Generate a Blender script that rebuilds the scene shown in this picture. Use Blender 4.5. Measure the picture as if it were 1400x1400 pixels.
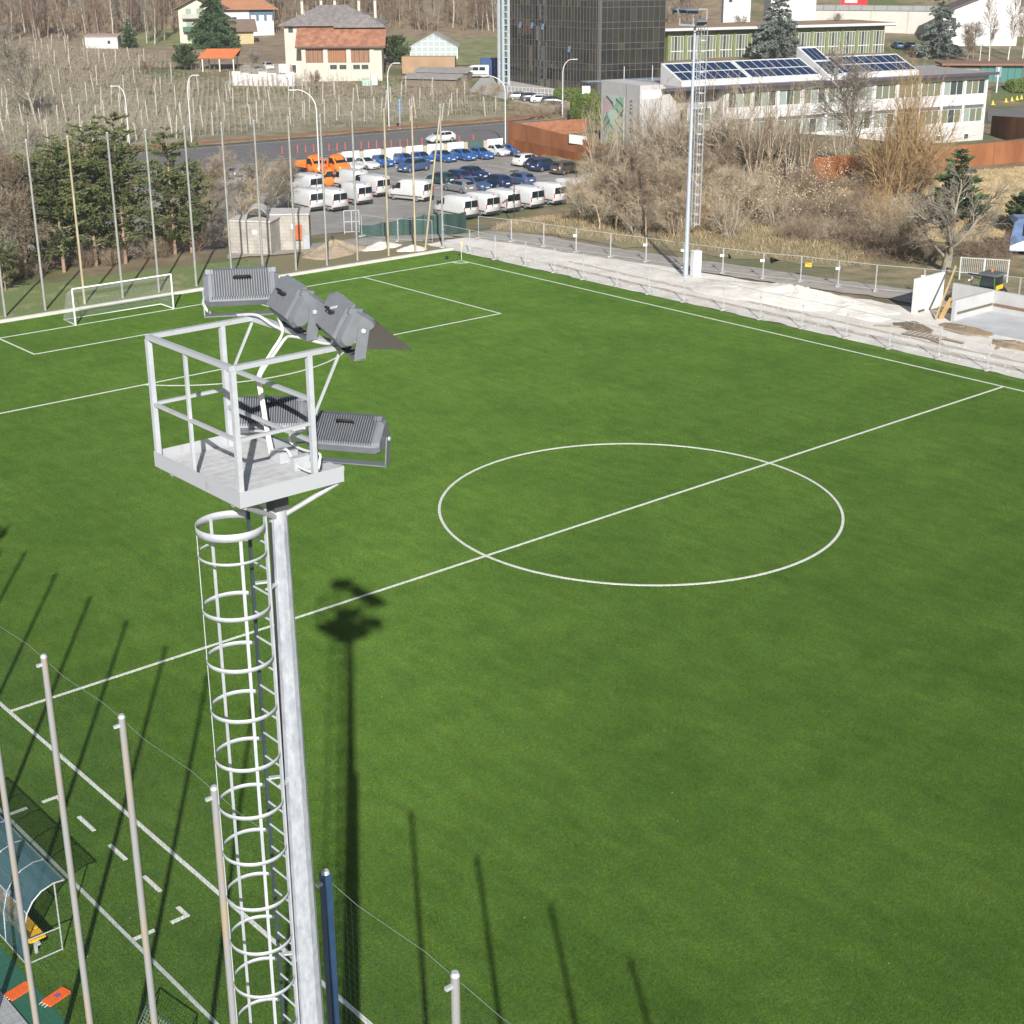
import bpy, math, random
import numpy as np
from mathutils import Matrix, Vector
for o in list(bpy.data.objects): bpy.data.objects.remove(o)
scene = bpy.context.scene
COL = scene.collection
PI = math.pi
R_ = math.radians

# ------------------------------------------------------------------ camera
CAM = np.array([-46.3271, -44.8717, 23.9801]); FPX = 2045.28
YAW, PITCH, ROLL = -0.710902, 0.361020, -0.003460
def cam_axes():
    f = np.array([-math.sin(YAW)*math.cos(PITCH), math.cos(YAW)*math.cos(PITCH), -math.sin(PITCH)])
    r = np.cross(f, [0, 0, 1]); r /= np.linalg.norm(r); u = np.cross(r, f)
    c, s = math.cos(ROLL), math.sin(ROLL)
    return c*r+s*u, -s*r+c*u, f
CX, CY, CF = cam_axes()
cd = bpy.data.cameras.new('camera'); cam = bpy.data.objects.new('camera', cd); COL.objects.link(cam)
cd.sensor_width = 36; cd.lens = 36*FPX/1400; cd.clip_start = 0.1; cd.clip_end = 6000
m = Matrix.Identity(4)
for i in range(3):
    m[i][0], m[i][1], m[i][2], m[i][3] = CX[i], CY[i], -CF[i], CAM[i]
cam.matrix_world = m
scene.camera = cam

# ------------------------------------------------------------------ light
SUN = np.array([-1.103, -1.572, 1.0]); SUN /= np.linalg.norm(SUN)
world = bpy.data.worlds.new('World'); scene.world = world; world.use_nodes = True
nt = world.node_tree; nt.nodes.clear()
wo = nt.nodes.new('ShaderNodeOutputWorld'); bg = nt.nodes.new('ShaderNodeBackground'); sky = nt.nodes.new('ShaderNodeTexSky')
sky.sky_type = 'NISHITA'; sky.sun_disc = False
sky.sun_elevation = math.asin(SUN[2]); sky.sun_rotation = math.atan2(SUN[0], SUN[1])
sky.dust_density = 1.2; sky.air_density = 1.0
bg.inputs['Strength'].default_value = 0.05
nt.links.new(sky.outputs[0], bg.inputs[0]); nt.links.new(bg.outputs[0], wo.inputs[0])
ld = bpy.data.lights.new('sun', 'SUN'); ld.energy = 4.6; ld.angle = R_(0.53); ld.color = (1.0, 0.97, 0.92)
sun = bpy.data.objects.new('sun', ld); COL.objects.link(sun)
sun.rotation_euler = Vector(SUN).to_track_quat('Z', 'Y').to_euler(); sun.location = (0, 0, 200)
scene.view_settings.view_transform = 'Standard'; scene.view_settings.look = 'None'
scene.view_settings.exposure = 0.72; scene.view_settings.gamma = 1.0
scene.view_settings.use_curve_mapping = False

# ------------------------------------------------------------------ pixel to place (photo pixels, 1400 wide)
def ray(px, py): return CX*((px-700)/FPX)+CY*(-(py-700)/FPX)+CF
def G(px, py, z=0.0):
    d = ray(px, py); return CAM+d*((z-CAM[2])/d[2])
def onX(px, py, X):
    d = ray(px, py); return CAM+d*((X-CAM[0])/d[0])
def onY(px, py, Y):
    d = ray(px, py); return CAM+d*((Y-CAM[1])/d[1])
def smooth(x, a, b):
    t = np.clip((np.asarray(x, float)-a)/(b-a), 0, 1); return t*t*(3-2*t)
def terrain(x, y):
    x = np.asarray(x, float); y = np.asarray(y, float)
    n = .6*x+.8*y
    xlim = smooth(x-.1*(y-80), 85.2, 87.4)*(1-smooth(y, 104, 110))
    dip = smooth(n, 63, 79)*smooth(y, 58, 74)*(1-xlim)
    rise = 1.5*smooth(x, 62, 88)*smooth(n, 62, 95)*(1-smooth(y, 100, 108))*(1-dip)
    rise = rise-2.6*smooth(x, 108, 134)*smooth(y, 56, 72)*(1-smooth(y, 98, 106))*(1-dip)
    far = np.interp(n, [187, 240, 300, 340, 420, 600, 1000, 1800], [0, 3, 5.5, 8, 24, 62, 72, 75])
    r = np.hypot(x, y)
    ring = 60*smooth(r, 500, 1100)*(1-smooth(n, 300, 700))
    bumps = .22*np.sin(x*.31+1.3)*np.sin(y*.27)*smooth(n, 60, 70)*(1-smooth(n, 74, 80)) + .5*np.sin(x*.06+2)*np.sin(y*.05)*smooth(n, 190, 260)
    return -2.5*dip+rise+far+ring+bumps-.06
def tz(x, y): return float(terrain(x, y))
def GT(px, py):
    d = ray(px, py); t = 40.0; prev = t
    while t < 1500:
        p = CAM+d*t
        if p[2] < tz(p[0], p[1]): break
        prev = t; t += 1.5
    a, b = prev, t
    for _ in range(18):
        mth = (a+b)/2; p = CAM+d*mth
        if p[2] < tz(p[0], p[1]): b = mth
        else: a = mth
    return CAM+d*b
def top_z(base, py):
    # height z on the vertical line through base at which it is seen on image row py
    lo, hi = base[2]-5, base[2]+60
    for _ in range(40):
        mid = (lo+hi)/2; q = np.array([base[0], base[1], mid])-CAM
        y = 700-FPX*(q@CY)/(q@CF)
        if y > py: lo = mid
        else: hi = mid
    return lo

# ------------------------------------------------------------------ materials
MATS = {}
def nodes_of(mt):
    n = mt.node_tree.nodes; return n, mt.node_tree.links, n['Principled BSDF']
def M(name, col, rough=.6, metal=0., var=.12, scale=2., bump=0., bscale=None, col2=None, stretch=(1, 1, 1), spec=.5, coat=0., obj=False, cut=None):
    if name in MATS: return MATS[name]
    mt = bpy.data.materials.new(name); mt.use_nodes = True
    n, l, b = nodes_of(mt)
    b.inputs['Roughness'].default_value = rough; b.inputs['Metallic'].default_value = metal
    b.inputs['Specular IOR Level'].default_value = spec
    if coat: b.inputs['Coat Weight'].default_value = coat; b.inputs['Coat Roughness'].default_value = .06
    c1 = np.array(col[:3]); c2 = np.array(col2[:3]) if col2 else c1
    a = np.clip(c1*(1-var), 0, 1); z = np.clip(c2*(1+var), 0, 1)
    tc = n.new('ShaderNodeTexCoord'); geo = n.new('ShaderNodeNewGeometry'); mp = n.new('ShaderNodeMapping')
    mp.inputs['Scale'].default_value = stretch
    l.new(tc.outputs['Object'] if obj else geo.outputs['Position'], mp.inputs['Vector'])
    nz = n.new('ShaderNodeTexNoise'); nz.inputs['Scale'].default_value = scale; nz.inputs['Detail'].default_value = 6; nz.inputs['Roughness'].default_value = .62
    l.new(mp.outputs[0], nz.inputs['Vector'])
    rp = n.new('ShaderNodeValToRGB'); e = rp.color_ramp.elements
    e[0].position, e[1].position = cut or (.32, .68)
    e[0].color = (*a, 1); e[1].color = (*z, 1)
    l.new(nz.outputs['Fac'], rp.inputs[0]); l.new(rp.outputs[0], b.inputs['Base Color'])
    if bump:
        nb = n.new('ShaderNodeTexNoise'); nb.inputs['Scale'].default_value = bscale or scale*6; nb.inputs['Detail'].default_value = 4
        l.new(mp.outputs[0], nb.inputs['Vector'])
        bp = n.new('ShaderNodeBump'); bp.inputs['Strength'].default_value = bump; bp.inputs['Distance'].default_value = .05
        l.new(nb.outputs['Fac'], bp.inputs['Height']); l.new(bp.outputs[0], b.inputs['Normal'])
    MATS[name] = mt; return mt
def M_glass(name, col, rough=.06, alpha=1., metal=0., spec=.6):
    if name in MATS: return MATS[name]
    mt = bpy.data.materials.new(name); mt.use_nodes = True; n, l, b = nodes_of(mt)
    b.inputs['Base Color'].default_value = (*col, 1); b.inputs['Metallic'].default_value = metal; b.inputs['Roughness'].default_value = rough
    b.inputs['Specular IOR Level'].default_value = spec; b.inputs['Alpha'].default_value = alpha
    nz = n.new('ShaderNodeTexNoise'); nz.inputs['Scale'].default_value = .8; nz.inputs['Detail'].default_value = 3
    g = n.new('ShaderNodeNewGeometry'); l.new(g.outputs['Position'], nz.inputs['Vector'])
    mx = n.new('ShaderNodeMapRange'); mx.inputs['To Min'].default_value = rough*.6; mx.inputs['To Max'].default_value = rough*1.6
    l.new(nz.outputs['Fac'], mx.inputs['Value']); l.new(mx.outputs[0], b.inputs['Roughness'])
    MATS[name] = mt; return mt

# ------------------------------------------------------------------ mesh helpers
def np_mesh(name, v, f, smooth=False):
    """v (N,3); f (M,k) one face size"""
    me = bpy.data.meshes.new(name); v = np.asarray(v, np.float32); f = np.asarray(f, np.int32)
    me.vertices.add(len(v)); me.vertices.foreach_set('co', v.ravel())
    k = f.shape[1]; me.loops.add(f.size); me.loops.foreach_set('vertex_index', f.ravel())
    me.polygons.add(len(f)); me.polygons.foreach_set('loop_start', np.arange(0, f.size, k, dtype=np.int32))
    if smooth: me.polygons.foreach_set('use_smooth', np.ones(len(f), bool))
    me.update(calc_edges=True); me.validate(); return me
def link(name, me, mat=None, parent=None, loc=None, rz=None):
    o = bpy.data.objects.new(name, me); COL.objects.link(o)
    if mat is not None and me is not None and not me.materials: me.materials.append(mat)
    if parent is not None: o.parent = parent
    if loc is not None: o.location = loc
    if rz is not None: o.rotation_euler = (0, 0, rz)
    return o
class MB:
    def __init__(s): s.v = []; s.f = []
    def add(s, vs, fs):
        b = len(s.v); s.v += [tuple(float(c) for c in p) for p in vs]; s.f += [tuple(b+i for i in q) for q in fs]; return s
    def box(s, x0, x1, y0, y1, z0, z1):
        return s.add([(x0, y0, z0), (x1, y0, z0), (x1, y1, z0), (x0, y1, z0), (x0, y0, z1), (x1, y0, z1), (x1, y1, z1), (x0, y1, z1)],
                     [(0, 3, 2, 1), (4, 5, 6, 7), (0, 1, 5, 4), (1, 2, 6, 5), (2, 3, 7, 6), (3, 0, 4, 7)])
    def cbox(s, c, h, mat3=None):
        # box of half sizes h round c, turned by a 3x3 matrix
        A = np.array(mat3) if mat3 is not None else np.eye(3)
        pts = [np.array(c)+A@(np.array(h)*np.array(q)) for q in ((-1, -1, -1), (1, -1, -1), (1, 1, -1), (-1, 1, -1), (-1, -1, 1), (1, -1, 1), (1, 1, 1), (-1, 1, 1))]
        return s.add(pts, [(0, 3, 2, 1), (4, 5, 6, 7), (0, 1, 5, 4), (1, 2, 6, 5), (2, 3, 7, 6), (3, 0, 4, 7)])
    def bar(s, a, b, w, h=None, up=(0, 0, 1)):
        a, b = np.array(a, float), np.array(b, float); d = b-a; L = np.linalg.norm(d); d /= L
        u = np.array(up, float)
        if abs(d@u) > .98: u = np.array([1., 0, 0])
        r = np.cross(d, u); r /= np.linalg.norm(r); u = np.cross(r, d)
        return s.cbox((a+b)/2, (L/2, w/2, (h or w)/2), np.stack([d, r, u], 1))
    def tube(s, pts, r, n=8, caps=True, ph=0.):
        P = [np.array(p, float) for p in pts]; k = len(P); rs = r if hasattr(r, '__len__') else [r]*k
        up = None; base = len(s.v); rings = []
        for i in range(k):
            d = P[min(i+1, k-1)]-P[max(i-1, 0)]; d = d/(np.linalg.norm(d)+1e-12)
            if up is None:
                up = np.array([0, 0, 1.]) if abs(d[2]) < .9 else np.array([1., 0, 0])
            a = np.cross(d, up); a /= np.linalg.norm(a)+1e-12; up = np.cross(a, d)
            rings.append([P[i]+rs[i]*(math.cos(ph+2*PI*j/n)*a+math.sin(ph+2*PI*j/n)*up) for j in range(n)])
        vs = [p for q in rings for p in q]
        fs = [(i*n+j, i*n+(j+1) % n, (i+1)*n+(j+1) % n, (i+1)*n+j) for i in range(k-1) for j in range(n)]
        s.add(vs, fs)
        if caps:
            s.add(rings[0], [tuple(range(n))]); s.add(rings[-1], [tuple(reversed(range(n)))])
        return s
    def extrude(s, poly, a, b, axis=1):
        """poly: list of 2d points in the plane across axis, extruded from a to b"""
        def mk(p, t):
            if axis == 0: return (t, p[0], p[1])
            if axis == 1: return (p[0], t, p[1])
            return (p[0], p[1], t)
        n = len(poly); vs = [mk(p, a) for p in poly]+[mk(p, b) for p in poly]
        fs = [tuple(range(n)), tuple(reversed(range(n, 2*n)))]+[(i, i+n, (i+1) % n+n, (i+1) % n) for i in range(n)]
        return s.add(vs, fs)
    def poly(s, pts): return s.add(pts, [tuple(range(len(pts)))])
    def slab(s, pts, t):
        """a polygon given by its outline, with thickness t along its normal (backwards)"""
        P = [np.array(p, float) for p in pts]; nn = np.cross(P[1]-P[0], P[2]-P[0]); nn /= np.linalg.norm(nn)
        n = len(P); vs = P+[p-nn*t for p in P]
        return s.add(vs, [tuple(range(n)), tuple(reversed(range(n, 2*n)))]+[(i, i+n, (i+1) % n+n, (i+1) % n) for i in range(n)])
    def ring(s, c, r0, r1, z0, z1, a0=0, a1=2*PI, n=48):
        full = abs(a1-a0-2*PI) < 1e-6; k = n if full else n+1; vs = []
        for i in range(k):
            a = a0+(a1-a0)*i/n
            for rr, zz in ((r0, z0), (r1, z0), (r1, z1), (r0, z1)): vs.append((c[0]+rr*math.cos(a), c[1]+rr*math.sin(a), zz))
        fs = []
        for i in range(n):
            j = (i+1) % k
            for q in range(4): fs.append((i*4+q, j*4+q, j*4+(q+1) % 4, i*4+(q+1) % 4))
        return s.add(vs, fs)
    def mesh(s, name, mat=None, smooth=False):
        me = bpy.data.meshes.new(name); me.from_pydata(s.v, [], s.f)
        if smooth: me.polygons.foreach_set('use_smooth', np.ones(len(me.polygons), bool))
        me.update()
        if mat is not None: me.materials.append(mat)
        return me
    def build(s, name, mat, parent=None, smooth=False, loc=None, rz=None):
        return link(name, s.mesh(name, mat, smooth), None, parent, loc, rz)
def tag(o, label, cat=None, group=None, kind=None):
    o['label'] = label
    if cat: o['category'] = cat
    if group: o['group'] = group
    if kind: o['kind'] = kind
    return o
def thing(name, label, cat, loc=(0, 0, 0), rz=0, group=None):
    o = bpy.data.objects.new(name, None); COL.objects.link(o); o.empty_display_size = .2
    o.location = tuple(float(c) for c in loc); o.rotation_euler = (0, 0, rz)
    return tag(o, label, cat, group)
KIDS = {}
def copy_tree(src, loc=None, rz=None, label=None, group=None, parent=None, scale=None):
    c = src.copy(); COL.objects.link(c)
    if parent is not None: c.parent = parent
    for ch in src.children: copy_tree(ch, parent=c)
    if loc is not None: c.location = tuple(float(q) for q in loc)
    if rz is not None: c.rotation_euler = (0, 0, rz)
    if label: c['label'] = label
    if group: c['group'] = group
    if scale is not None: c.scale = (scale,)*3 if not hasattr(scale, '__len__') else scale
    return c
def recolour(o, name, mat):
    for ch in ([o]+list(o.children)):
        if ch.type == 'MESH' and ch.name.split('.')[0] == name:
            ch.material_slots[0].link = 'OBJECT'; ch.material_slots[0].material = mat
def struct(name, label, me, mat=None):
    o = link(name, me, mat); o['kind'] = 'structure'; o['label'] = label; return o
def Rz(a): return np.array([[math.cos(a), -math.sin(a), 0], [math.sin(a), math.cos(a), 0], [0, 0, 1]])
def Rx(a): return np.array([[1, 0, 0], [0, math.cos(a), -math.sin(a)], [0, math.sin(a), math.cos(a)]])
def Ry(a): return np.array([[math.cos(a), 0, math.sin(a)], [0, 1, 0], [-math.sin(a), 0, math.cos(a)]])
def seg_arrays(P0, P1, R0, R1, n=3):
    P0, P1, R0, R1 = (np.asarray(q, float) for q in (P0, P1, R0, R1)); N = len(P0)
    d = P1-P0; d /= np.linalg.norm(d, axis=1, keepdims=True)+1e-9
    up = np.where(np.abs(d[:, 2:3]) > .9, np.array([[1., 0, 0]]), np.array([[0, 0, 1.]]))
    a = np.cross(d, up); a /= np.linalg.norm(a, axis=1, keepdims=True)+1e-9; b = np.cross(d, a)
    an = 2*PI*np.arange(n)/n
    off = np.cos(an)[None, :, None]*a[:, None]+np.sin(an)[None, :, None]*b[:, None]
    v = np.concatenate([P0[:, None]+off*R0[:, None, None], P1[:, None]+off*R1[:, None, None]], 1).reshape(-1, 3)
    j = np.arange(n); q = np.stack([j, (j+1) % n, (j+1) % n+n, j+n], 1)
    f = (np.arange(N)[:, None, None]*2*n+q[None]).reshape(-1, 4)
    return v, f
def seg_mesh(name, segs, mat, n=3, smooth=True):
    S = np.array([(*a, *b, r, s) for a, b, r, s in segs])
    v, f = seg_arrays(S[:, :3], S[:, 3:6], S[:, 6], S[:, 7], n)
    me = np_mesh(name, v, f, smooth); me.materials.append(mat); return me

# common materials
WHITE = M('white_paint', (.78, .78, .76), .5, var=.04, scale=1.2)
GALV = M('galvanised_steel', (.50, .53, .56), .5, .35, var=.14, scale=9, col2=(.58, .60, .62), bump=.05)
DARKGREY = M('dark_plastic', (.03, .03, .033), .5, var=.2)
BLACK = M('black_rubber', (.012, .012, .013), .75, var=.2)
CONC = M('concrete', (.50, .48, .45), .9, var=.12, scale=1.4, bump=.15, bscale=9)
# ------------------------------------------------------------------ ground
def ground_mesh():
    def axis(lo, hi, step, c0, c1):
        a = list(np.arange(c0, c1+.1, step)); s = step
        x = c1
        while x < hi: s *= 1.22; x += s; a.append(x)
        s = step; x = c0
        while x > lo: s *= 1.22; x -= s; a.insert(0, x)
        return np.array(a)
    xs = axis(-1150, 1150, 2.5, -70, 260); ys = axis(-1150, 1150, 2.5, -70, 360)
    X, Y = np.meshgrid(xs, ys); Z = terrain(X, Y)
    v = np.stack([X.ravel(), Y.ravel(), Z.ravel()], 1); nx = len(xs)
    i = np.arange(len(xs)-1)[None, :]+nx*np.arange(len(ys)-1)[:, None]; i = i.ravel()
    return np_mesh('ground', v, np.stack([i, i+1, i+nx+1, i+nx], 1), True)
def M_ground():
    mt = M('ground_soil_grass', (.17, .125, .075), .95, var=.2, scale=.35, col2=(.23, .18, .105), bump=.5, bscale=6)
    n, l, b = nodes_of(mt)
    base = b.inputs['Base Color'].links[0].from_socket
    g = n.new('ShaderNodeNewGeometry')
    nz = n.new('ShaderNodeTexNoise'); nz.inputs['Scale'].default_value = .07; nz.inputs['Detail'].default_value = 7; l.new(g.outputs['Position'], nz.inputs['Vector'])
    rp = n.new('ShaderNodeValToRGB'); rp.color_ramp.elements[0].position = .46; rp.color_ramp.elements[1].position = .6
    mx = n.new('ShaderNodeMix'); mx.data_type = 'RGBA'; l.new(nz.outputs['Fac'], rp.inputs[0]); l.new(rp.outputs[0], mx.inputs['Factor'])
    l.new(base, mx.inputs[6]); mx.inputs[7].default_value = (.10, .12, .035, 1)
    l.new(mx.outputs[2], b.inputs['Base Color']); return mt
struct('ground', 'brown and green soil reaching out to the wooded hills', ground_mesh(), M_ground())

def drape(name, p00, p10, p11, p01, nx, ny, dz=.03, jitter=0., seed=0):
    rnd = np.random.RandomState(seed)
    s, t = np.meshgrid(np.linspace(0, 1, nx+1), np.linspace(0, 1, ny+1))
    a, b, c, d = (np.array(q[:2], float) for q in (p00, p10, p11, p01))
    P = (1-s)[..., None]*(1-t)[..., None]*a+s[..., None]*(1-t)[..., None]*b+(s*t)[..., None]*c+((1-s)*t)[..., None]*d
    if jitter:
        edge = (s == 0) | (s == 1) | (t == 0) | (t == 1)
        P = P+rnd.normal(0, jitter, P.shape)*edge[..., None]
    z = terrain(P[..., 0], P[..., 1])+dz
    v = np.concatenate([P, z[..., None]], -1).reshape(-1, 3)
    i = (np.arange(nx)[None, :]+(nx+1)*np.arange(ny)[:, None]).ravel()
    return np_mesh(name, v, np.stack([i, i+1, i+nx+2, i+nx+1], 1), True)

# ------------------------------------------------------------------ the pitch
def M_turf():
    mt = bpy.data.materials.new('artificial_turf'); mt.use_nodes = True; n, l, b = nodes_of(mt)
    b.inputs['Roughness'].default_value = .75; b.inputs['Specular IOR Level'].default_value = .12
    b.inputs['Sheen Weight'].default_value = .03; b.inputs['Sheen Roughness'].default_value = .5; b.inputs['Sheen Tint'].default_value = (.55, .72, .30, 1)
    g = n.new('ShaderNodeNewGeometry')
    def noise(scale, det=5, st=(1, 1, 1), rough=.6):
        mp = n.new('ShaderNodeMapping'); mp.inputs['Scale'].default_value = st; l.new(g.outputs['Position'], mp.inputs['Vector'])
        z = n.new('ShaderNodeTexNoise'); z.inputs['Scale'].default_value = scale; z.inputs['Detail'].default_value = det; z.inputs['Roughness'].default_value = rough
        l.new(mp.outputs[0], z.inputs['Vector']); return z.outputs['Fac']
    def ramp(fac, p0, c0, p1, c1):
        r = n.new('ShaderNodeValToRGB'); r.color_ramp.elements[0].position = p0; r.color_ramp.elements[1].position = p1
        r.color_ramp.elements[0].color = (*c0, 1); r.color_ramp.elements[1].color = (*c1, 1); l.new(fac, r.inputs[0]); return r.outputs[0]
    def mul(a, c, f=1.0):
        x = n.new('ShaderNodeMix'); x.data_type = 'RGBA'; x.blend_type = 'MULTIPLY'; x.inputs['Factor'].default_value = f
        l.new(a, x.inputs[6]); l.new(c, x.inputs[7]); return x.outputs[2]
    c = ramp(noise(.13, 7, (1.5, .8, 1), .68), .28, TURF0, .72, TURF1)                              # broad worn patches
    c = mul(c, ramp(noise(1.1, 5, (1.6, .6, 1)), .3, (.80, .83, .80), .7, (1.14, 1.11, 1.12)))   # brushed streaks
    c = mul(c, ramp(noise(.35, 3, (.25, 2.2, 1)), .3, (.90, .92, .90), .7, (1.07, 1.06, 1.06)))   # brushed bands
    c = mul(c, ramp(noise(7, 6, (1, 1, 1), .75), .3, (.74, .76, .72), .7, (1.2, 1.17, 1.16)))
    c = mul(c, ramp(noise(2.2, 4), .3, (1.06, 1.0, .80), .7, (.92, 1.0, 1.22)))   # yellow and blue green patches
    c = mul(c, ramp(noise(15, 5, (1, 1, 1), .8), .30, (.50, .54, .50), .70, (1.50, 1.44, 1.42)))   # tufts
    fl = ramp(noise(60, 2), .70, (0, 0, 0), .80, (1, 1, 1))
    x = n.new('ShaderNodeMix'); x.data_type = 'RGBA'; l.new(fl, x.inputs['Factor']); l.new(c, x.inputs[6]); x.inputs[7].default_value = (.33, .36, .15, 1)
    l.new(x.outputs[2], b.inputs['Base Color'])
    bp = n.new('ShaderNodeBump'); bp.inputs['Strength'].default_value = 1.0; bp.inputs['Distance'].default_value = .05
    l.new(noise(18, 5), bp.inputs['Height']); l.new(bp.outputs[0], b.inputs['Normal']); return mt
TURF0, TURF1 = (.072, .148, .023), (.118, .214, .038)
TURF = M_turf()
pitch = struct('football_pitch', 'green artificial turf football pitch with white lines', MB().box(-35.5, 32.35, -75, 54.0, -.3, 0.0).mesh('football_pitch'), TURF)
LINE = M('pitch_line_white', (.56, .585, .53), .8, var=.16, scale=14, col2=(.66, .68, .63), bump=.3, bscale=40)
LINE2 = M('pitch_line_worn', (.42, .46, .42), .85, var=.2, scale=6)
def line(name, *boxes, mat=None):
    mb = MB()
    for (x0, x1, y0, y1) in boxes: mb.box(min(x0, x1), max(x0, x1), min(y0, y1), max(y0, y1), .001, .030)
    return mb.build(name, mat or LINE, pitch)
w = .06
line('touchline', (-30-w, -30+w, -50, 50)); line('touchline', (30-w, 30+w, -50, 50))
line('halfway_line', (-30+w, 30-w, -w, w)); line('goal_line', (-30+w, 30-w, 50-w, 50+w))
line('penalty_box_line', (-20.16-w, 20.16+w, 33.5-w, 33.5+w), (20.16-w, 20.16+w, 33.5+w, 50-w), (-20.16-w, -20.16+w, 33.5+w, 50-w))
line('goal_area_line', (-9.16-w, 9.16+w, 44.5-w, 44.5+w), (9.16-w, 9.16+w, 44.5+w, 50-w), (-9.16-w, -9.16+w, 44.5+w, 50-w))
MB().ring((0, 0), 9.15-w, 9.15+w, .001, .033, n=160).build('centre_circle', LINE, pitch)
al = math.acos(5.5/9.15)
MB().ring((0, 39), 9.15-w, 9.15+w, .001, .033, -PI/2-al, -PI/2+al, 48).build('penalty_arc', LINE, pitch)
MB().ring((30, 50), 1-w, 1+w, .001, .033, PI, 1.5*PI, 12).build('corner_arc', LINE, pitch)
line('side_strip', (-32.80, -32.70, -40, 20), mat=LINE2)
for ys in ((-7.6, -8.6), (-9.58, -10.56), (-11.62, -12.56)): line('technical_area_dash', (-31.21, -31.09, *ys))
line('technical_area_corner', (-31.62, -31.09, -6.2, -6.08), (-31.21, -31.09, -6.62, -6.2))
line('technical_area_corner', (-31.62, -31.09, -14.06, -13.94), (-31.21, -31.09, -13.94, -13.5))
line('technical_area_dash', (-32.7, -32.1, -6.2, -6.08)); line('technical_area_dash', (-32.7, -32.1, -14.06, -13.94))

def turf_pile():
    rs = np.random.RandomState(1); n = 4200; P = rs.rand(n, 2)-.5; a = rs.rand(n)*2*PI; H = .018+.013*rs.rand(n); wd = .0045
    sd = np.stack([np.cos(a), np.sin(a), 0*a], 1)*wd; b0 = np.concatenate([P, np.zeros((n, 1))], 1)
    tip = b0+np.concatenate([rs.normal(0, .35, (n, 2))*H[:, None], H[:, None]], 1)
    patch = np_mesh('turf_tuft', np.stack([b0-sd, b0+sd, tip+sd*.5, tip-sd*.5], 1).reshape(-1, 3), np.arange(4*n).reshape(-1, 4)); patch.materials.append(TURF)
    po = link('turf_tuft', patch, None, None, (-34.9, -47.5, .0)); tag(po, 'patch of short artificial turf pile', kind='stuff')
    xs, ys = np.meshgrid(np.arange(-34.9, 32, 1.0), np.arange(-46.5, 53.8, 1.0)); pts = np.stack([xs.ravel(), ys.ravel(), 0*xs.ravel()], 1)
    me = bpy.data.meshes.new('turf_pile'); me.vertices.add(len(pts)); me.vertices.foreach_set('co', pts.astype(np.float32).ravel()); me.update(); me.materials.append(TURF)
    o = tag(link('turf_pile', me), 'short green artificial grass pile covering the pitch', kind='stuff')
    ng = bpy.data.node_groups.new('turf_pile', 'GeometryNodeTree'); ng.interface.new_socket('Geometry', in_out='INPUT', socket_type='NodeSocketGeometry'); ng.interface.new_socket('Geometry', in_out='OUTPUT', socket_type='NodeSocketGeometry')
    N = ng.nodes; gi = N.new('NodeGroupInput'); go = N.new('NodeGroupOutput'); ip = N.new('GeometryNodeInstanceOnPoints'); oi = N.new('GeometryNodeObjectInfo')
    oi.inputs['Object'].default_value = po; oi.inputs['As Instance'].default_value = True
    rv_ = N.new('FunctionNodeRandomValue'); rv_.data_type = 'INT'; rv_.inputs[4].default_value = 0; rv_.inputs[5].default_value = 3
    mu = N.new('ShaderNodeMath'); mu.operation = 'MULTIPLY'; mu.inputs[1].default_value = PI/2; cx = N.new('ShaderNodeCombineXYZ')
    L = ng.links; L.new(rv_.outputs[2], mu.inputs[0]); L.new(mu.outputs[0], cx.inputs[2]); L.new(gi.outputs[0], ip.inputs['Points']); L.new(oi.outputs['Geometry'], ip.inputs['Instance']); L.new(cx.outputs[0], ip.inputs['Rotation']); L.new(ip.outputs[0], go.inputs[0])
    md = o.modifiers.new('pile', 'NODES'); md.node_group = ng
turf_pile()
lt = MB(); lr = random.Random(3)
for i in range(1100):
    x, y, s = lr.uniform(-34, 31.5), lr.uniform(-40, 53), lr.uniform(.008, .022); a = lr.uniform(0, 6.28); c_, s_ = math.cos(a)*s, math.sin(a)*s
    lt.poly([(x-c_, y-s_, .032), (x+s_*.6, y-c_*.6, .04), (x+c_, y+s_, .034), (x-s_*.6, y+c_*.6, .029)])
tag(lt.build('pitch_litter', M('litter_pale', (.50, .48, .36), .9, var=.3, scale=3)), 'tiny pale leaf scraps scattered over the turf', kind='stuff')
# kerb wall behind the goal
KERB = M('white_kerb', (.56, .54, .50), .85, var=.1, scale=1.5, bump=.1)
kw = thing('kerb_wall', 'low white concrete kerb wall running behind the far goal', 'wall', (0, 54.0, 0))
xx = -60.
while xx < 32.2:
    x1 = min(xx+3.0, 32.4); MB().box(xx, x1-.012, .0, .26, -.3, .22).build('kerb_block', KERB, kw); xx += 3.0

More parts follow.
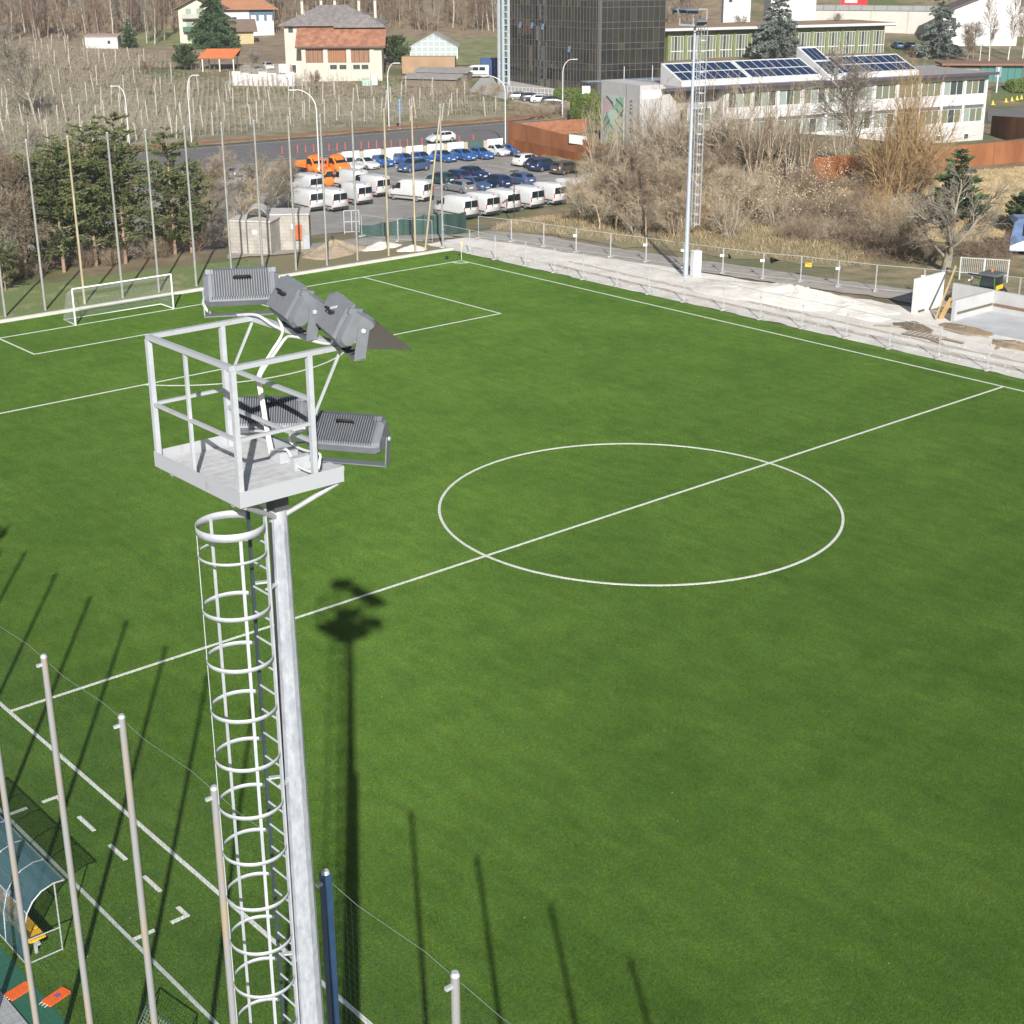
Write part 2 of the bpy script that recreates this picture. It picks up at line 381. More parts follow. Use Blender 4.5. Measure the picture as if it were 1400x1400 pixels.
# ------------------------------------------------------------------ goal
NETW = M('white_net_cord', (.62, .64, .64), .8)
def goal(loc):
    g = thing('football_goal', 'white football goal with hanging net on the far goal line', 'goal', loc)
    r = .06
    MB().tube([(-3.66-r, 0, 0), (-3.66-r, 0, 2.5)], r, 12).build('post', WHITE, g, True)
    MB().tube([(3.66+r, 0, 0), (3.66+r, 0, 2.5)], r, 12).build('post', WHITE, g, True)
    MB().tube([(-3.72, 0, 2.5), (3.72, 0, 2.5)], r, 12).build('crossbar', WHITE, g, True)
    gb = MB().tube([(-3.72, 0, .05), (-3.72, 1.9, .05), (3.72, 1.9, .05), (3.72, 0, .05)], .04, 8); gb.build('ground_frame', WHITE, g, True)
    for s in (-1, 1):
        MB().tube([(s*3.72, 0, 2.45), (s*3.72, .55, 2.2), (s*3.72, .75, 2.0)], .018, 6).build('net_stay', GALV, g, True)
    segs = []
    prof = [(.05, 2.46), (.55, 2.25), (1.0, 2.0), (1.35, 1.3), (1.65, .6), (1.86, .08)]
    t = np.linspace(0, 1, 31); L = [0]
    for a, b in zip(prof[:-1], prof[1:]): L.append(L[-1]+math.dist(a, b))
    L = np.array(L)/L[-1]; py = np.interp(t, L, [p[0] for p in prof]); pz = np.interp(t, L, [p[1] for p in prof])
    xs = np.linspace(-3.72, 3.72, 63)
    for x in xs:
        for i in range(30): segs.append(((x, py[i], pz[i]), (x, py[i+1], pz[i+1]), .003, .003))
    for i in range(31):
        segs.append(((-3.72, py[i], pz[i]), (3.72, py[i], pz[i]), .003, .003))
        for s in (-1, 1): segs.append(((s*3.72, 0.02, pz[i]), (s*3.72, py[i], pz[i]), .003, .003))
    for s in (-1, 1):
        for yy in np.arange(.12, 1.8, .12):
            zt = np.interp(yy, py, pz); segs.append(((s*3.72, yy, .05), (s*3.72, yy, zt), .003, .003))
    link('net', seg_mesh('net', segs, NETW, 3), None, g)
goal((0, 50, 0))
def corner_flag(loc):
    f = thing('corner_flag', 'yellow corner flag on a thin pole at the pitch corner', 'flag', loc)
    MB().tube([(0, 0, 0), (0, 0, 1.55)], .022, 8).build('pole', M('flag_pole', (.75, .78, .55), .5), f, True)
    MB().slab([(.02, 0, 1.2), (.02, 0, 1.55), (.06, -.1, 1.5), (.08, -.14, 1.22)], .012).build('pennant', M('pennant_yellow', (.72, .75, .12), .7), f)
    MB().tube([(0, 0, 0), (0, 0, .06)], [.09, .05], 10).build('base', BLACK, f, True)
corner_flag((30, 50, 0))
tag(MB().tube([(0, 0, .0), (0, 0, .02), (0, 0, .22), (0, 0, .24)], [.04, .14, .12, .06], 10).build('bucket', BLACK, None, True, loc=(29.6, 51.4, 0)), 'small black bucket standing on turf beside the corner flag', 'bucket')

# ------------------------------------------------------------------ ball stop nets and their poles
POLE = M('pole_weathered', (.27, .285, .29), .6, .2, var=.14, scale=2.5, stretch=(4, 4, .7), col2=(.36, .34, .30))
POLE_RUST = M('pole_rusty_edge', (.30, .305, .305), .65, .1, var=.12, scale=1.6, stretch=(4, 4, .5), col2=(.33, .235, .125), cut=(.50, .72))
POLE_Y = M('pole_ochre', (.36, .30, .17), .65, .1, var=.18, scale=2, stretch=(3, 3, .4), col2=(.42, .37, .26))
BLUEP = M('pole_blue', (.025, .058, .12), .5, .1, var=.2, scale=3)
WIRE = M('wire_steel', (.34, .37, .37), .5, .4)
NETG = M('net_green', (.03, .065, .045), .8)
def netpole(name, label, loc, h, r, mat, group=None, lean=(0, 0), sq=False):
    o = thing(name, label, 'pole', loc, 0, group)
    if sq: MB().box(-r, r, -r, r, -.3, h).build('shaft', mat, o)
    else: MB().tube([(0, 0, -.3), (lean[0]*.5, lean[1]*.5, h*.5), (lean[0], lean[1], h)], [r*1.12, r, r*.92], 14).build('shaft', mat, o, True)
    MB().tube([(lean[0], lean[1], h), (lean[0], lean[1], h+.05)], [r*1.02, r*.7], 12).build('cap', GALV, o, True)
    MB().box(lean[0]-r-.09, lean[0]-r*.6, -.025+lean[1], .025+lean[1], h-.16, h-.11).build('wire_hook', GALV, o)
    return o
NP_X = -36.85
near_y = [-41.9, -38.9, -35.8, -32.75, -29.9, -26.9, -23.9, -20.9, -17.9, -14.85, -11.8, -8.7, -5.7]
for y in near_y:
    if abs(y+29.9) < .01: netpole('net_pole', 'dark blue square net pole beside the near floodlight tower', (NP_X, y, 0), 12.05, .062, BLUEP, 'ball stop net poles along the near touchline', sq=True)
    else:
        lab = {-32.75: 'rusty flanked net pole next after the dark blue pole', -26.9: 'rusty flanked net pole half hidden behind the ladder cage', -23.9: 'rusty flanked net pole next to the one at the ladder cage', -20.9: 'rusty flanked net pole standing before the orange pad with purple print', -17.9: 'rusty flanked net pole crossing the dugout end'}.get(y, 'tall grey net pole with rusty flank along the near touchline')
        netpole('net_pole', lab, (NP_X, y, 0), 12.02, .064, POLE_RUST, 'ball stop net poles along the near touchline')
def ball_net(name, label, a, b, h, step, sag, r, top_r):
    segs = []; a = np.array(a, float); b = np.array(b, float); L = np.linalg.norm(b-a); d = (b-a)/L
    k = int(L/step); bays = L/3.0
    def sg(s): return sag*(.5-.5*math.cos(2*PI*s*bays/L*1.0))
    for i in range(k+1):
        p = a+d*(i*step); zt = h-sg(i*step); segs.append(((*p, .02), (*p, zt), r, r))
    m_ = int(h/step); cuts = np.arange(0, L+.01, 1.5)
    for j in range(1, m_):
        for s0, s1 in zip(cuts[:-1], cuts[1:]):
            p, q = a+d*s0, a+d*s1; segs.append(((*p, j*step*(1-sg(s0)/h)), (*q, j*step*(1-sg(s1)/h)), r, r))
    o = thing(name, label, 'net', (0, 0, 0))
    link('mesh', seg_mesh('mesh', segs, NETG, 3), None, o)
    tw = [((*(a+d*s0), h-sg(s0)), (*(a+d*s1), h-sg(s1)), top_r, top_r) for s0, s1 in zip(cuts[:-1], cuts[1:])]
    link('top_wire', seg_mesh('top_wire', tw, WIRE, 5), None, o)
    return o
ball_net('ball_stop_net', 'fine green ball stop net hanging from wire along near touchline', (NP_X+.1, -44), (NP_X+.1, -4), 11.9, .13, .10, .0016, .0038)
far_x = [-12.2, -9.2, -6.2, -3.25, -.25, 2.75, 5.7, 8.85, 11.95, 14.75, 17.8, 20.75, 23.75, 26.9, 29.7, 32.65]
for i, x in enumerate(far_x):
    yel = i in (4, 13, 14)
    if i == 4 or i >= 13 and i < 15: netpole('net_pole', 'tall ochre stained net pole behind the far goal', (x, 55.8, 0), 11.8, .085, POLE_Y, 'ochre net poles behind the far goal')
    else: netpole('net_pole', 'tall galvanised net pole behind the far kerb wall', (x, 55.8, 0), 11.8, .085, POLE, 'galvanised net poles behind the far goal')
netpole('net_pole', 'leaning ochre prop pole braced against the corner net pole', (30.75, 55.85, 0), 11.6, .08, POLE_Y, None, (2.0, 0))
ball_net('ball_stop_net', 'thin green ball stop net hanging behind the far goal', (-12.2, 55.7), (32.65, 55.7), 11.7, .16, .10, .0014, .006)
# ------------------------------------------------------------------ near floodlight tower
TOWERM = M('tower_galvanised', (.355, .385, .435), .5, .3, var=.09, scale=14, stretch=(1, 1, .5), col2=(.45, .475, .515), bump=.06)
PLATM = M('platform_painted', (.41, .44, .475), .6, .1, var=.08, scale=4, col2=(.46, .48, .505))
RAILM = M('rail_rust_spotted', (.43, .45, .475), .6, .1, var=.05, scale=5, col2=(.36, .24, .16), cut=(.60, .76))
FLOORM = M('platform_floor', (.46, .465, .475), .75, .05, var=.1, scale=7, col2=(.51, .51, .50), bump=.1)
LAMPM = M('lamp_housing', (.19, .205, .225), .5, .35, var=.1, scale=8)
LAMPD = M('lamp_fin_gap', (.07, .075, .08), .6, .3)
CABLE = M('conduit_white', (.66, .66, .63), .45, var=.06, scale=8)
LENS = M_glass('lamp_lens', (.05, .05, .055), .05)
VISOR = M('visor_plate', (.17, .18, .195), .25, .7, var=.15, scale=5)
VISOR_IN = M('visor_reflector', (.42, .42, .43), .12, 1.0, var=.05)
TX, TY, ZB = -38.52, -32.0, 18.75
def L2(px, py, X): # photo pixel to tower-local on the plane x = X (local)
    p = onX(px, py, TX+X); return (X, p[1]-TY, p[2])
tower = thing('floodlight_tower', 'tall galvanised floodlight tower with caged ladder and railed lamp platform', 'tower', (TX, TY, 0))
rz_ = lambda z: .100+(18.32-z)*.0116
mb = MB(); zs = np.linspace(-.3, 18.32, 8); mb.tube([(0, 0, z) for z in zs], [rz_(z) for z in zs], 12); mb.build('mast', TOWERM, tower)
MB().box(-.012, .012, -.31, -.29, 0, .2).build('base_tab', GALV, tower)
MB().tube([(0, 0, 18.28), (0, 0, 18.42)], .10, 14).build('collar', RAILM, tower, True)
MB().box(-.085, .085, -.085, .085, 18.42, ZB-.02).build('neck', M('neck_shade_tone', (.10, .105, .11), .55, .4), tower)  # dark colour carries the painted shadow under the platform
for (a, b) in (((0.07, -.05, 18.36), (.46, -.47, ZB-.02)), ((-.07, -.05, 18.36), (-.66, -.46, ZB-.02)), ((.06, .06, 18.36), (.44, 1.0, ZB-.02)), ((-.06, .06, 18.36), (-.66, 1.0, ZB-.02))):
    MB().tube([a, b], .028, 10).build('brace', GALV, tower, True)
# ladder
lx = -.264
ladder = MB()
ladder.bar((lx, -.17, 2.6), (lx, -.17, ZB+.02), .045, .02, up=(1, 0, 0))
MB().bar((lx, .17, 2.6), (lx, .17, ZB+.02), .035, .03, up=(1, 0, 0)).build('fall_arrest_rail', M('rail_dark_teal', (.05, .075, .085), .5, .3), tower)
lad = ladder.build('ladder_stile', PLATM, tower)
for i, z in enumerate(np.arange(2.7, ZB, .297)):
    MB().tube([(lx, -.16, z), (lx, .16, z)], .0125, 8).build('rung', PLATM, lad, True)
for z in np.arange(3.2, 18.4, 2.4):
    MB().bar((lx, .12, z), (-rz_(z)*.6, .03, z), .05, .02).build('ladder_bracket', GALV, tower)
    MB().bar((lx, -.12, z), (-rz_(z)*.6, -.03, z), .05, .02).build('ladder_bracket', GALV, tower)
hc = lx-.315; hr = .36
a_off = math.atan2(.17, .315)
def hoop(z, hh=.055):
    m_ = MB(); m_.ring((hc, 0), hr-.005, hr, z-hh/2, z+hh/2, a_off, 2*PI-a_off, 30)
    return m_
for i, z in enumerate([18.37, 18.08]+list(np.arange(17.46, 4.4, -.595))):
    hoop(z, (.085, .03)[i] if i < 2 else .047).build('cage_hoop', PLATM, tower, True)
for ang in (PI*.53, PI*.84, PI*1.42):
    cx_, cy_ = hc+(hr-.011)*math.cos(ang), (hr-.011)*math.sin(ang)
    A = Rz(ang); mbs = MB(); mbs.cbox((cx_, cy_, (4.4+18.38)/2), (.004, .017, (18.38-4.4)/2), A); mbs.build('cage_strap', PLATM, tower)
# cable running down the mast
cb = MB(); cb.tube([(-rz_(z)-.018, -.03, z) for z in np.linspace(2, 18.3, 12)], .012, 6); cb.build('down_cable', DARKGREY, tower, True)
# platform
x0, x1, y0, y1 = -.74, .50, -.52, 1.23
plat = MB().box(x0+.01, x1-.01, y0+.01, y1-.01, ZB+.005, ZB+.03).build('platform_base', PLATM, tower)
n_ = 12
for i in range(n_):
    ya = y0+.03+(y1-y0-.06)*i/n_; yb = y0+.03+(y1-y0-.06)*(i+1)/n_-.008
    MB().box(x0+.03, x1-.35, ya, yb, ZB+.03, ZB+.048).build('floor_plank', FLOORM, plat)
MB().box(x1-.34, x1-.03, y0+.03, y1-.03, ZB+.03, ZB+.045).build('floor_plate', FLOORM, plat)
for nm, bxs in (('toe_board', (x0, x1, y0-.006, y0, ZB, ZB+.17)), ('toe_board', (x0, x1, y1, y1+.006, ZB, ZB+.17)), ('toe_board', (x0-.006, x0, y0-.006, y1+.006, ZB, ZB+.17)), ('toe_board', (x1, x1+.006, y0-.006, y1+.006, ZB, ZB+.15))):
    MB().box(*bxs).build(nm, RAILM, tower)
for yy in (y0+.25, y1-.25):
    MB().box(x0+.05, x1-.05, yy-.03, yy+.03, ZB-.06, ZB+.003).build('floor_beam', GALV, tower)
ZT = ZB+1.43; ZM = ZB+.70; PXR = .17; s_ = .055
def rail(a, b, w_=.055, nm='rail', mt=RAILM): MB().bar(a, b, w_, w_*.8).build(nm, mt, tower)
for (x, y) in ((x0+.03, y0+.03), (x0+.03, y1-.03), (PXR, y0+.03), (PXR, y1-.03)):
    MB().box(x-.027, x+.027, y-.027, y+.027, ZB+.03, ZT-.025).build('rail_post', PLATM, tower)
rail((x0+.03, y0+.03, ZT), (x0+.03, y1-.03, ZT), .06)
rail((x0+.062, y0+.03, ZT), (x1+.02, y0+.03, ZT), .06)
rail((x0+.062, y1-.03, ZT), (x1+.10, y1-.03, ZT), .06)
rail((x0+.03, y0+.06, ZM), (x0+.03, y1-.06, ZM), .04)
rail((x0+.06, y0+.03, ZM), (PXR-.03, y0+.03, ZM), .04)
rail((x0+.06, y1-.03, ZM), (PXR-.03, y1-.03, ZM), .04)
rail((PXR, y0+.06, ZB+.95), (PXR, y1-.06, ZB+.95), .045)
rail((PXR, y0+.06, ZB+.5), (PXR, y1-.06, ZB+.5), .04)
MB().box(x0+.013, x0+.047, .43-.017, .43+.017, ZB+.03, ZT-.03).build('baluster', PLATM, tower)
for y in (y0+.03, y1-.03):
    MB().bar((PXR, y, ZB+.72), (x1+.06, y, ZT-.03), .022).build('strut', PLATM, tower)
lbx = x1+.07
MB().bar((lbx, y0-.02, ZT), (lbx, y1+.02, ZT), .075, .06).build('lamp_bar', PLATM, tower)
MB().bar((x1+.05, y0+.1, ZB+.10), (x1+.05, y1-.1, ZB+.10), .07, .05).build('lamp_bar', PLATM, tower)
# junction bracket on the platform floor
MB().box(x1-.30, x1-.02, -.06, .02, ZB+.05, ZB+.20).build('junction_bracket', PLATM, tower)
MB().box(x1-.28, x1-.05, .25, .45, ZB+.05, ZB+.17).build('junction_box', PLATM, tower)
# floodlights
def floodlight(name, label, loc, yaw, tilt, visor=True, grp=None):
    """local: beam along +y, width along x, hung on a yoke"""
    t = thing(name, label, 'floodlight', loc, 0, grp)
    t.rotation_euler = (0, 0, yaw); t.scale = (1.10,)*3
    A = Rx(-tilt); piv = np.array([0, 0, .27])
    def T(p): return tuple(piv+A@np.array(p))
    W = .37
    prof = [(-.13, -.16), (-.15, -.12), (-.13, .13), (-.09, .19), (.10, .16), (.15, .12), (-.02, -.17), (-.07, -.19)]
    k = len(prof); body = MB()
    st = [(-W, .82), (-W+.045, 1.0), (W-.045, 1.0), (W, .82)]
    vs = [T((x, y*q, z*q)) for x, q in st for y, z in prof]; fs = []
    for i in range(3):
        for j in range(k): fs.append((i*k+j, i*k+(j+1) % k, (i+1)*k+(j+1) % k, (i+1)*k+j))
    fs += [tuple(reversed(range(k))), tuple(range(3*k, 4*k))]
    body.add(vs, fs); housing = body.build('housing', LAMPM, t)
    fb = MB()
    for i in range(25):
        x = -W+.075+i*(2*W-.15)/24
        fb.add([T((x-.0045, y, z)) for y, z in ((-.14, -.145), (-.185, -.13), (-.168, .15), (-.10, .215), (-.09, .18))]+[T((x+.0045, y, z)) for y, z in ((-.14, -.145), (-.185, -.13), (-.168, .15), (-.10, .215), (-.09, .18))],
               [(4, 3, 2, 1, 0), (5, 6, 7, 8, 9)]+[(i_, (i_+1) % 5, (i_+1) % 5+5, i_+5) for i_ in range(5)])
    fb.build('cooling_fins', LAMPM, t)
    gb = MB(); gb.add([T((-W+.09, -.152, z)) for z in (-.12,)]+[T((W-.09, -.152, -.12)), T((W-.09, -.134, .13)), T((-W+.09, -.134, .13))], [(0, 1, 2, 3)]); gb.build('fin_bed', LAMPD, housing)
    MB().add([T((-W+.05, .0, -.15)), T((W-.05, .0, -.15)), T((W-.05, .147, .10)), T((-W+.05, .147, .10)),
              T((-W+.05, -.02, -.15)), T((W-.05, -.02, -.15)), T((W-.05, .13, .10)), T((-W+.05, .13, .10))],
             [(3, 2, 1, 0), (0, 1, 5, 4), (1, 2, 6, 5), (2, 3, 7, 6), (3, 0, 4, 7)]).build('lens', LENS, t)
    MB().tube([T((-.07, -.185, .06)), T((-.07, -.225, .06)), T((.09, -.225, .06)), T((.09, -.185, .06))], .012, 8).build('handle', BLACK, t, True)
    for s in (-1, 1):
        MB().add([T((s*(W-.06)+dx, dy, dz)) for dx in (-.035, .035) for dy, dz in ((-.145, .12), (-.145, .17), (-.03, .205), (-.03, .13))],
                 [(0, 1, 2, 3), (7, 6, 5, 4), (0, 4, 5, 1), (1, 5, 6, 2), (2, 6, 7, 3), (3, 7, 4, 0)]).build('gear_cover', LAMPM, t)
    yk = MB()
    for s in (-1, 1):
        p0 = np.array(T((s*(W+.012), .03, .05))); p1 = np.array((s*(W+.012), .0, .02))
        yk.bar(p0, p1, .105, .012, up=(1, 0, 0))
    yk.bar((-W-.018, 0, .02), (W+.018, 0, .02), .012, .11, up=(0, 1, 0)); yk.build('yoke', LAMPM, t)
    for s in (-1, 1):
        p = np.array(T((s*(W+.02), .03, .03))); MB().tube([p, p+np.array((s*.018, 0, 0))], .022, 8).build('pivot_bolt', GALV, t)
    if visor:
        a0, a1 = np.array(T((0, .15, .14))), np.array(T((0, .54, .03)))
        ex = np.array((W, 0, 0))
        v_ = MB(); v_.slab([a0-ex, a0+ex, a1+ex, a1-ex], .006); vz = v_.build('visor', VISOR, t)
        for s in (-1, 1):
            b0 = np.array(T((0, -.01, -.17)))+s*ex; MB().slab([a0+s*ex, a1+s*ex, b0], .006).build('visor_cheek', VISOR_IN, t)
    return t
va = math.atan2(-.52, .855)                    # yaw that turns +y onto the direction from camera to lamp
def lamp_on(px, py, X): p = onX(px, py, TX+X); return (p[0], p[1], p[2])
g5 = 'floodlights on the near tower'
floodlight('floodlight', 'ribbed grey floodlight with its back turned, above the top rail corner', lamp_on(333, 432, lbx), va+.03, .55, False)
floodlight('floodlight', 'grey floodlight turned sideways in the middle of the top lamp bar', lamp_on(409, 455, lbx), va-1.30, .48, True)
floodlight('floodlight', 'grey floodlight with long mirrored visor at the end of the top bar', lamp_on(476, 481, lbx), va-1.36, .45, True)
floodlight('floodlight', 'ribbed grey floodlight behind the platform rails striped by shadow', lamp_on(374, 606, lbx+.08), va-.14, .70, False)
floodlight('floodlight', 'ribbed grey floodlight overhanging the outer edge of the tower platform', lamp_on(478, 634, lbx+.10), va-.42, .78, False)
# conduits
def conduit(pts, r=.016):
    P = [np.array(L2(*p)) for p in pts]; out = []
    for i in range(len(P)-1):
        p0, p1, p2, p3 = P[max(i-1, 0)], P[i], P[i+1], P[min(i+2, len(P)-1)]
        for t in np.linspace(0, 1, 6, endpoint=False):
            out.append(.5*((2*p1)+(-p0+p2)*t+(2*p0-5*p1+4*p2-p3)*t*t+(-p0+3*p1-3*p2+p3)*t**3))
    out.append(P[-1]); MB().tube(out, r, 9).build('conduit', CABLE, tower, True)
X_ = .30
conduit([(370, 623, .25), (364, 590, .25), (358, 553, .28), (353, 523, X_), (355, 508, X_), (372, 480, .38), (384, 461, .5), (386, 449, .5), (378, 428, .5), (372, 415, .5), (376, 410, .48), (389, 405, .45)], .017)
conduit([(374, 622, .25), (367, 590, .25), (361, 553, .28), (356.5, 523, X_), (358, 510, X_), (377, 481, .38), (390, 463, .5), (400, 460, .5), (420, 464, .5), (440, 469, .5), (453, 469, .5), (456, 458, .5), (452, 440, .48), (449, 428, .47), (452, 422, .47), (462, 420, .45)], .017)
conduit([(384, 450, .5), (372, 444, .5), (356, 433, .5), (344, 430, .5), (325, 431, .5), (298, 431, .5), (284, 425, .48), (278, 413, .46), (283, 404, .44), (294, 398, .42)], .017)
conduit([(371, 622, .25), (366, 600, .25), (360, 590, .3), (340, 589, .36), (322, 583, .4), (312, 574, .42), (313, 565, .42), (330, 559, .42)], .015)
conduit([(376, 622, .25), (382, 615, .25), (392, 615, .25), (398, 625, .25), (403, 635, .25), (425, 645, .22), (434, 643, .26), (437, 630, .3), (436, 620, .36), (415, 615, .42), (400, 607, .44), (396, 597, .44), (401, 589, .42), (416, 585, .42)], .015)

# ------------------------------------------------------------------ dugout, mats and things by the near touchline
DUGM = M('dugout_frame', (.50, .53, .54), .5, .3, var=.1)
POLYC = M_glass('dugout_polycarbonate', (.10, .20, .26), .12, .34)
YEL = M('yellow_plastic', (.75, .43, .02), .45, var=.08)
dug = thing('dugout', 'curved clear roofed dugout with yellow bench beside the technical area', 'dugout', (-34.27, -13.19, 0))
ARC = [(.26, 2.0), (-.02, 2.03), (-.35, 1.94), (-.60, 1.75), (-.78, 1.48), (-.93, .95), (-.98, .08)]
for i in range(6):
    y = i*1.2
    MB().tube([(x, y, z) for x, z in ARC], .022, 8).build('rib', DUGM, dug, True)
    if i in (0, 5):
        MB().tube([(0, y, 0), (0, y, 2.02)], .022, 8).build('post', DUGM, dug, True)
        MB().tube([(0, y, .04), (-.98, y, .04)], .022, 8).build('floor_bar', DUGM, dug, True)
        MB().tube([(0, y, .70), (-.93, y, .72)], .018, 8).build('side_bar', DUGM, dug, True)
for x, z in (ARC[0], ARC[4], ARC[6]): MB().tube([(x, 0, z), (x, 6.0, z)], .022, 8).build('long_bar', DUGM, dug, True)
for i in range(5):
    for a, b in zip(ARC[:-1], ARC[1:]):
        MB().slab([(a[0], i*1.2+.03, a[1]+.026), (a[0], i*1.2+1.17, a[1]+.026), (b[0]-.01, i*1.2+1.17, b[1]+.026), (b[0]-.01, i*1.2+.03, b[1]+.026)], .004).build('roof_sheet', POLYC, dug)
for i in range(12):
    y = .22+i*.48
    s_ = MB(); s_.extrude([(-.30, .44), (-.70, .42), (-.76, .46), (-.80, .66), (-.77, .67), (-.72, .50), (-.30, .475)], y, y+.42, 1); s_.build('seat', YEL, dug)
MB().box(-.62, -.50, .1, 5.9, .36, .42).build('bench_beam', DUGM, dug)
for i in range(4): MB().box(-.6, -.52, .3+i*1.8, .36+i*1.8, 0, .36).build('bench_leg', DUGM, dug)
ballm = MB()
for i in range(1):
    rr = .11; ringz = np.linspace(-PI/2, PI/2, 9); ballm.tube([(0, 0, rr*math.sin(a)) for a in ringz], [max(rr*math.cos(a), .002) for a in ringz], 14, False)
tag(ballm.build('ball', WHITE, None, True, loc=(-34.62, -10.75, .60)), 'white football lying on the yellow dugout bench', 'ball')
struct('edge_mat', 'dark green ribbed mat laid along the fence behind the dugout', MB().box(-36.15, -35.42, -40, -3, -.2, .012).mesh('edge_mat'), M('mat_green', (.02, .12, .075), .8, var=.15, scale=1, stretch=(1, 30, 1), bump=.3, bscale=2))
struct('drain_strip', 'pale ribbed metal strip along the base of the near net', MB().box(-36.6, -36.16, -40, -3, -.2, .06).mesh('drain_strip'), M('ribbed_strip', (.45, .46, .46), .6, .2, var=.25, scale=2, stretch=(.5, 26, 1), bump=.4, bscale=3))
struct('fence_path', 'grey gravel path outside the near net', MB().box(-75, -36.61, -110, 60, -.3, .0).mesh('fence_path'), M('path_gravel', (.30, .29, .27), .95, var=.2, scale=8, bump=.4))
ORG = M('orange_fabric', (.80, .13, .02), .7, var=.08, scale=7)
def cushion(label, px, py, rz, mark):
    p = G(px, py, .03); t = thing('kick_pad', label, 'pad', (p[0], p[1], .012), rz, 'orange pads on the edge mat')
    m_ = MB(); nx_, ny_ = 7, 4
    for i in range(nx_):
        for j in range(ny_): pass
    m_.extrude([(-.32, -.15), (-.30, -.17), (.30, -.17), (.33, -.14), (.33, .14), (.30, .17), (-.30, .17), (-.33, .14)], 0, .045, 2); m_.build('cover', ORG, t)
    if mark: MB().extrude([(-.02, -.06), (.08, -.08), (.12, .0), (.06, .08), (-.04, .06)], .046, .049, 2).build('print', M('purple_print', (.22, .08, .25), .7), t)
    for s in (-.1, 0, .1): MB().tube([(-.33, s, .05), (-.42, s+.02, .02)], .008, 5).build('strap', WHITE, t)
cushion('plain orange pad half hidden behind a net pole', 26, 1355, R_(12), False)
cushion('orange pad with a small purple print lying on green mat', 77, 1363, R_(14), True)
# a small training goal folded at the edge
tg = thing('training_goal', 'small white netted training goal at the pitch edge', 'goal', (-34.0, -19.2, 0), R_(8))
for a, b in (((0, 0, 0), (0, 0, 1.0)), ((0, 1.5, 0), (0, 1.5, 1.0)), ((0, 0, 1.0), (0, 1.5, 1.0)), ((0, 0, .03), (-.7, 0, .03)), ((0, 1.5, .03), (-.7, 1.5, .03)), ((-.7, 0, .03), (-.7, 1.5, .03)), ((0, 0, 1), (-.7, 0, .03)), ((0, 1.5, 1), (-.7, 1.5, .03))):
    MB().tube([a, b], .018, 8).build('frame_bar', M('dark_green_tube', (.03, .07, .05), .5), tg, True)
sg = []
for i in range(16):
    y = i*.1; sg.append(((0, y, 1), (-.7, y, .03), .003, .003)); k = i/15; sg.append(((-.7*k, 0, 1-.97*k), (-.7*k, 1.5, 1-.97*k), .003, .003))
link('net', seg_mesh('net', sg, NETW, 3), None, tg)
# ------------------------------------------------------------------ building site right of the pitch
GRAVEL = M('white_gravel', (.56, .515, .46), .95, var=.08, scale=.5, col2=(.70, .66, .60), bump=.8, bscale=7, cut=(.22, .62))
struct('gravel_yard', 'pale gravel yard beside the pitch', drape('gravel_yard', (32.36, -22), (47.5, -22), (38.5, 58), (32.36, 58), 16, 80, .055, .12, 1), GRAVEL)
struct('site_path', 'grey sandy path behind the site fence', drape('site_path', (46.0, 8), (50.0, 8), (40.6, 60), (36.6, 60), 5, 60, .075, .1, 2), M('path_sand', (.34, .31, .27), .95, var=.15, scale=1, bump=.4))
rnd = random.Random(4)
def mound(name, label, cx, cy, rx, ry, h, mat, seed, group=None, nr=26, na=64, z0=0.):
    rs = np.random.RandomState(seed); ph = rs.rand(8)*6.28
    v = [(0, 0, h)]
    for i in range(1, nr+1):
        k = i/nr
        for j in range(na):
            a = 2*PI*j/na; wob = 1+.14*math.sin(2*a+ph[0])+.1*math.sin(3*a+ph[1])+.06*math.sin(7*a+ph[2])
            z = h*(1-k)**.9*(1+.15*math.sin(4*a+ph[3]+k*5))+rs.normal(0, .05)*h*(1-k*.6)
            if i == nr: z = -.12
            v.append((rx*k*wob*math.cos(a), ry*k*wob*math.sin(a), z))
    f = [(0, 1+j, 1+(j+1) % na) for j in range(na)]
    q = []
    for i in range(nr-1):
        for j in range(na): q.append((1+i*na+j, 1+(i+1)*na+j, 1+(i+1)*na+(j+1) % na, 1+i*na+(j+1) % na))
    me = bpy.data.meshes.new(name); me.from_pydata(v, [], f+q); me.polygons.foreach_set('use_smooth', np.ones(len(me.polygons), bool)); me.materials.append(mat)
    o = link(name, me, None, None, (cx, cy, z0)); o['kind'] = 'structure'; o['label'] = label; return o
p = G(1085, 408); mound('gravel_heap', 'long heap of pale gravel in the yard', p[0], p[1], 2.9, 7.5, .9, GRAVEL, 3)
p = G(1010, 398); mound('gravel_heap', 'low spread of white gravel near the lamp mast', p[0], p[1], 2.2, 5.0, .35, GRAVEL, 5)
p = G(1165, 425); mound('gravel_heap', 'small gravel heap near the wall panel', p[0], p[1], 1.8, 3.2, .5, GRAVEL, 6)
EARTH = M('brown_earth', (.28, .205, .13), .95, var=.2, scale=1.5, bump=.6, bscale=8)
p = G(1320, 452); mound('earth_patch', 'brown earth spill on the concrete pit floor', p[0], p[1], 1.0, 2.2, .25, EARTH, 7, z0=.06)
p = G(1390, 474); mound('earth_patch', 'dark earth mound by the pit edge', p[0], p[1], .9, 1.8, .3, EARTH, 8, z0=.06)
p = G(1250, 449); mound('earth_patch', 'heap of soil and rubble beside the pallet', p[0], p[1], .8, 1.6, .4, M('dark_earth', (.16, .12, .08), .95, var=.3, scale=3, bump=.6), 9, z0=.04)
rub = MB(); rr = random.Random(7)
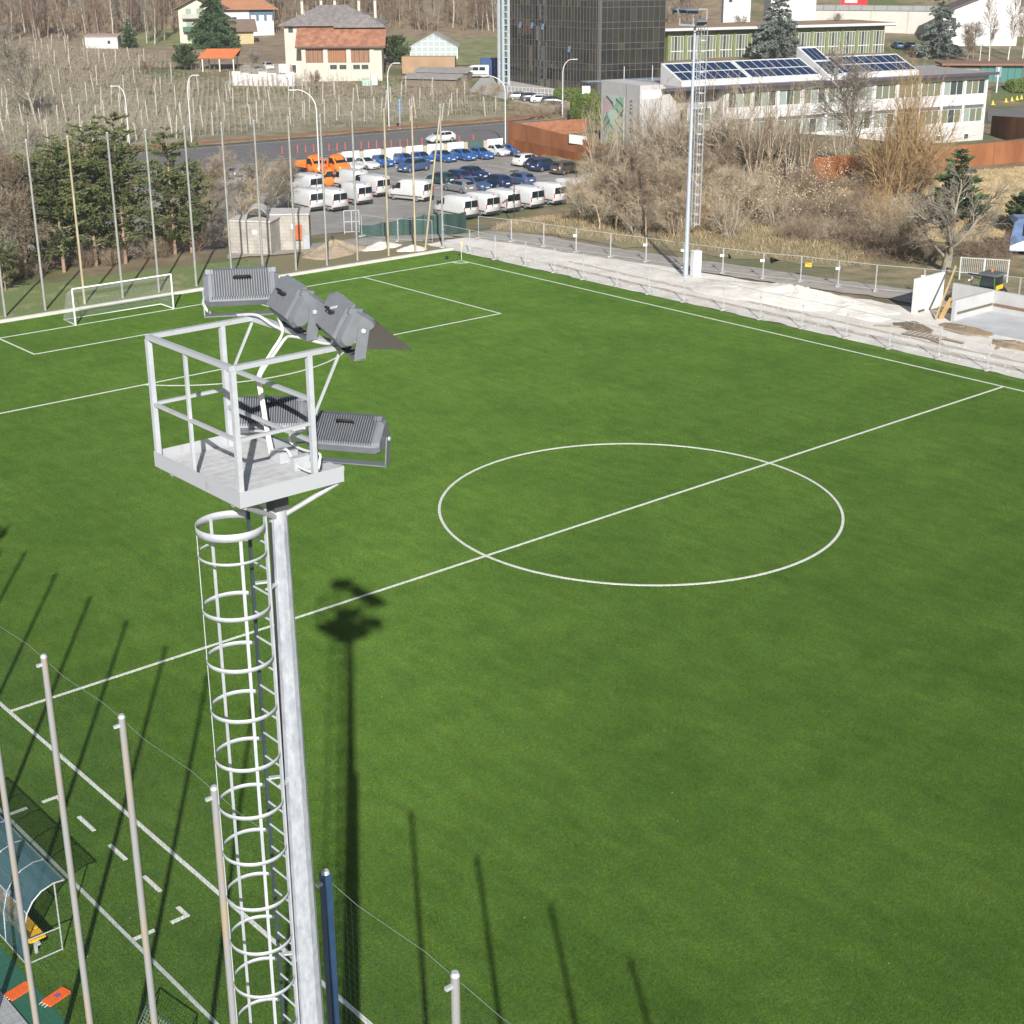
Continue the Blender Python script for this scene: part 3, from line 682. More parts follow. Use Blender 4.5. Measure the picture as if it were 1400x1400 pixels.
for i in range(420):
    x, y = 32.9+abs(rr.gauss(0, 2.6)), rr.uniform(-6, 52); s = rr.uniform(.012, .045)
    A = Rz(rr.uniform(0, 6))@Rx(rr.uniform(-.6, .6)); rub.cbox((x, y, .02+s*.3), (s, s*.7, s*.45), A)
tag(rub.build('rubble_stones', GRAVEL), 'scattered broken stones along the fence line', kind='stuff')

TRK = M('wheel_track_soil', (.42, .365, .30), .95, var=.15, scale=2.5, col2=(.50, .45, .38), bump=.6, bscale=9)
for k, (xa, xb) in enumerate(((33.6, 34.3), (35.3, 36.1))): struct('wheel_track', 'brownish wheel track in the gravel yard', drape('wheel_track', (xa, -8), (xa+.45, -8), (xb+.45, 44), (xb, 44), 2, 70, .064, .09, 30+k), TRK)
PLW = M('loose_plank', (.36, .28, .18), .85, var=.2, scale=4)
for k, (x, y, a, L) in enumerate(((36.2, 9.2, 1.2, 2.6), (36.9, 8.6, 1.5, 3.0), (38.2, 5.4, .4, 2.2), (37.4, 13.0, 2.2, 2.4))): tag(MB().box(-L/2, L/2, -.1, .1, 0, .05).build('loose_plank', PLW, None, loc=(x, y, .05+.05*(k == 1)), rz=a), 'loose timber plank lying on the gravel near the pallet', 'plank', 'loose planks by the pallet')
MESHW = M('fence_wire', (.42, .44, .45), .5, .4)
def site_panel_mesh(L=3.4, H=1.95):
    fr = MB(); r = .02
    fr.tube([(0, 0, .08), (0, 0, H)], r, 8); fr.tube([(L, 0, .08), (L, 0, H)], r, 8)
    fr.tube([(0, 0, H), (L, 0, H)], r, 8); fr.tube([(0, 0, .16), (L, 0, .16)], .014, 6)
    segs = [((x, 0, .16), (x, 0, H), .0022, .0022) for x in np.arange(.1, L, .1)]+[((0, 0, z), (L, 0, z), .0022, .0022) for z in np.arange(.36, H, .2)]
    return fr.mesh('panel_frame', GALV, True), seg_mesh('panel_wire', segs, MESHW, 3)
PF, PW = site_panel_mesh()
FT = MB().extrude([(-.34, -.11), (.34, -.11), (.36, -.07), (.36, .07), (.34, .11), (-.34, .11), (-.36, .07), (-.36, -.07)], 0, .13, 2).mesh('foot_block', M('fence_foot', (.40, .385, .36), .9, var=.2, scale=4))
CLIP = MB().box(-.03, .03, -.05, .05, 1.5, 1.58).mesh('clamp', GALV)
def site_panel(a, b, label, group):
    d = np.array(b)-np.array(a); L = np.linalg.norm(d); ang = math.atan2(d[1], d[0])
    z = tz(*a[:2])+.1
    t = thing('site_fence_panel', label, 'fence panel', (a[0], a[1], max(z, .02)), ang, group)
    f = link('panel_frame', PF, None, t); w_ = link('panel_wire', PW, None, t)
    for o in (f, w_): o.scale = (L/3.46, 1, 1)
    link('foot_block', FT, None, t, (0, 0, 0), PI/2); link('clamp', CLIP, None, t)
    return t
ys = [55.4, 51.9, 48.4, 44.8, 41.3, 37.9, 34.4, 30.95, 27.4, 23.75, 20.25, 16.7, 13.1, 9.6, 6.05, 2.55, -.95, -4.5]
for i in range(len(ys)-1):
    j = lambda k: 32.4+.10*math.sin(k*2.3)
    site_panel((j(i), ys[i]), (j(i+1), ys[i+1]+.03), 'wire mesh site fence panel on concrete foot along the touchline edge', 'site fence panels along the pitch')
f2 = [(37.2, 56.5), (38.2, 53.2), (38.9, 49.8), (39.4, 46.3), (40.1, 42.9), (40.8, 39.5), (41.4, 35.9), (42.1, 32.4), (42.9, 29.0), (44.1, 26.3), (44.8, 23.3), (45.6, 20.5), (47.0, 17.3), (48.3, 14.2), (49.4, 11), (50.3, 7.8), (51.0, 4.4)]
for a, b in zip(f2[:-1], f2[1:]): site_panel(a, b, 'wire mesh site fence panel between the gravel yard and the path', 'site fence panels along the path')
for k, i in enumerate((3, 5, 6, 7, 8, 10, 12, 13)):
    a = f2[i]; s_ = MB().box(-.16, .16, -.006, .006, 1.28, 1.48); tag(s_.build('fence_tag', WHITE, None, loc=(a[0]-.12, a[1]+.06, tz(*a)+.1), rz=R_(-50)), 'small white plate wired to a site fence post', 'plate', 'white plates on the path fence')

a = f2[9]; yb = thing('yellow_box', 'small yellow box clipped to the path fence', 'box', (a[0]+1.2, a[1]+.3, tz(*a)+1.05), R_(-55)); MB().box(-.25, .25, -.12, .12, 0, .28).build('body', M('box_yellow', (.75, .45, .02), .5), yb); MB().box(-.27, .27, -.14, .14, .281, .31).build('lid', M('box_yellow', (.75, .45, .02), .5), yb)
# wall panels and pit
CW = M('cast_concrete_white', (.60, .59, .57), .85, var=.06, scale=.8, bump=.08, col2=(.64, .63, .61))
CG = M('cast_concrete_grey', (.44, .44, .435), .88, var=.08, scale=.9, bump=.1)
wp = thing('concrete_wall_panel', 'tall upright white concrete wall panel standing in the yard', 'wall', (41.75, 14.55, 0), R_(2))
MB().box(0, 3.6, -.1, .1, -.1, 2.42).build('slab', CW, wp); MB().box(.5, 1.2, -.22, -.11, .03, .13).build('base_timber', M('dark_timber', (.10, .085, .07), .8), wp)
pit = thing('retaining_wall', 'grey concrete retaining wall enclosing the unfinished pit', 'wall', (0, 0, 0))
MB().box(41.6, 46.2, 11.1, 11.35, -.1, 1.5).build('wall_section', CG, pit)
for i, (a, b) in enumerate(((14.4, 11.36), (11.34, 7.4), (7.38, 3.4), (3.38, -.6), (-.62, -5))): MB().box(46.2, 46.45, b, a, -.1, 1.52).build('wall_section', CG, pit)
MB().box(41.9, 46.1, 11.02, 11.09, .52, .66).build('ledge_strip', M('ledge_brown', (.13, .11, .09), .85), pit)
for i in range(4): MB().box(46.10, 46.19, 7.6-i*3.9, 10.9-i*3.9, .52, .66).build('ledge_strip', M('ledge_rust', (.22, .12, .07), .85), pit)
struct('pit_floor', 'pale concrete floor of the pit', MB().box(40.4, 46.2, -6, 11.05, -.1, .085).mesh('pit_floor'), M('pit_screed', (.46, .47, .48), .85, var=.12, scale=.6, bump=.1))
a = G(1279, 437); PROPM = M('prop_timber', (.42, .31, .15), .75, var=.15, scale=4)
b = onY(1307, 364, 13.2)
tag(MB().bar((0, 0, .02), tuple(np.array(b)-np.array([a[0], a[1], 0])), .09, .16).build('timber_prop', PROPM, None, loc=(a[0], a[1], 0)), 'long timber prop leaning against the wall panel', 'prop')
a2 = G(1286, 436); b2 = onY(1301, 408, 11.6)
tag(MB().bar((0, 0, .02), tuple(np.array(b2)-np.array([a2[0], a2[1], 0])), .06, .30).build('formwork_board', M('formwork_yellow', (.50, .32, .12), .75, var=.15), None, loc=(a2[0], a2[1], 0)), 'short yellow formwork board leaning on the pit wall', 'board')
p = G(1263, 461); pal = thing('wooden_pallet', 'slatted wooden pallet lying on the gravel by the fence', 'pallet', (p[0], p[1], .06), R_(-84))
for i in range(8): MB().box(-1.3+i*.36, -1.3+i*.36+.16, -.45, .45, .10, .13).build('slat', M('pallet_wood', (.42, .38, .31), .85, var=.15, scale=5), pal)
for y in (-.42, 0, .36): MB().box(-1.32, 1.4, y, y+.07, 0, .099).build('bearer', M('pallet_bearer', (.18, .15, .12), .9), pal)

# far floodlight mast, cabinet
far = thing('floodlight_tower', 'far galvanised floodlight mast with slim caged ladder beside the gravel yard', 'tower', (39.1, 33.58, 0))
zs = np.linspace(-.2, 18.6, 6); MB().tube([(0, 0, z) for z in zs], [.20-.0055*z for z in zs], 14).build('mast', M('mast_blue_grey', (.46, .51, .57), .45, .35, var=.06, scale=3), far, True)
fl_ = MB()
for s in (-1, 1): fl_.bar((.42, -.17+s*.17*1, 3.8), (.36, -.17+s*.17, 18.4), .05, .03)
fl = fl_.build('ladder_stile', GALV, far)
for z in np.arange(3.9, 18.3, .3): MB().bar((.40, -.34, z), (.40, 0, z), .02).build('rung', GALV, fl)
for z in np.arange(4.0, 18.4, .75): MB().ring((.72, -.17), .348, .36, z-.02, z+.02, -PI*.84, PI*.84, 16).build('cage_hoop', GALV, far, True)
for a_ in (-1.4, -.5, .5, 1.4):
    MB().bar((.72+.35*math.cos(a_), -.17+.35*math.sin(a_), 3.9), (.72+.35*math.cos(a_), -.17+.35*math.sin(a_), 18.4), .04, .012).build('cage_strap', GALV, far)
MB().box(-.75, .75, -.5, .9, 18.55, 18.66).build('platform', PLATM, far)
for (x, y) in ((-.72, -.47), (-.72, .87), (.72, -.47), (.72, .87)): MB().bar((x, y, 18.6), (x, y, 19.7), .05).build('rail_post', PLATM, far)
for a_, b_ in (((-.72, -.47), (-.72, .87)), ((-.72, .87), (.72, .87)), ((.72, .87), (.72, -.47)), ((.72, -.47), (-.72, -.47))):
    MB().bar((*a_, 19.7), (*b_, 19.7), .05).build('rail', PLATM, far)
for i, (x, y, yw) in enumerate(((39.1-.9, 33.6-.6, 2.2), (39.1-.9, 33.6+.3, 1.6), (39.1-.9, 33.6+1.1, 1.2), (39.1-.3, 33.6-.9, 2.7))):
    floodlight('floodlight', 'small dark floodlight on the far mast platform', (x, y, 19.3 if i != 3 else 18.5), yw, .35, False, 'floodlights on the far mast')
cab = thing('electric_cabinet', 'tall white electric cabinet beside the far floodlight mast', 'cabinet', (39.75, 33.15, 0), R_(-20))
MB().box(-.32, .32, -.3, .3, 0, 1.95).build('body', WHITE, cab); MB().box(-.29, .29, -.312, -.302, .12, 1.86).build('door', WHITE, cab); MB().box(.2, .24, -.33, -.313, .95, 1.1).build('handle', DARKGREY, cab); MB().box(-.36, .36, -.34, .34, 1.951, 1.99).build('roof', WHITE, cab)

# gate, tractor, coach
gt = thing('slat_gate', 'grey metal slat gate standing behind the tractor', 'gate', (54.0, 18.9, tz(54, 18.9)), math.atan2(-3.0, 1.75))
for x in (0, 1.75, 3.5): MB().box(x-.05, x+.05, -.05, .05, -.1, 1.8).build('gate_post', GALV, gt)
for k in range(24): MB().box(.12+k*.14, .145+k*.14, -.015, .015, .62, 1.72).build('slat', GALV, gt)
for z in (.6, 1.74): MB().box(.05, 3.45, -.025, .025, z-.03, z+.03).build('rail', GALV, gt)
TG = M('tractor_green', (.03, .16, .05), .4, var=.1, coat=.3); TYL = M('tractor_yellow', (.80, .50, .02), .4, var=.05)
CABG = M_glass('vehicle_glass', (.012, .018, .022), .05)
def wheel(parent, x, y, z, r, w_, rimcol=None):
    k = 20; t = MB(); t.tube([(x, y-w_/2, z), (x, y-w_/2+.03, z), (x, y+w_/2-.03, z), (x, y+w_/2, z)], [r*.9, r, r, r*.9], k)
    o = t.build('wheel', BLACK, parent, True)
    for s in (-1, 1):
        MB().tube([(x, y+s*(w_/2+.002), z), (x, y+s*(w_/2+.014), z)], [r*.66, r*.60], 16).build('rim', rimcol or M('alloy_rim', (.42, .43, .45), .35, .7), o, True)
    return o
p = G(1345, 419); tr = thing('tractor', 'green and yellow tractor with orange beacon parked behind the pit wall', 'tractor', (p[0], p[1], tz(p[0], p[1])+.04), R_(97))
MB().extrude([(.2, .75), (1.9, .70), (2.0, 1.0), (1.85, 1.32), (.2, 1.42)], -.36, .36, 1).build('bonnet', TG, tr)
MB().extrude([(-1.0, .7), (.25, .7), (.25, 1.2), (-1.0, 1.2)], -.55, .55, 1).build('chassis', TG, tr)
MB().extrude([(-.95, 1.2), (.3, 1.2), (.15, 2.35), (-.85, 2.35)], -.62, .62, 1).build('cab_glass', CABG, tr)
MB().extrude([(-1.1, 2.36), (.35, 2.36), (.3, 2.5), (-1.0, 2.5)], -.75, .75, 1).build('cab_roof', M('tractor_roof', (.10, .11, .11), .5), tr)
for x, x2 in ((-.95, -.85), (.3, .15)):
    for y in (-.64, .64): MB().bar((x, y, 1.2), (x2, y, 2.36), .07).build('cab_pillar', TG, tr)
MB().box(-.5, .05, -.70, -.63, 1.45, 1.75).build('yellow_panel', TYL, tr); MB().box(-1.02, -.96, -.5, .5, 1.4, 1.7).build('yellow_panel', TYL, tr)
MB().tube([(-.2, -.3, 2.5), (-.2, -.3, 2.72)], [.08, .06], 10).build('beacon', M('beacon_orange', (.85, .16, .02), .4), tr, True)
for y in (-.78, .78): wheel(tr, -.55, y, .75, .75, .42, TYL); wheel(tr, 1.45, y*.9, .48, .48, .3, TYL)
MB().bar((-.2, -.85, 1.9), (2.0, -1.2, 1.95), .08).build('loader_arm', DARKGREY, tr)
BUSM = M('coach_blue', (.05, .10, .24), .3, .2, var=.25, scale=.7, col2=(.16, .24, .42), coat=.5)
p = GT(1379, 350); bus = thing('coach', 'blue and white coach parked beyond the slat gate', 'coach', (p[0], p[1], p[2]+.03), R_(-47))
bb = MB(); prof = [(0, .35), (.0, 1.4), (.18, 2.7), (.5, 3.0), (11.6, 3.05), (11.9, 2.7), (12.0, .35)]
bb.extrude(prof, 0, 2.5, 1); bb.build('body', BUSM, bus)
for k in range(7): MB().slab([(.9+k*1.55, -.012, 1.65), (2.35+k*1.55, -.012, 1.65), (2.35+k*1.55, -.012, 2.6), (.9+k*1.55, -.012, 2.6)], .01).build('side_window', CABG, bus)
MB().slab([(-.005, 2.2, 1.5), (-.005, .3, 1.5), (.165, .3, 2.65), (.165, 2.2, 2.65)], .02).build('end_window', CABG, bus)
for y in (.12, 2.12): MB().box(-.03, .0, y, y+.28, .65, .9).build('lamp', WHITE, bus)
MB().extrude([(.0, .45), (2.6, .45), (1.2, 1.3), (.02, .8)], -.011, -.002, 1).build('white_swoosh', WHITE, bus)
for x in (2.4, 9.2):
    for y in (.12, 2.38): wheel(bus, x, y, .48, .48, .28)
# ------------------------------------------------------------------ car park, road
ASPH = M('car_park_asphalt', (.24, .225, .205), .9, var=.12, scale=.5, col2=(.28, .265, .245), bump=.2, bscale=14)
ROADM = M('road_asphalt', (.15, .14, .138), .85, var=.1, scale=.4, bump=.15, bscale=14)
struct('car_park', 'grey asphalt car park', drape('car_park', (-30, 84), (84.6, 76), (89.6, 130), (-30, 150), 40, 30, .05), ASPH)
MARK = M('road_paint', (.58, .57, .54), .8, var=.2, scale=3)
F1, F2 = G(300, 200, -2.5), G(690, 168, -2.5); N1, N2 = G(300, 226, -2.5), G(700, 195, -2.5)
def ext(a, b, k): return a+(a-b)*k
rq = [ext(N1, N2, 2.0), ext(N2, N1, .12), ext(F2, F1, .12), ext(F1, F2, 2.0)]
struct('road', 'asphalt road running past the car park', drape('road', *rq, 60, 4, .11), ROADM)
FRD = (F2-F1)/np.linalg.norm(F2-F1); NRD = (N2-N1)/np.linalg.norm(N2-N1)
ROADA = math.atan2(FRD[1], FRD[0])
for base, dr, off in ((F1, FRD, -.8), (N1, NRD, .9)):
    nn = np.array([-dr[1], dr[0], 0]); a = base-dr*60+nn*off; b = base+dr*62+nn*off
    s_ = MB(); k = 40
    for i in range(k):
        p, q = a+(b-a)*i/k, a+(b-a)*(i+1)/k
        z = tz(*((p+q)[:2]/2))+.125; s_.poly([(p[0]-nn[0]*.08, p[1]-nn[1]*.08, z), (q[0]-nn[0]*.08, q[1]-nn[1]*.08, z), (q[0]+nn[0]*.08, q[1]+nn[1]*.08, z), (p[0]+nn[0]*.08, p[1]+nn[1]*.08, z)])
    s_o = s_.build('edge_line', MARK); s_o['kind'] = 'structure'; s_o['label'] = 'white painted edge line of the road'
# bay lines in the car park
bay = MB()
for x in np.arange(44, 84, 2.6): bay.box(x-.06, x+.06, 101.5, 106.8, -2.502, -2.497)
bay.box(44, 84, 95.9, 96.05, -2.502, -2.497)
o = bay.build('bay_lines', MARK); o['kind'] = 'structure'; o['label'] = 'faded white parking bay lines'
# corten guard rail
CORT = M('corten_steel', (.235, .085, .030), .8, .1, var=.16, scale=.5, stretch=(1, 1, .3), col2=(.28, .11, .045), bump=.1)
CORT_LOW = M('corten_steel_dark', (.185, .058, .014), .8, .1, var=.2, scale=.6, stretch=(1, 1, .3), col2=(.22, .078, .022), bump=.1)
CORT2 = M('corten_rail', (.20, .085, .045), .8, .1, var=.2, scale=1.2)
gr = thing('guard_rail', 'rusty steel guard rail along the far side of the road', 'guard rail')
nn = np.array([-FRD[1], FRD[0], 0]); a = F1-FRD*70+nn*1.0; L = 70+np.linalg.norm(F2-F1)+10
for s in np.arange(0, L, 4.0):
    p, q = a+FRD*s, a+FRD*min(s+4.0, L); zp, zq = tz(p[0], p[1]), tz(q[0], q[1])
    MB().bar((p[0], p[1], zp+.62), (q[0], q[1], zq+.62), .08, .32).build('rail_beam', CORT2, gr)
    MB().bar((p[0], p[1], zp-.1), (p[0], p[1], zp+.8), .12).build('rail_post', CORT2, gr)
# white site wall along the car park
A, B = G(464, 208, -.4), G(690, 188.6, -.4); d = B-A; L = np.linalg.norm(d[:2]); ang = math.atan2(d[1], d[0])
wl = thing('site_wall', 'low white board wall between car park and road', 'wall', (A[0], A[1], -2.5), ang)
k = 8; PB = M('wall_post_buff', (.42, .37, .27), .85)
for i in range(k):
    x0_, x1_ = L*i/k+.35, L*(i+1)/k-.35
    mt_ = M('board_green', (.06, .11, .10), .7) if i == 6 else WHITE
    MB().box(x0_, x1_, -.05, .05, .1, 2.1).build('board', mt_, wl)
    MB().box(L*i/k-.3, L*i/k+.3, -.12, .12, .0, 2.0).build('post', PB, wl)
# delineator posts
RED = M('delineator_red', (.62, .09, .05), .6)
for i, px in enumerate([386, 396, 407, 418, 429, 450, 461, 472, 483, 494, 504, 515, 525, 535, 547, 557, 577, 628, 647]):
    nf = N1+NRD*0.0; py = 208-(px-400)*.062
    p = G(px, py, -2.4); z = tz(p[0], p[1])+.11
    t = thing('delineator_post', 'slim red plastic delineator post beside the road', 'post', (p[0], p[1], z), 0, 'red delineator posts along the road')
    MB().tube([(0, 0, 0), (0, 0, .95)], [.07, .055], 8).build('shaft', RED, t, True); MB().tube([(0, 0, 0), (0, 0, .05)], .16, 10).build('foot', RED, t, True)
# street lamps
LAMPW = M('lamp_post_white', (.62, .63, .62), .5, .1, var=.05)
def street_lamp(label, px, py, h, arm, reach, z=None, r=.09):
    p = G(px, py, -2.4) if z is None else GT(px, py); t = thing('street_lamp', label, 'street lamp', (p[0], p[1], tz(p[0], p[1])), 0, 'curved street lamps')
    u = np.array([math.cos(arm), math.sin(arm), 0]); pts = [(0, 0, -.2), (0, 0, h*.55), (0, 0, h*.78)]
    for k_ in np.linspace(.2, 1, 7): pts.append(tuple(u*reach*(1-math.cos(k_*PI/2))+np.array([0, 0, h*.78+h*.22*math.sin(k_*PI/2)])))
    e = np.array(pts[-1]); MB().tube(pts, list(np.linspace(r, r*.5, len(pts))), 10).build('pole', LAMPW, t, True)
    MB().cbox(e+u*.35-np.array([0, 0, .03]), (.45, .14, .07), Rz(arm)).build('lamp_head', M('lamp_head', (.45, .46, .46), .5), t)
al_ = math.atan2(.65, -.757)
street_lamp('white curved street lamp beside the rusty wall', 691, 197, 9.6, al_, 2.6)
street_lamp('white curved street lamp behind the orange trucks', 437, 243, 10.6, al_, 2.4)
street_lamp('white curved street lamp by the clipped hedge', 769, 160, 9.2, al_+PI, 1.6, 0)
street_lamp('white curved street lamp rising above the green pines', 177, 196, 8.2, al_, 1.2)
street_lamp('straight looking white street lamp in the orchard edge', 262, 195, 9.6, al_+PI, 1.0)
street_lamp('white curved street lamp at the orchard beside the road sign', 532, 176, 10.0, al_+PI, 1.2)
# road sign seen from the back
p = GT(547, 177); sg_ = thing('road_sign', 'tall blue grey back of a road sign at the orchard edge', 'sign', p, ROADA)
MB().bar((0, 0, -.1), (0, 0, 4.6), .12).build('post', GALV, sg_)
MB().box(-.42, .42, -.03, .03, 2.3, 4.6).build('panel', M('sign_back', (.20, .27, .33), .5, .3), sg_)
for z in (2.9, 3.5, 4.1): MB().box(-.40, .40, -.06, -.031, z, z+.06).build('stiffener', M('sign_stiff', (.10, .15, .19), .5, .3), sg_)
# corten retaining wall beside the car park
def panel_wall(name, label, pts, top, bot, mat, step=2.4, th=.12):
    t = thing(name, label, 'wall', (pts[0][0], pts[0][1], 0)); o = np.array(pts[0][:2])
    rs = random.Random(len(label))
    for a_, b_, ta, tb in zip(pts[:-1], pts[1:], top[:-1], top[1:]):
        a_, b_ = np.array(a_[:2])-o, np.array(b_[:2])-o; Ls = np.linalg.norm(b_-a_); n_ = max(1, round(Ls/step)); d_ = (b_-a_)/Ls; nr = np.array([-d_[1], d_[0]])
        for i in range(n_):
            p_, q_ = a_+d_*(Ls*i/n_+.012), a_+d_*(Ls*(i+1)/n_-.012); zt0 = ta+(tb-ta)*i/n_; zt1 = ta+(tb-ta)*(i+1)/n_; of = rs.uniform(-.025, .025)
            P_ = [p_+nr*(of-th/2), q_+nr*(of-th/2), q_+nr*(of+th/2), p_+nr*(of+th/2)]; zt = (zt0, zt1, zt1, zt0)
            FQ = [(0, 3, 2, 1), (4, 5, 6, 7), (0, 1, 5, 4), (1, 2, 6, 5), (2, 3, 7, 6), (3, 0, 4, 7)]
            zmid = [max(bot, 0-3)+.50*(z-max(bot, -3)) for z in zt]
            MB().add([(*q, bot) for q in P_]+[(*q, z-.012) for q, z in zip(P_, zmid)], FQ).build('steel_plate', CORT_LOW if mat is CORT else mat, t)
            MB().add([(*q, z+.012) for q, z in zip(P_, zmid)]+[(*q, z) for q, z in zip(P_, zt)], FQ).build('steel_plate', mat, t)
    return t
def onW(px, py):
    d = ray(px, py); nw = np.array([1, -.1]); t = (86.0-8.0-(CAM[:2]@nw))/(d[:2]@nw); return CAM+d*t
wa, wb, wc = onW(695, 165), onW(862, 206), onW(900, 232)
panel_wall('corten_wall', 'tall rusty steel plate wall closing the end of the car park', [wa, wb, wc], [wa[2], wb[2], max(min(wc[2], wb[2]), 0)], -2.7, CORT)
A2, B2 = G(704, 190, -2.5), G(802, 190, -2.5); A2[2] = top_z(A2, 168.5); B2[2] = top_z(B2, 162)
panel_wall('corten_wall', 'far rusty wall of the sunken ramp behind the first', [A2, B2], [A2[2], B2[2]], -2.9, M('corten_far', (.26, .10, .05), .85, .05, var=.15, scale=1.2, col2=(.30, .13, .07)), 3.0, .3)
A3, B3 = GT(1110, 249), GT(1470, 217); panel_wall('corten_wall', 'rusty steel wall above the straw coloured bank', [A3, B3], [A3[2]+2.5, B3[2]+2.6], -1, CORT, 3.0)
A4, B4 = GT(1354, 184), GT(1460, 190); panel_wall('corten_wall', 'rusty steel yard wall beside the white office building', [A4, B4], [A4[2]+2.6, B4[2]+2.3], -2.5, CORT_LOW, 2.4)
tag(MB().box(-1.6, 1.6, -.05, .05, 0, 1.1).build('white_banner', WHITE, None, loc=(onW(791, 192)[0]-.12, onW(791, 192)[1], onW(791, 197)[2]), rz=PI/2), 'blank white board fixed to the end of the rusty wall', 'board')

# ------------------------------------------------------------------ vehicles: lofted bodies, nose along +x
def loft_body(st):
    rings = []
    for (x, zb, zm, zbelt, zr, wb_, wm, wbelt, wr) in st:
        half = [(wb_*.85, zb), (wb_, zb+.06), (wm, zm), (wbelt, zbelt), (wr, zr-.05), (wr*.72, zr)]
        rings.append([(x, -y, z) for y, z in half]+[(x, y, z) for y, z in reversed(half)])
    m_ = MB(); k = len(rings[0]); vs = [p for r in rings for p in r]
    fs = [(i*k+j, (i+1)*k+j, (i+1)*k+(j+1) % k, i*k+(j+1) % k) for i in range(len(rings)-1) for j in range(k)]
    fs += [tuple(range(k)), tuple(reversed(range((len(rings)-1)*k, len(rings)*k)))]
    m_.add(vs, fs); return m_
def paint(name, c, metal=.25): return M('paint_'+name, c, .28, metal, var=.03, coat=.6)
TAIL = M('tail_light', (.45, .015, .012), .25); HEAD = M('head_light', (.75, .77, .78), .15, .2); PLATE = M('number_plate', (.72, .72, .70), .5)
def hatch(name, label, mat, loc, rz, L=4.2, W=1.78, H=1.46, suv=False, group=None, wagon=False):
    t = thing(name, label, 'car', loc, rz, group); h = W/2; g = .22 if suv else .17; f = L/2
    belt = .93 if not suv else 1.05; hood = belt-.03
    rear_x = -f+.12 if wagon else -f+.22
    st = [(f, g+.10, .50, .62, .68, h*.62, h*.72, h*.66, h*.60), (f-.12, g, .52, .70, .76, h*.86, h*.90, h*.84, h*.78), (f-.55, g, .55, hood-.06, hood-.0, h*.96, h, h*.94, h*.84),
          (f-1.15, g, .55, belt, hood+.08, h*.96, h, h*.95, h*.86), (f-1.95, g, .55, belt+.01, H-.05, h*.96, h, h*.95, h*.74), (f-2.5, g, .55, belt+.02, H, h*.96, h, h*.95, h*.72),
          (-f+1.0, g, .55, belt+.05, H-.03, h*.96, h, h*.95, h*.70), (rear_x+.28, g, .56, belt+.06, H-.12, h*.95, h*.98, h*.92, h*.66), (-f+.10, g+.03, .58, belt-.0, belt+.10, h*.92, h*.95, h*.88, h*.74), (-f, g+.1, .58, .80, .86, h*.80, h*.84, h*.80, h*.74)]
    loft_body(st).build('body', mat, t, True)
    a_, b_ = st[3], st[4]
    MB().slab([(a_[0]-.06, -a_[8]*.86, a_[4]+.035), (a_[0]-.06, a_[8]*.86, a_[4]+.035), (b_[0]+.06, b_[8]*.80, b_[4]+.0), (b_[0]+.06, -b_[8]*.80, b_[4]+.0)], .02).build('windscreen', CABG, t)
    a_, b_ = st[8], st[7]
    MB().slab([(a_[0]+.0, a_[8]*.8, a_[4]+.02), (a_[0]+.0, -a_[8]*.8, a_[4]+.02), (b_[0]-.05, -b_[8]*.85, b_[4]-.02), (b_[0]-.05, b_[8]*.85, b_[4]-.02)], .02).build('rear_window', CABG, t)
    for s in (-1, 1):
        y0_, y1_ = s*(h*.95+.006), s*(h*.745+.012); zt = H-.13
        for (xa, xb, xc, xd) in ((f-1.45, f-2.28, f-2.28, f-1.95), (f-2.34, rear_x+.55, rear_x+.72, f-2.34)):
            q = [(xa, y0_, belt+.045), (xb, y0_, belt+.06), (xc, y1_, zt), (xd, y1_, zt)]
            MB().slab(q if s < 0 else q[::-1], .012).build('side_window', CABG, t)
        MB().cbox((f-.16, s*h*.70, .64), (.10, .15, .07), Rz(-s*.35)).build('headlight', HEAD, t)
        MB().cbox((-f+.07, s*h*.76, .86), (.06, .10, .08)).build('taillight', TAIL, t)
        MB().cbox((f-1.35, s*(h+.07), belt+.07), (.06, .09, .06)).build('mirror', mat, t)
    MB().box(f-.10, f+.012, -h*.55, h*.55, .30, .44).build('grille', DARKGREY, t); MB().box(-f-.012, -f+.05, -.26, .26, .62, .74).build('plate', PLATE, t)
    MB().box(f-.03, f+.02, -.26, .26, .40, .50).build('plate', PLATE, t)
    r = .36 if suv else .315
    for x in (f-.82, -f+.78):
        for s in (-1, 1): wheel(t, x, s*(h-.10), r, r, .21)
    return t
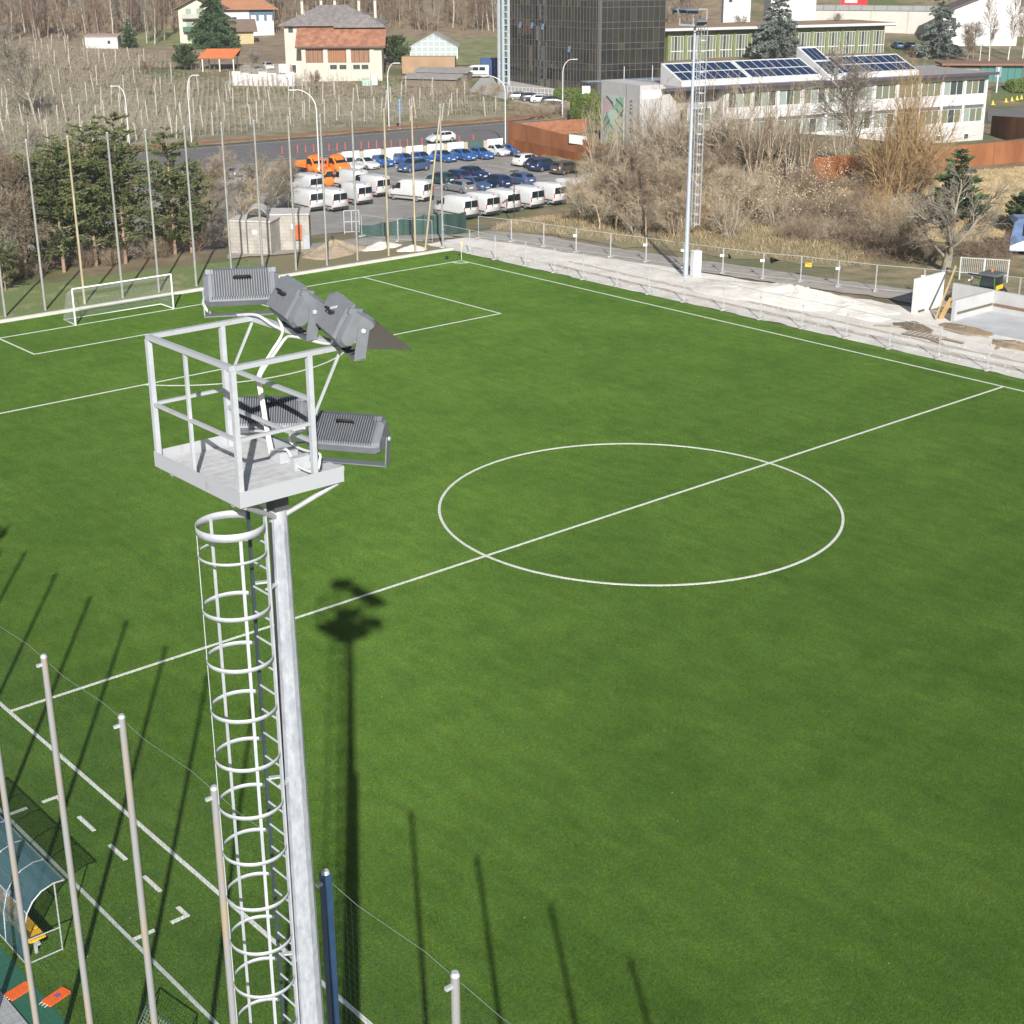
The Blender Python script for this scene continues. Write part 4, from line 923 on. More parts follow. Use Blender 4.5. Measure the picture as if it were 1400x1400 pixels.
def panel_van(name, label, mat, loc, rz, L=5.1, group=None, windows=False):
    t = thing(name, label, 'van', loc, rz, group); h = 1.01; f = L/2; H = 2.36
    st = [(f, .30, .7, .95, 1.02, h*.72, h*.80, h*.74, h*.66), (f-.25, .25, .75, 1.12, 1.22, h*.94, h*.97, h*.92, h*.84), (f-.85, .25, .8, 1.25, 1.38, h*.98, h, h*.97, h*.90), (f-1.5, .25, .9, 1.4, 2.1, h*.98, h, h*.98, h*.88),
          (f-1.95, .25, .9, 1.5, H-.06, h*.98, h, h*.99, h*.88), (f-2.6, .25, .9, 1.6, H, h*.98, h, h, h*.88), (-f+.1, .28, .9, 1.6, H, h*.98, h, h, h*.88), (-f, .30, .9, 1.6, H-.05, h*.96, h*.985, h*.985, h*.86)]
    loft_body(st).build('body', mat, t, True)
    a_, b_ = st[2], st[3]
    MB().slab([(a_[0]-.02, -.82, 1.42), (a_[0]-.02, .82, 1.42), (b_[0]+.02, .76, 2.07), (b_[0]+.02, -.76, 2.07)], .02).build('windscreen', CABG, t)
    for s in (-1, 1):
        q = [(f-.98, s*(h+.004), 1.36), (f-1.95, s*(h+.004), 1.36), (f-1.95, s*(h*.955+.0), 2.0), (f-1.55, s*(h*.955), 2.0)]
        MB().slab(q if s < 0 else q[::-1], .014).build('side_window', CABG, t)
        if windows:
            for k_ in (0, 1):
                q = [(f-2.15-k_*1.3, s*(h+.006), 1.38), (f-3.3-k_*1.3, s*(h+.006), 1.38), (f-3.3-k_*1.3, s*(h*.975), 2.0), (f-2.15-k_*1.3, s*(h*.975), 2.0)]
                MB().slab(q if s < 0 else q[::-1], .014).build('side_window', CABG, t)
        MB().slab([(-f-.012, s*.025, 1.26), (-f-.012, s*.025, 1.95), (-f-.012, s*.86, 1.95), (-f-.012, s*.90, 1.26)][::(1 if s > 0 else -1)], .012).build('rear_window', CABG, t)
        MB().box(-f-.02, -f+.04, min(s*.92, s*1.0), max(s*.92, s*1.0), .85, 1.35).build('taillight', TAIL, t)
        MB().cbox((f-.16, s*.72, .86), (.10, .14, .13), Rz(-s*.35)).build('headlight', HEAD, t)
        MB().cbox((f-1.1, s*(h+.14), 1.5), (.07, .12, .17)).build('mirror', DARKGREY, t)
        MB().box(-f+.3, f-.5, min(s*h, s*(h+.018)), max(s*h, s*(h+.018)), .55, .66).build('side_strip', DARKGREY, t)
    MB().box(-f-.06, -f+.06, -.98, .98, .30, .56).build('bumper', DARKGREY, t); MB().box(f-.12, f+.05, -.85, .85, .30, .62).build('bumper', DARKGREY, t)
    MB().box(-f-.03, -f+.05, -.14, .14, 2.27, 2.33).build('brake_light', TAIL, t); MB().box(-f-.03, -f, -.55, -.05, .98, 1.09).build('plate', PLATE, t); MB().box(-f-.04, -f, .08, .16, 1.05, 1.25).build('handle', DARKGREY, t)
    for x in (f-.95, -f+1.0):
        for s in (-1, 1): wheel(t, x, s*(h-.13), .34, .34, .22, M('steel_rim', (.30, .31, .32), .45, .5))
    return t
def truck(name, label, loc, rz, bed=True):
    OR = paint('orange', (.80, .20, .03), 0.); t = thing(name, label, 'truck', loc, rz); h = .98; f = 2.7
    st = [(f, .32, .7, .95, 1.0, h*.75, h*.82, h*.78, h*.70), (f-.3, .28, .75, 1.15, 1.24, h*.95, h*.98, h*.93, h*.86), (f-.8, .28, .8, 1.25, 1.36, h*.98, h, h*.97, h*.9), (f-1.35, .28, .85, 1.35, 2.1, h*.98, h, h*.98, h*.84), (f-1.75, .28, .85, 1.38, 2.28, h*.98, h, h*.98, h*.84), (f-2.3, .3, .85, 1.38, 2.26, h*.98, h, h*.98, h*.84)]
    loft_body(st).build('cab', OR, t, True)
    MB().slab([(st[2][0]-.02, -.8, 1.4), (st[2][0]-.02, .8, 1.4), (st[3][0]+.02, .74, 2.06), (st[3][0]+.02, -.74, 2.06)], .02).build('windscreen', CABG, t)
    for s in (-1, 1):
        q = [(f-.95, s*(h+.003), 1.34), (f-2.15, s*(h+.003), 1.34), (f-2.15, s*h*.90, 1.98), (f-1.45, s*h*.90, 1.98)]; MB().slab(q if s < 0 else q[::-1], .014).build('side_window', CABG, t)
        MB().cbox((f-.2, s*.7, .86), (.1, .14, .11), Rz(-s*.35)).build('headlight', HEAD, t); MB().cbox((f-1.0, s*(h+.14), 1.5), (.06, .1, .16)).build('mirror', DARKGREY, t)
    MB().box(f-.1, f+.05, -.85, .85, .32, .62).build('bumper', DARKGREY, t)
    MB().box(f-1.9, f-1.7, -.5, .5, 2.29, 2.38).build('light_bar', M('beacon_orange', (.85, .16, .02), .4), t)
    MB().box(-2.7, .35, -.4, .4, .5, .8).build('chassis', DARKGREY, t)
    MB().box(-2.75, .30, -1.02, 1.02, .81, .90).build('bed_floor', M('bed_grey', (.25, .25, .26), .7), t)
    for b_ in ((-2.75, .30, -1.05, -1.0, .82, 1.30), (-2.75, .30, 1.0, 1.05, .82, 1.30), (-2.80, -2.755, -1.05, 1.05, .82, 1.30), (.305, .35, -1.05, 1.05, .82, 1.75)): MB().box(*b_).build('bed_board', OR, t)
    for x in (f-.9, -1.7):
        for s in (-1, 1): wheel(t, x, s*(h-.12), .34, .34, .24)
    return t
PZ = -2.5+.0
def cp(px, py): p = G(px, py, -2.5); return (p[0], p[1], tz(p[0], p[1])+.055)
def shift(p, rz, d): return (p[0]+math.cos(rz)*d, p[1]+math.sin(rz)*d, p[2])
BLUE = paint('bright_blue', (.035, .12, .36)); WHT = paint('white', (.56, .56, .56), 0.); NAVY = paint('navy', (.015, .035, .10)); SILV = paint('silver', (.36, .37, .38), .6); DGREY = paint('dark_grey', (.07, .075, .08), .4); STEELB = paint('steel_blue', (.07, .13, .26), .4); TEAL = paint('dark_teal', (.02, .06, .075), .3); REDP = paint('red', (.45, .03, .02))
dn, up_ = -PI/2+.05, PI/2
truck('flatbed_truck', 'orange flatbed truck at the end of the row, behind bare twigs', cp(425, 237), dn)
truck('flatbed_truck', 'orange flatbed truck with roof beacon bar beside white cars', cp(455, 236), dn)
hatch('parked_car', 'small white van-like car next to the orange truck', WHT, cp(478, 233), dn, 3.9, 1.72, 1.65, wagon=True)
hatch('parked_car', 'white hatchback parked beside the first bright blue car', WHT, cp(501, 230.5), dn, 3.9, 1.7, 1.46)
hatch('parked_car', 'bright blue hatchback between white hatchback and blue estate', BLUE, cp(521, 227), dn, 4.1)
hatch('parked_car', 'bright blue estate car parked behind the grey crossover', BLUE, cp(552, 224.5), dn, 4.5, wagon=True)
for i, (px, py) in enumerate(((576, 222.5), (606, 220.5), (633, 218.5), (657, 216.5))):
    hatch('parked_car', 'bright blue hatchback in the long row before the white wall', BLUE, cp(px, py), dn, 4.2, group='blue hatchbacks in the back row')
hatch('parked_car', 'white city car parked between two blue cars before green board', WHT, cp(680, 212.5), dn, 3.7, 1.68, 1.5)
hatch('parked_car', 'bright blue hatchback parked against the rusty wall', BLUE, cp(701, 211.5), dn, 4.2)
hatch('parked_car', 'grey and blue crossover standing across the lane', STEELB, cp(565, 234), PI+.1, 4.4, 1.85, 1.62, True)
hatch('parked_car', 'dark teal car half hidden behind the lone white van', TEAL, cp(603, 251), up_, 4.2)
hatch('parked_car', 'navy car with bright tail lamps beside the dark teal car', NAVY, cp(622, 247.5), up_, 4.4)
hatch('parked_car', 'navy car facing the vans, behind the steel blue one', NAVY, cp(648, 243.5), dn, 4.2)
hatch('parked_car', 'silver estate car showing its tall tail lamps', SILV, cp(628, 262), up_, 4.4, wagon=True)
hatch('parked_car', 'steel blue hatchback facing forward beside the silver estate', STEELB, cp(650, 259), dn, 4.2)
hatch('parked_car', 'navy sports utility car beside the steel blue hatchback', NAVY, cp(678, 256), up_, 4.4, 1.82, 1.6, True)
hatch('parked_car', 'steel blue saloon at the end of the middle row', STEELB, cp(710, 251.5), up_, 4.4)
hatch('parked_car', 'white crossover parked nose to the rusty wall', WHT, cp(722, 226), .05, 4.4, 1.82, 1.6, True)
hatch('parked_car', 'navy blue crossover between white crossover and grey people carrier', NAVY, cp(745, 233), .05, 4.3, 1.82, 1.6, True)
hatch('parked_car', 'dark navy hatchback tucked behind the navy crossover', NAVY, cp(738, 229.5), .05, 4.0)
hatch('parked_car', 'brownish grey people carrier with orange tail lamp at lane end', paint('taupe', (.13, .115, .095), .5), cp(775, 237), .08, 4.5, 1.84, 1.62, True, wagon=True)
gv = 'white vans with their tails to the green fence'
for (px, py) in ((646, 301), (676, 296.5), (704, 291.5), (737, 286.5), (768, 281), (797, 275.5), (826, 270)):
    panel_van('panel_van', 'white panel van in the close row beside the dry bushes', WHT, shift(cp(px, py), up_, 2.8), up_+.03, group=gv)
for (px, py) in ((437, 290), (468, 290), (502, 281)):
    panel_van('panel_van', 'white panel van in the front row by the concrete hut', WHT, shift(cp(px, py), up_, 2.8), up_, group='white vans by the hut')
panel_van('panel_van', 'lone white van at the right end of the hut row', WHT, shift(cp(527, 270), up_, 2.8), up_)
panel_van('panel_van', 'lone white panel van showing its side in the open lane', WHT, shift(cp(589, 276), up_+.3, 2.8), up_+.3)
for (px, py) in ((497, 262), (436, 268)): panel_van('panel_van', 'white panel van behind the front row by the trucks', WHT, shift(cp(px, py), up_, 2.8), up_, group='white vans behind the front row')
truck('flatbed_truck', 'orange tipper truck standing between the white vans', shift(cp(471, 258), PI/2, 2), PI-.2)
p = (G(603, 194, -2.4)); hatch('moving_car', 'white crossover driving along the road', WHT, (p[0], p[1], tz(p[0], p[1])+.12), ROADA+PI, 4.3, 1.8, 1.58, True)
hatch('parked_car', 'red car glimpsed between the pine trunks', REDP, cp(88, 285), up_, 4.1)
hatch('parked_car', 'silver car glimpsed under the dark pines', SILV, cp(122, 278), .4, 4.3)
hatch('parked_car', 'blue car glimpsed through the pine crowns', BLUE, cp(118, 255), up_, 4.2)
hatch('parked_car', 'silver car glimpsed through bare branches beside the trucks', SILV, cp(335, 243), .1, 4.4)
hatch('parked_car', 'white car glimpsed through bare twigs near the road', WHT, cp(345, 252), .2, 4.4)
hatch('parked_car', 'grey car glimpsed beyond the slim pine', DGREY, cp(235, 258), .1, 4.4)

# lamp on the car park edge
p = cp(703, 310); t = thing('car_park_lamp', 'thin dark T shaped lamp post before the white vans', 'street lamp', (p[0], p[1], tz(p[0], p[1])))
MB().tube([(0, 0, -.2), (0, 0, 5.2)], .045, 8).build('pole', DARKGREY, t, True); MB().box(-.5, .5, -.12, .12, 5.2, 5.27).build('lamp_head', DARKGREY, t); MB().box(-.1, .1, -.1, .1, 2.7, 2.95).build('box', DARKGREY, t)

# ------------------------------------------------------------------ hut, green screen, soil, behind the far goal
HUT = M('hut_block', (.33, .305, .27), .9, var=.12, scale=1.2, bump=.15, col2=(.38, .355, .32))
def hut_box(nm, label, a, b, depth, z1, holes):
    a, b = np.array(a), np.array(b); d = b-a; L = np.linalg.norm(d); ang = math.atan2(d[1], d[0])
    t = thing('concrete_hut', label, 'hut', (a[0], a[1], tz(a[0], a[1])-.05), ang)
    hb = .2; z = 0.; row = 0
    wm_ = MB().box(.015, L-.015, .015, depth-.015, 0, z1-.01).build('core_wall', HUT, t)
    while z < z1-.05:
        x = -.2 if row % 2 else 0.
        while x < L:
            xa, xb = max(x, 0), min(x+.8, L)
            if xb-xa > .1 and not any(h0 < (xa+xb)/2 < h1 and zz0 < z+.15 < zz1 for h0, h1, zz0, zz1 in holes):
                MB().box(xa+.006, xb-.006, -.012, .014, z+.006, min(z+.3, z1)-.006).build('block', HUT, wm_)
            x += .8
        z += .3; row += 1
    MB().box(-.08, L+.08, -.08, depth+.08, z1, z1+.12).build('roof_slab', CONC, t)
    return t, L
h1, L1 = hut_box('h', 'long low concrete block hut behind the kerb wall', (17.75, 65.7), (20.0, 62.9), 2.6, 2.75, [(1.9, 2.6, 1.7, 2.2)])
MB().box(2.0, 2.4, -.02, .01, 1.75, 2.1).build('window', WHITE, h1)
h2, L2_ = hut_box('h', 'taller concrete block hut with orange box on its wall', (20.9, 65.2), (23.9, 63.0), 3.0, 3.05, [(.0, .5, 0, 2.0)])
MB().box(.1, .7, -.03, .0, .1, 1.9).build('door', M('hut_door', (.45, .43, .40), .8), h2); MB().box(2.2, 2.45, -.03, .0, 1.9, 2.3).build('window', WHITE, h2)
MB().box(L2_-.5, L2_-.02, -.03, -.013, 0, 1.3).build('meter_door', M('meter_grey', (.36, .39, .42), .6), h2)
tag(MB().extrude([(0, 0), (.55, 0), (.6, 1.15), (.55, 1.25), (.0, 1.2)], -.22, 0, 1).build('letter_box', M('box_orange', (.50, .12, .04), .7, var=.15), None, loc=(22.9, 63.68, .75), rz=math.atan2(-2.2, 3.0)), 'rust orange metal box hung on the hut wall', 'box')
ac = thing('arched_canopy', 'curved pale sheet canopy joining the two concrete huts', 'canopy', (19.6, 64.2, 2.8), math.atan2(-2.2, 3.0))
prev = None
for i in range(12):
    a0_, a1_ = PI*i/12, PI*(i+1)/12
    MB().slab([(.9*math.cos(a0_), -.5, 1.0*math.sin(a0_)), (.9*math.cos(a0_), 2.2, 1.0*math.sin(a0_)), (.9*math.cos(a1_), 2.2, 1.0*math.sin(a1_)), (.9*math.cos(a1_), -.5, 1.0*math.sin(a1_))], .03).build('sheet', M('canopy_sheet', (.52, .50, .46), .6, var=.1), ac)
for x in (-.9, .9): MB().bar((x, -.45, -2.7), (x, -.45, .02), .08).build('post', M('dark_timber', (.10, .085, .07), .8), ac)
SCRN = M('screen_green', (.05, .105, .092), .8, var=.2, scale=.7)
def screen_fence(pts, h):
    t = thing('screened_fence', 'dark green fabric screen fence before the car park', 'fence', (pts[0][0], pts[0][1], 0)); o = pts[0]
    for a_, b_ in zip(pts[:-1], pts[1:]):
        a_ = np.array(a_)-np.array(o); b_ = np.array(b_)-np.array(o); za, zb_ = tz(*(a_+o)), tz(*(b_+o)); k_ = 8
        m_ = MB(); d_ = b_-a_; nr = np.array([-d_[1], d_[0]])/np.linalg.norm(d_)
        P_ = []
        for i in range(k_+1):
            s = i/k_; q = a_+d_*s+nr*.07*math.sin(s*9); P_.append((q, za+(zb_-za)*s, h-.12*math.sin(s*PI)))
        for (q, z, hh), (q2, z2, hh2) in zip(P_[:-1], P_[1:]): m_.slab([(*q, z+.05), (*q2, z2+.05), (*q2, z2+hh2), (*q, z+hh)], .01)
        m_.build('fabric', SCRN, t); MB().bar((*a_, za-.1), (*a_, za+h+.05), .05).build('post', M('green_post', (.03, .09, .06), .6), t)
sf = [G(492, 313, -.9)[:2], G(522, 316, -.8)[:2], G(553, 320, -.8)[:2], G(580, 323, -.7)[:2], G(610, 326, -.6)[:2], G(638, 319, -1.2)[:2]]
screen_fence(sf, 1.9)
for a_, b_, lab in ((G(495, 330, -.4)[:2], G(545, 336, -.3)[:2], 0), (G(545, 336, -.3)[:2], G(592, 337, -.2)[:2], 0)): site_panel(a_, b_, 'wire mesh site fence panel standing before the green screen', 'site fence panels by the green screen')
g1 = GT(471, 320); tgt = thing('wire_gate', 'open steel framed mesh gate beside the green screen', 'gate', g1, -.5)
for a_, b_ in (((0, 0, 0), (0, 0, 2.3)), ((1.5, 0, .1), (1.5, 0, 2.3)), ((0, 0, 2.3), (1.5, 0, 2.3)), ((0, 0, .2), (1.5, 0, .2)), ((.75, 0, .2), (.75, 0, 2.3)), ((0, 0, 1.2), (1.5, 0, 1.2))): MB().bar(a_, b_, .06).build('frame_bar', GALV, tgt)
link('panel_wire', seg_mesh('panel_wire', [((x, 0, .2), (x, 0, 2.3), .003, .003) for x in np.arange(.1, 1.5, .1)], MESHW), None, tgt)
DIRT = M('sandy_soil', (.36, .285, .20), .95, var=.15, scale=1.3, bump=.6, bscale=7)
p = G(462, 346); mound('soil_heap', 'sandy soil heap behind the kerb wall', p[0], p[1]+.6, 3.3, 2.2, .95, DIRT, 21)
p = G(520, 338); mound('soil_heap', 'flat pale soil heap near the corner poles', p[0], p[1], 1.8, 1.2, .45, GRAVEL, 22)
p = G(560, 340); mound('soil_heap', 'small pale rubble heap by the ochre poles', p[0], p[1]-.4, 1.4, .8, .35, GRAVEL, 23)
struct('grass_verge', 'green grass verge behind the kerb wall', drape('grass_verge', (-40, 54.2), (16, 54.2), (17, 62.5), (-40, 70), 50, 12, .05, .3, 3), M('verge_grass', (.19, .25, .08), .9, var=.2, scale=.35, col2=(.36, .30, .19), bump=.3, bscale=9, cut=(.55, .80)))
struct('soil_verge', 'bare sandy soil verge at the pitch corner', drape('soil_verge', (16, 54.2), (32.6, 54.2), (33, 60), (17, 62.5), 20, 10, .045, .3, 4), M('verge_soil', (.27, .22, .14), .95, var=.2, scale=.6, col2=(.17, .16, .07), bump=.5, bscale=8))
struct('access_path', 'grey path leading to the wire gate', drape('access_path', (16, 63.5), (36, 58.5), (38, 62.5), (22, 72), 20, 8, .07, .2, 5), M('path_sand', (.34, .31, .27)))
# ------------------------------------------------------------------ buildings
PANE = M_glass('window_glass', (.05, .07, .065), .06)
PANEG = M_glass('window_glass_green', (.16, .175, .125), .12)
PANEL_ = M_glass('window_glass_pale', (.26, .31, .28), .2)
WALLW = M('wall_white', (.57, .57, .57), .85, var=.05, scale=.5, bump=.05)
WALLC = M('wall_cream', (.50, .46, .395), .88, var=.06, scale=.5, bump=.08)
ROOFG = M('roof_grey_tiles', (.17, .155, .145), .85, var=.18, scale=1.2, bump=.4, bscale=5, col2=(.21, .19, .18))
ROOFR = M('roof_red_tiles', (.25, .105, .062), .85, var=.22, scale=.9, bump=.4, bscale=5, col2=(.32, .15, .09))
def win(parent, x0, x1, z0, z1, y, pane=None, frame=None, bars=1, depth=.05, nm='window'):
    """window in the plane y (outside is -y): frame, then the panes between bars"""
    f = MB(); fw = .06
    f.box(x0, x1, y-depth, y+.02, z0, z0+fw); f.box(x0, x1, y-depth, y+.02, z1-fw, z1)
    n_ = bars+1; wd = (x1-x0-fw)/n_
    for i in range(n_+1): f.box(x0+i*wd, x0+i*wd+fw, y-depth, y+.02, z0+fw, z1-fw)
    o = f.build(nm, frame or WHITE, parent)
    for i in range(n_):
        pm = pane[i % len(pane)] if isinstance(pane, (list, tuple)) else (pane or PANE)
        MB().box(x0+i*wd+fw, x0+(i+1)*wd, y-.012, y+.012, z0+fw, z1-fw).build('pane', pm, o)
    return o
def gable_roof(parent, x0, x1, y0, y1, z0, h, mat, over=.5, axis=0, th=.16, nm='roof'):
    m_ = MB()
    if axis == 0:
        ym = (y0+y1)/2; s = h/((y1-y0)/2); a0, a1 = x0-over, x1+over
        m_.slab([(a0, y0-over, z0-over*s+th), (a1, y0-over, z0-over*s+th), (a1, ym, z0+h+th), (a0, ym, z0+h+th)], th)
        m_.slab([(a1, y1+over, z0-over*s+th), (a0, y1+over, z0-over*s+th), (a0, ym, z0+h+th), (a1, ym, z0+h+th)], th)
    else:
        xm = (x0+x1)/2; s = h/((x1-x0)/2); a0, a1 = y0-over, y1+over
        m_.slab([(x0-over, a1, z0-over*s+th), (x0-over, a0, z0-over*s+th), (xm, a0, z0+h+th), (xm, a1, z0+h+th)], th)
        m_.slab([(x1+over, a0, z0-over*s+th), (x1+over, a1, z0-over*s+th), (xm, a1, z0+h+th), (xm, a0, z0+h+th)], th)
    return m_.build(nm, mat, parent)
def hip_roof(parent, x0, x1, y0, y1, z0, h, mat, over=.6, rid=.45, nm='roof'):
    x0 -= over; x1 += over; y0 -= over; y1 += over; ym = (y0+y1)/2; k = (x1-x0)*(1-rid)/2
    v = [(x0, y0, z0), (x1, y0, z0), (x1, y1, z0), (x0, y1, z0), (x0+k, ym, z0+h), (x1-k, ym, z0+h), (x0, y0, z0-.18), (x1, y0, z0-.18), (x1, y1, z0-.18), (x0, y1, z0-.18)]
    return MB().add(v, [(0, 1, 5, 4), (1, 2, 5), (2, 3, 4, 5), (3, 0, 4), (0, 6, 7, 1), (1, 7, 8, 2), (2, 8, 9, 3), (3, 9, 6, 0), (6, 9, 8, 7)]).build(nm, mat, parent)

# --- white office building with solar panels
O = np.array([86.739, 85.809, .409]); OFA = R_(-14)
of = thing('office_building', 'long white two storey office building with solar panels on its flat roof', 'building', (O[0], O[1], O[2]), OFA)
XR = 55.9; FY = .8
MB().box(12.8, XR, FY+.25, 13, -2.6, 7.2).build('core_wall', WALLW, of)
MB().box(12.8, XR+.15, FY-.05, FY+.24, -2.6, .62).build('plinth', M('plinth_grey', (.50, .49, .47), .88, var=.06, scale=.6), of)
MB().box(12.8, XR, FY, FY+.24, .63, .95).build('sill_band', WALLW, of); MB().box(12.8, XR, FY, FY+.24, 2.82, 3.25).build('spandrel', M('spandrel_dark', (.12, .12, .13), .7), of)
MB().box(12.8, XR+.02, FY-.12, FY+.24, 3.26, 3.5).build('floor_band', WALLW, of); MB().box(12.8, XR, FY, FY+.24, 6.58, 7.3).build('top_band', WALLW, of)
nb = 11; pit_ = (XR-13.3)/nb
MB().box(XR-.35, XR+.03, FY-.10, FY+.24, .64, 7.32).build('end_pier', WALLW, of)
rs = random.Random(5)
for i in range(nb):
    xa = 13.2+i*pit_; MB().box(xa-.2, xa+.2, FY-.08, FY+.24, .96, 7.28).build('pier', WALLW, of)
    for z0, z1 in ((.96, 2.8), (4.62, 6.56)):
        pn = [rs.choice([PANEG, PANEL_, PANEG, PANE]) for _ in range(3)]
        win(of, xa+.24, xa+pit_-.24, z0, z1, FY+.12, pn, WHITE, 2)
    MB().box(xa+.22, xa+pit_-.22, FY+.02, FY+.2, 3.51, 4.60).build('apron_panel', M('apron_white', (.55, .55, .55), .8, var=.05), of)
for x in (40.5, 47.5, 52.5): win(of, x, x+.9, -1.3, -.55, FY-.06, PANE, WHITE, 0)
MB().box(2.9, XR+.6, -.5, 13.6, 7.32, 7.5).build('roof_slab', M('roof_gravel_grey', (.30, .285, .275), .9, var=.1, scale=1, bump=.2), of)
MB().box(2.9, XR+.62, -.62, -.5, 7.18, 7.56).build('roof_fascia', M('fascia_purple', (.10, .09, .12), .5, .3), of)
MB().box(-.5, XR+.6, 12.0, 13.7, 7.52, 7.6).build('rear_canopy', M('canopy_blue_grey', (.20, .24, .27), .6), of)
# solar monitor boxes
PVM = M_glass('solar_cell', (.012, .028, .075), .08)
def solar_box(x0, x1, n_, z0=7.5, y0=1.2, y1=6.0, h=1.9):
    t = of
    b = MB(); b.add([(x0, y0, z0), (x1, y0, z0), (x1, y1, z0), (x0, y1, z0), (x0, y0, z0+.55), (x1, y0, z0+.55), (x1, y1, z0+h+.55), (x0, y1, z0+h+.55)], [(0, 3, 2, 1), (4, 5, 6, 7), (0, 1, 5, 4), (1, 2, 6, 5), (2, 3, 7, 6), (3, 0, 4, 7)])
    bx = b.build('solar_frame', WALLW, t)
    A_ = np.array([x0+.25, y0+.25, z0+.57+.1]); ux = np.array([(x1-x0-.5)/n_, 0, 0]); uy = np.array([0, (y1-y0-.5)/2, h*(y1-y0-.5)/(y1-y0)/2])
    for i in range(n_):
        for j in range(2):
            p0 = A_+ux*(i+.05)+uy*(j+.05); p1 = p0+ux*.86; p2 = p1+uy*.86; p3 = p0+uy*.86
            MB().slab([p0+np.array([0, 0, .05]), p1+np.array([0, 0, .05]), p2+np.array([0, 0, .05]), p3+np.array([0, 0, .05])], .04).build('solar_panel', PVM, bx)
solar_box(6.6, 17.0, 8); solar_box(17.1, 27.9, 8); solar_box(31.2, 44.0, 9)
solar_box(28.1, 31.0, 3, 7.5, .0, 7.0, 3.2)
tag(MB().box(-.25, .25, -.2, .2, 0, 1.5).build('roof_unit', M('unit_grey', (.30, .34, .38), .6), None, loc=tuple(O+np.array([math.cos(OFA)*29.2-math.sin(OFA)*(-.1), math.sin(OFA)*29.2+math.cos(OFA)*(-.1), 7.5]))), 'small grey ventilation unit on the office roof', 'unit')
for x in (4, 8.2, 9.6, 14): MB().tube([(x, 10.5, 7.5), (x, 10.5, 9.4)], .05, 6).build('roof_pipe', GALV, of)
# block with mural
BLK = M('block_render', (.45, .44, .425), .88, var=.06, scale=.7, bump=.08)
MB().box(0, 3.2, 0, 9.3, -3.0, 8.0).build('mural_block', BLK, of)
MB().extrude([(3.21, -3), (3.21, 8.0), (5.6, 5.3), (5.6, 3.4), (4.4, 2.9), (7.0, .2), (7.0, -3)], .02, 3.0, 1).build('wing_wall', BLK, of)
MB().box(5.6, 12.8, 2.6, 9, -3, 7.3).build('recess_wall', M('recess_render', (.33, .31, .29), .9, var=.08), of)
MB().box(4.6, 12.8, .3, 2.6, 2.2, 2.45).build('balcony_slab', BLK, of)
for x in np.arange(5.6, 12.8, .45): MB().box(x, x+.03, .32, .35, 2.46, 3.4).build('baluster', GALV, of)
MB().box(5.6, 12.8, .31, .36, 3.4, 3.45).build('balcony_rail', GALV, of)
win(of, 6.2, 8.6, 2.6, 4.7, 2.58, [PANEG, PANE], WHITE, 1); win(of, 9.2, 12.0, 2.6, 4.7, 2.58, [PANE, PANEG], WHITE, 1)
MB().box(.3, 3.0, -.03, -.004, 6.4, 7.4).build('white_plate', WHITE, of)
MB().box(-.06, -.01, 3.0, 3.12, -1, 8.0).build('block_joint', M('joint_grey', (.25, .25, .25), .8), of)
# abstract mural: flat painted shapes on the block's end wall (x = 0 side)
mur = MB().box(-.07, -.012, 3.6, 8.4, .4, 6.3).build('mural_board', M('mural_pale', (.42, .52, .46), .8, var=.06), of)
MUC = [M('mural_green', (.22, .42, .31), .8), M('mural_light', (.45, .58, .48), .8), M('mural_pink', (.52, .36, .37), .8), M('mural_dark', (.05, .10, .09), .8), M('mural_lime', (.26, .38, .12), .8)]
def mpoly(c, pts, lay):
    x = -.074-.004*lay; MB().slab([(x, 8.4-a*4.8, .4+b*5.9) for a, b in pts], -.003).build('painted_shape', MUC[c], mur)
mpoly(2, [(.0, .62), (.0, .95), (.28, .95), (.45, .72), (.25, .62)], 0); mpoly(0, [(.42, .72), (.75, 1), (1, 1), (1, .62), (.7, .5)], 0)
mpoly(1, [(.05, .5), (.3, .72), (.62, .72), (.95, .35), (.6, .30)], 1); mpoly(0, [(0, .2), (0, .5), (.2, .62), (.35, .42), (.2, .22)], 1)
mpoly(4, [(.25, .06), (.25, .3), (.5, .26), (.48, .06)], 2); mpoly(1, [(.5, .02), (.66, .25), (.8, .02)], 2); mpoly(4, [(.8, .0), (.9, .3), (1, .25), (1, .0)], 0)
for a_ in (((.02, .45), (.16, .66)), ((.02, .3), (.3, .5)), ((.55, .52), (.98, .3)), ((.6, .95), (.98, .82)), ((.6, .75), (.98, .62)), ((.7, .56), (.98, .74)), ((.75, .3), (.98, .1)), ((.1, .98), (.45, .85)), ((.35, .42), (.5, .3)), ((.3, .9), (.5, .78))):
    (a, b), (c, d_) = a_; mpoly(3, [(a, b-.022), (c, d_-.022), (c, d_+.022), (a, b+.022)], 3)
for k in range(9):
    z = 6.0-k*.45
    if k in (4,): continue
    MB().box(-.03, -.006, 1.9, 2.1, z-.1, z+.12).build('letter_stroke', MUC[3], of); MB().box(-.031, -.006, 2.12, 2.3, z-.16+(k % 3)*.08, z-.08+(k % 3)*.08).build('letter_stroke', MUC[3], of); MB().box(-.031, -.006, 1.72, 1.88, z+.02-(k % 2)*.1, z+.12-(k % 2)*.1).build('letter_stroke', MUC[3], of)

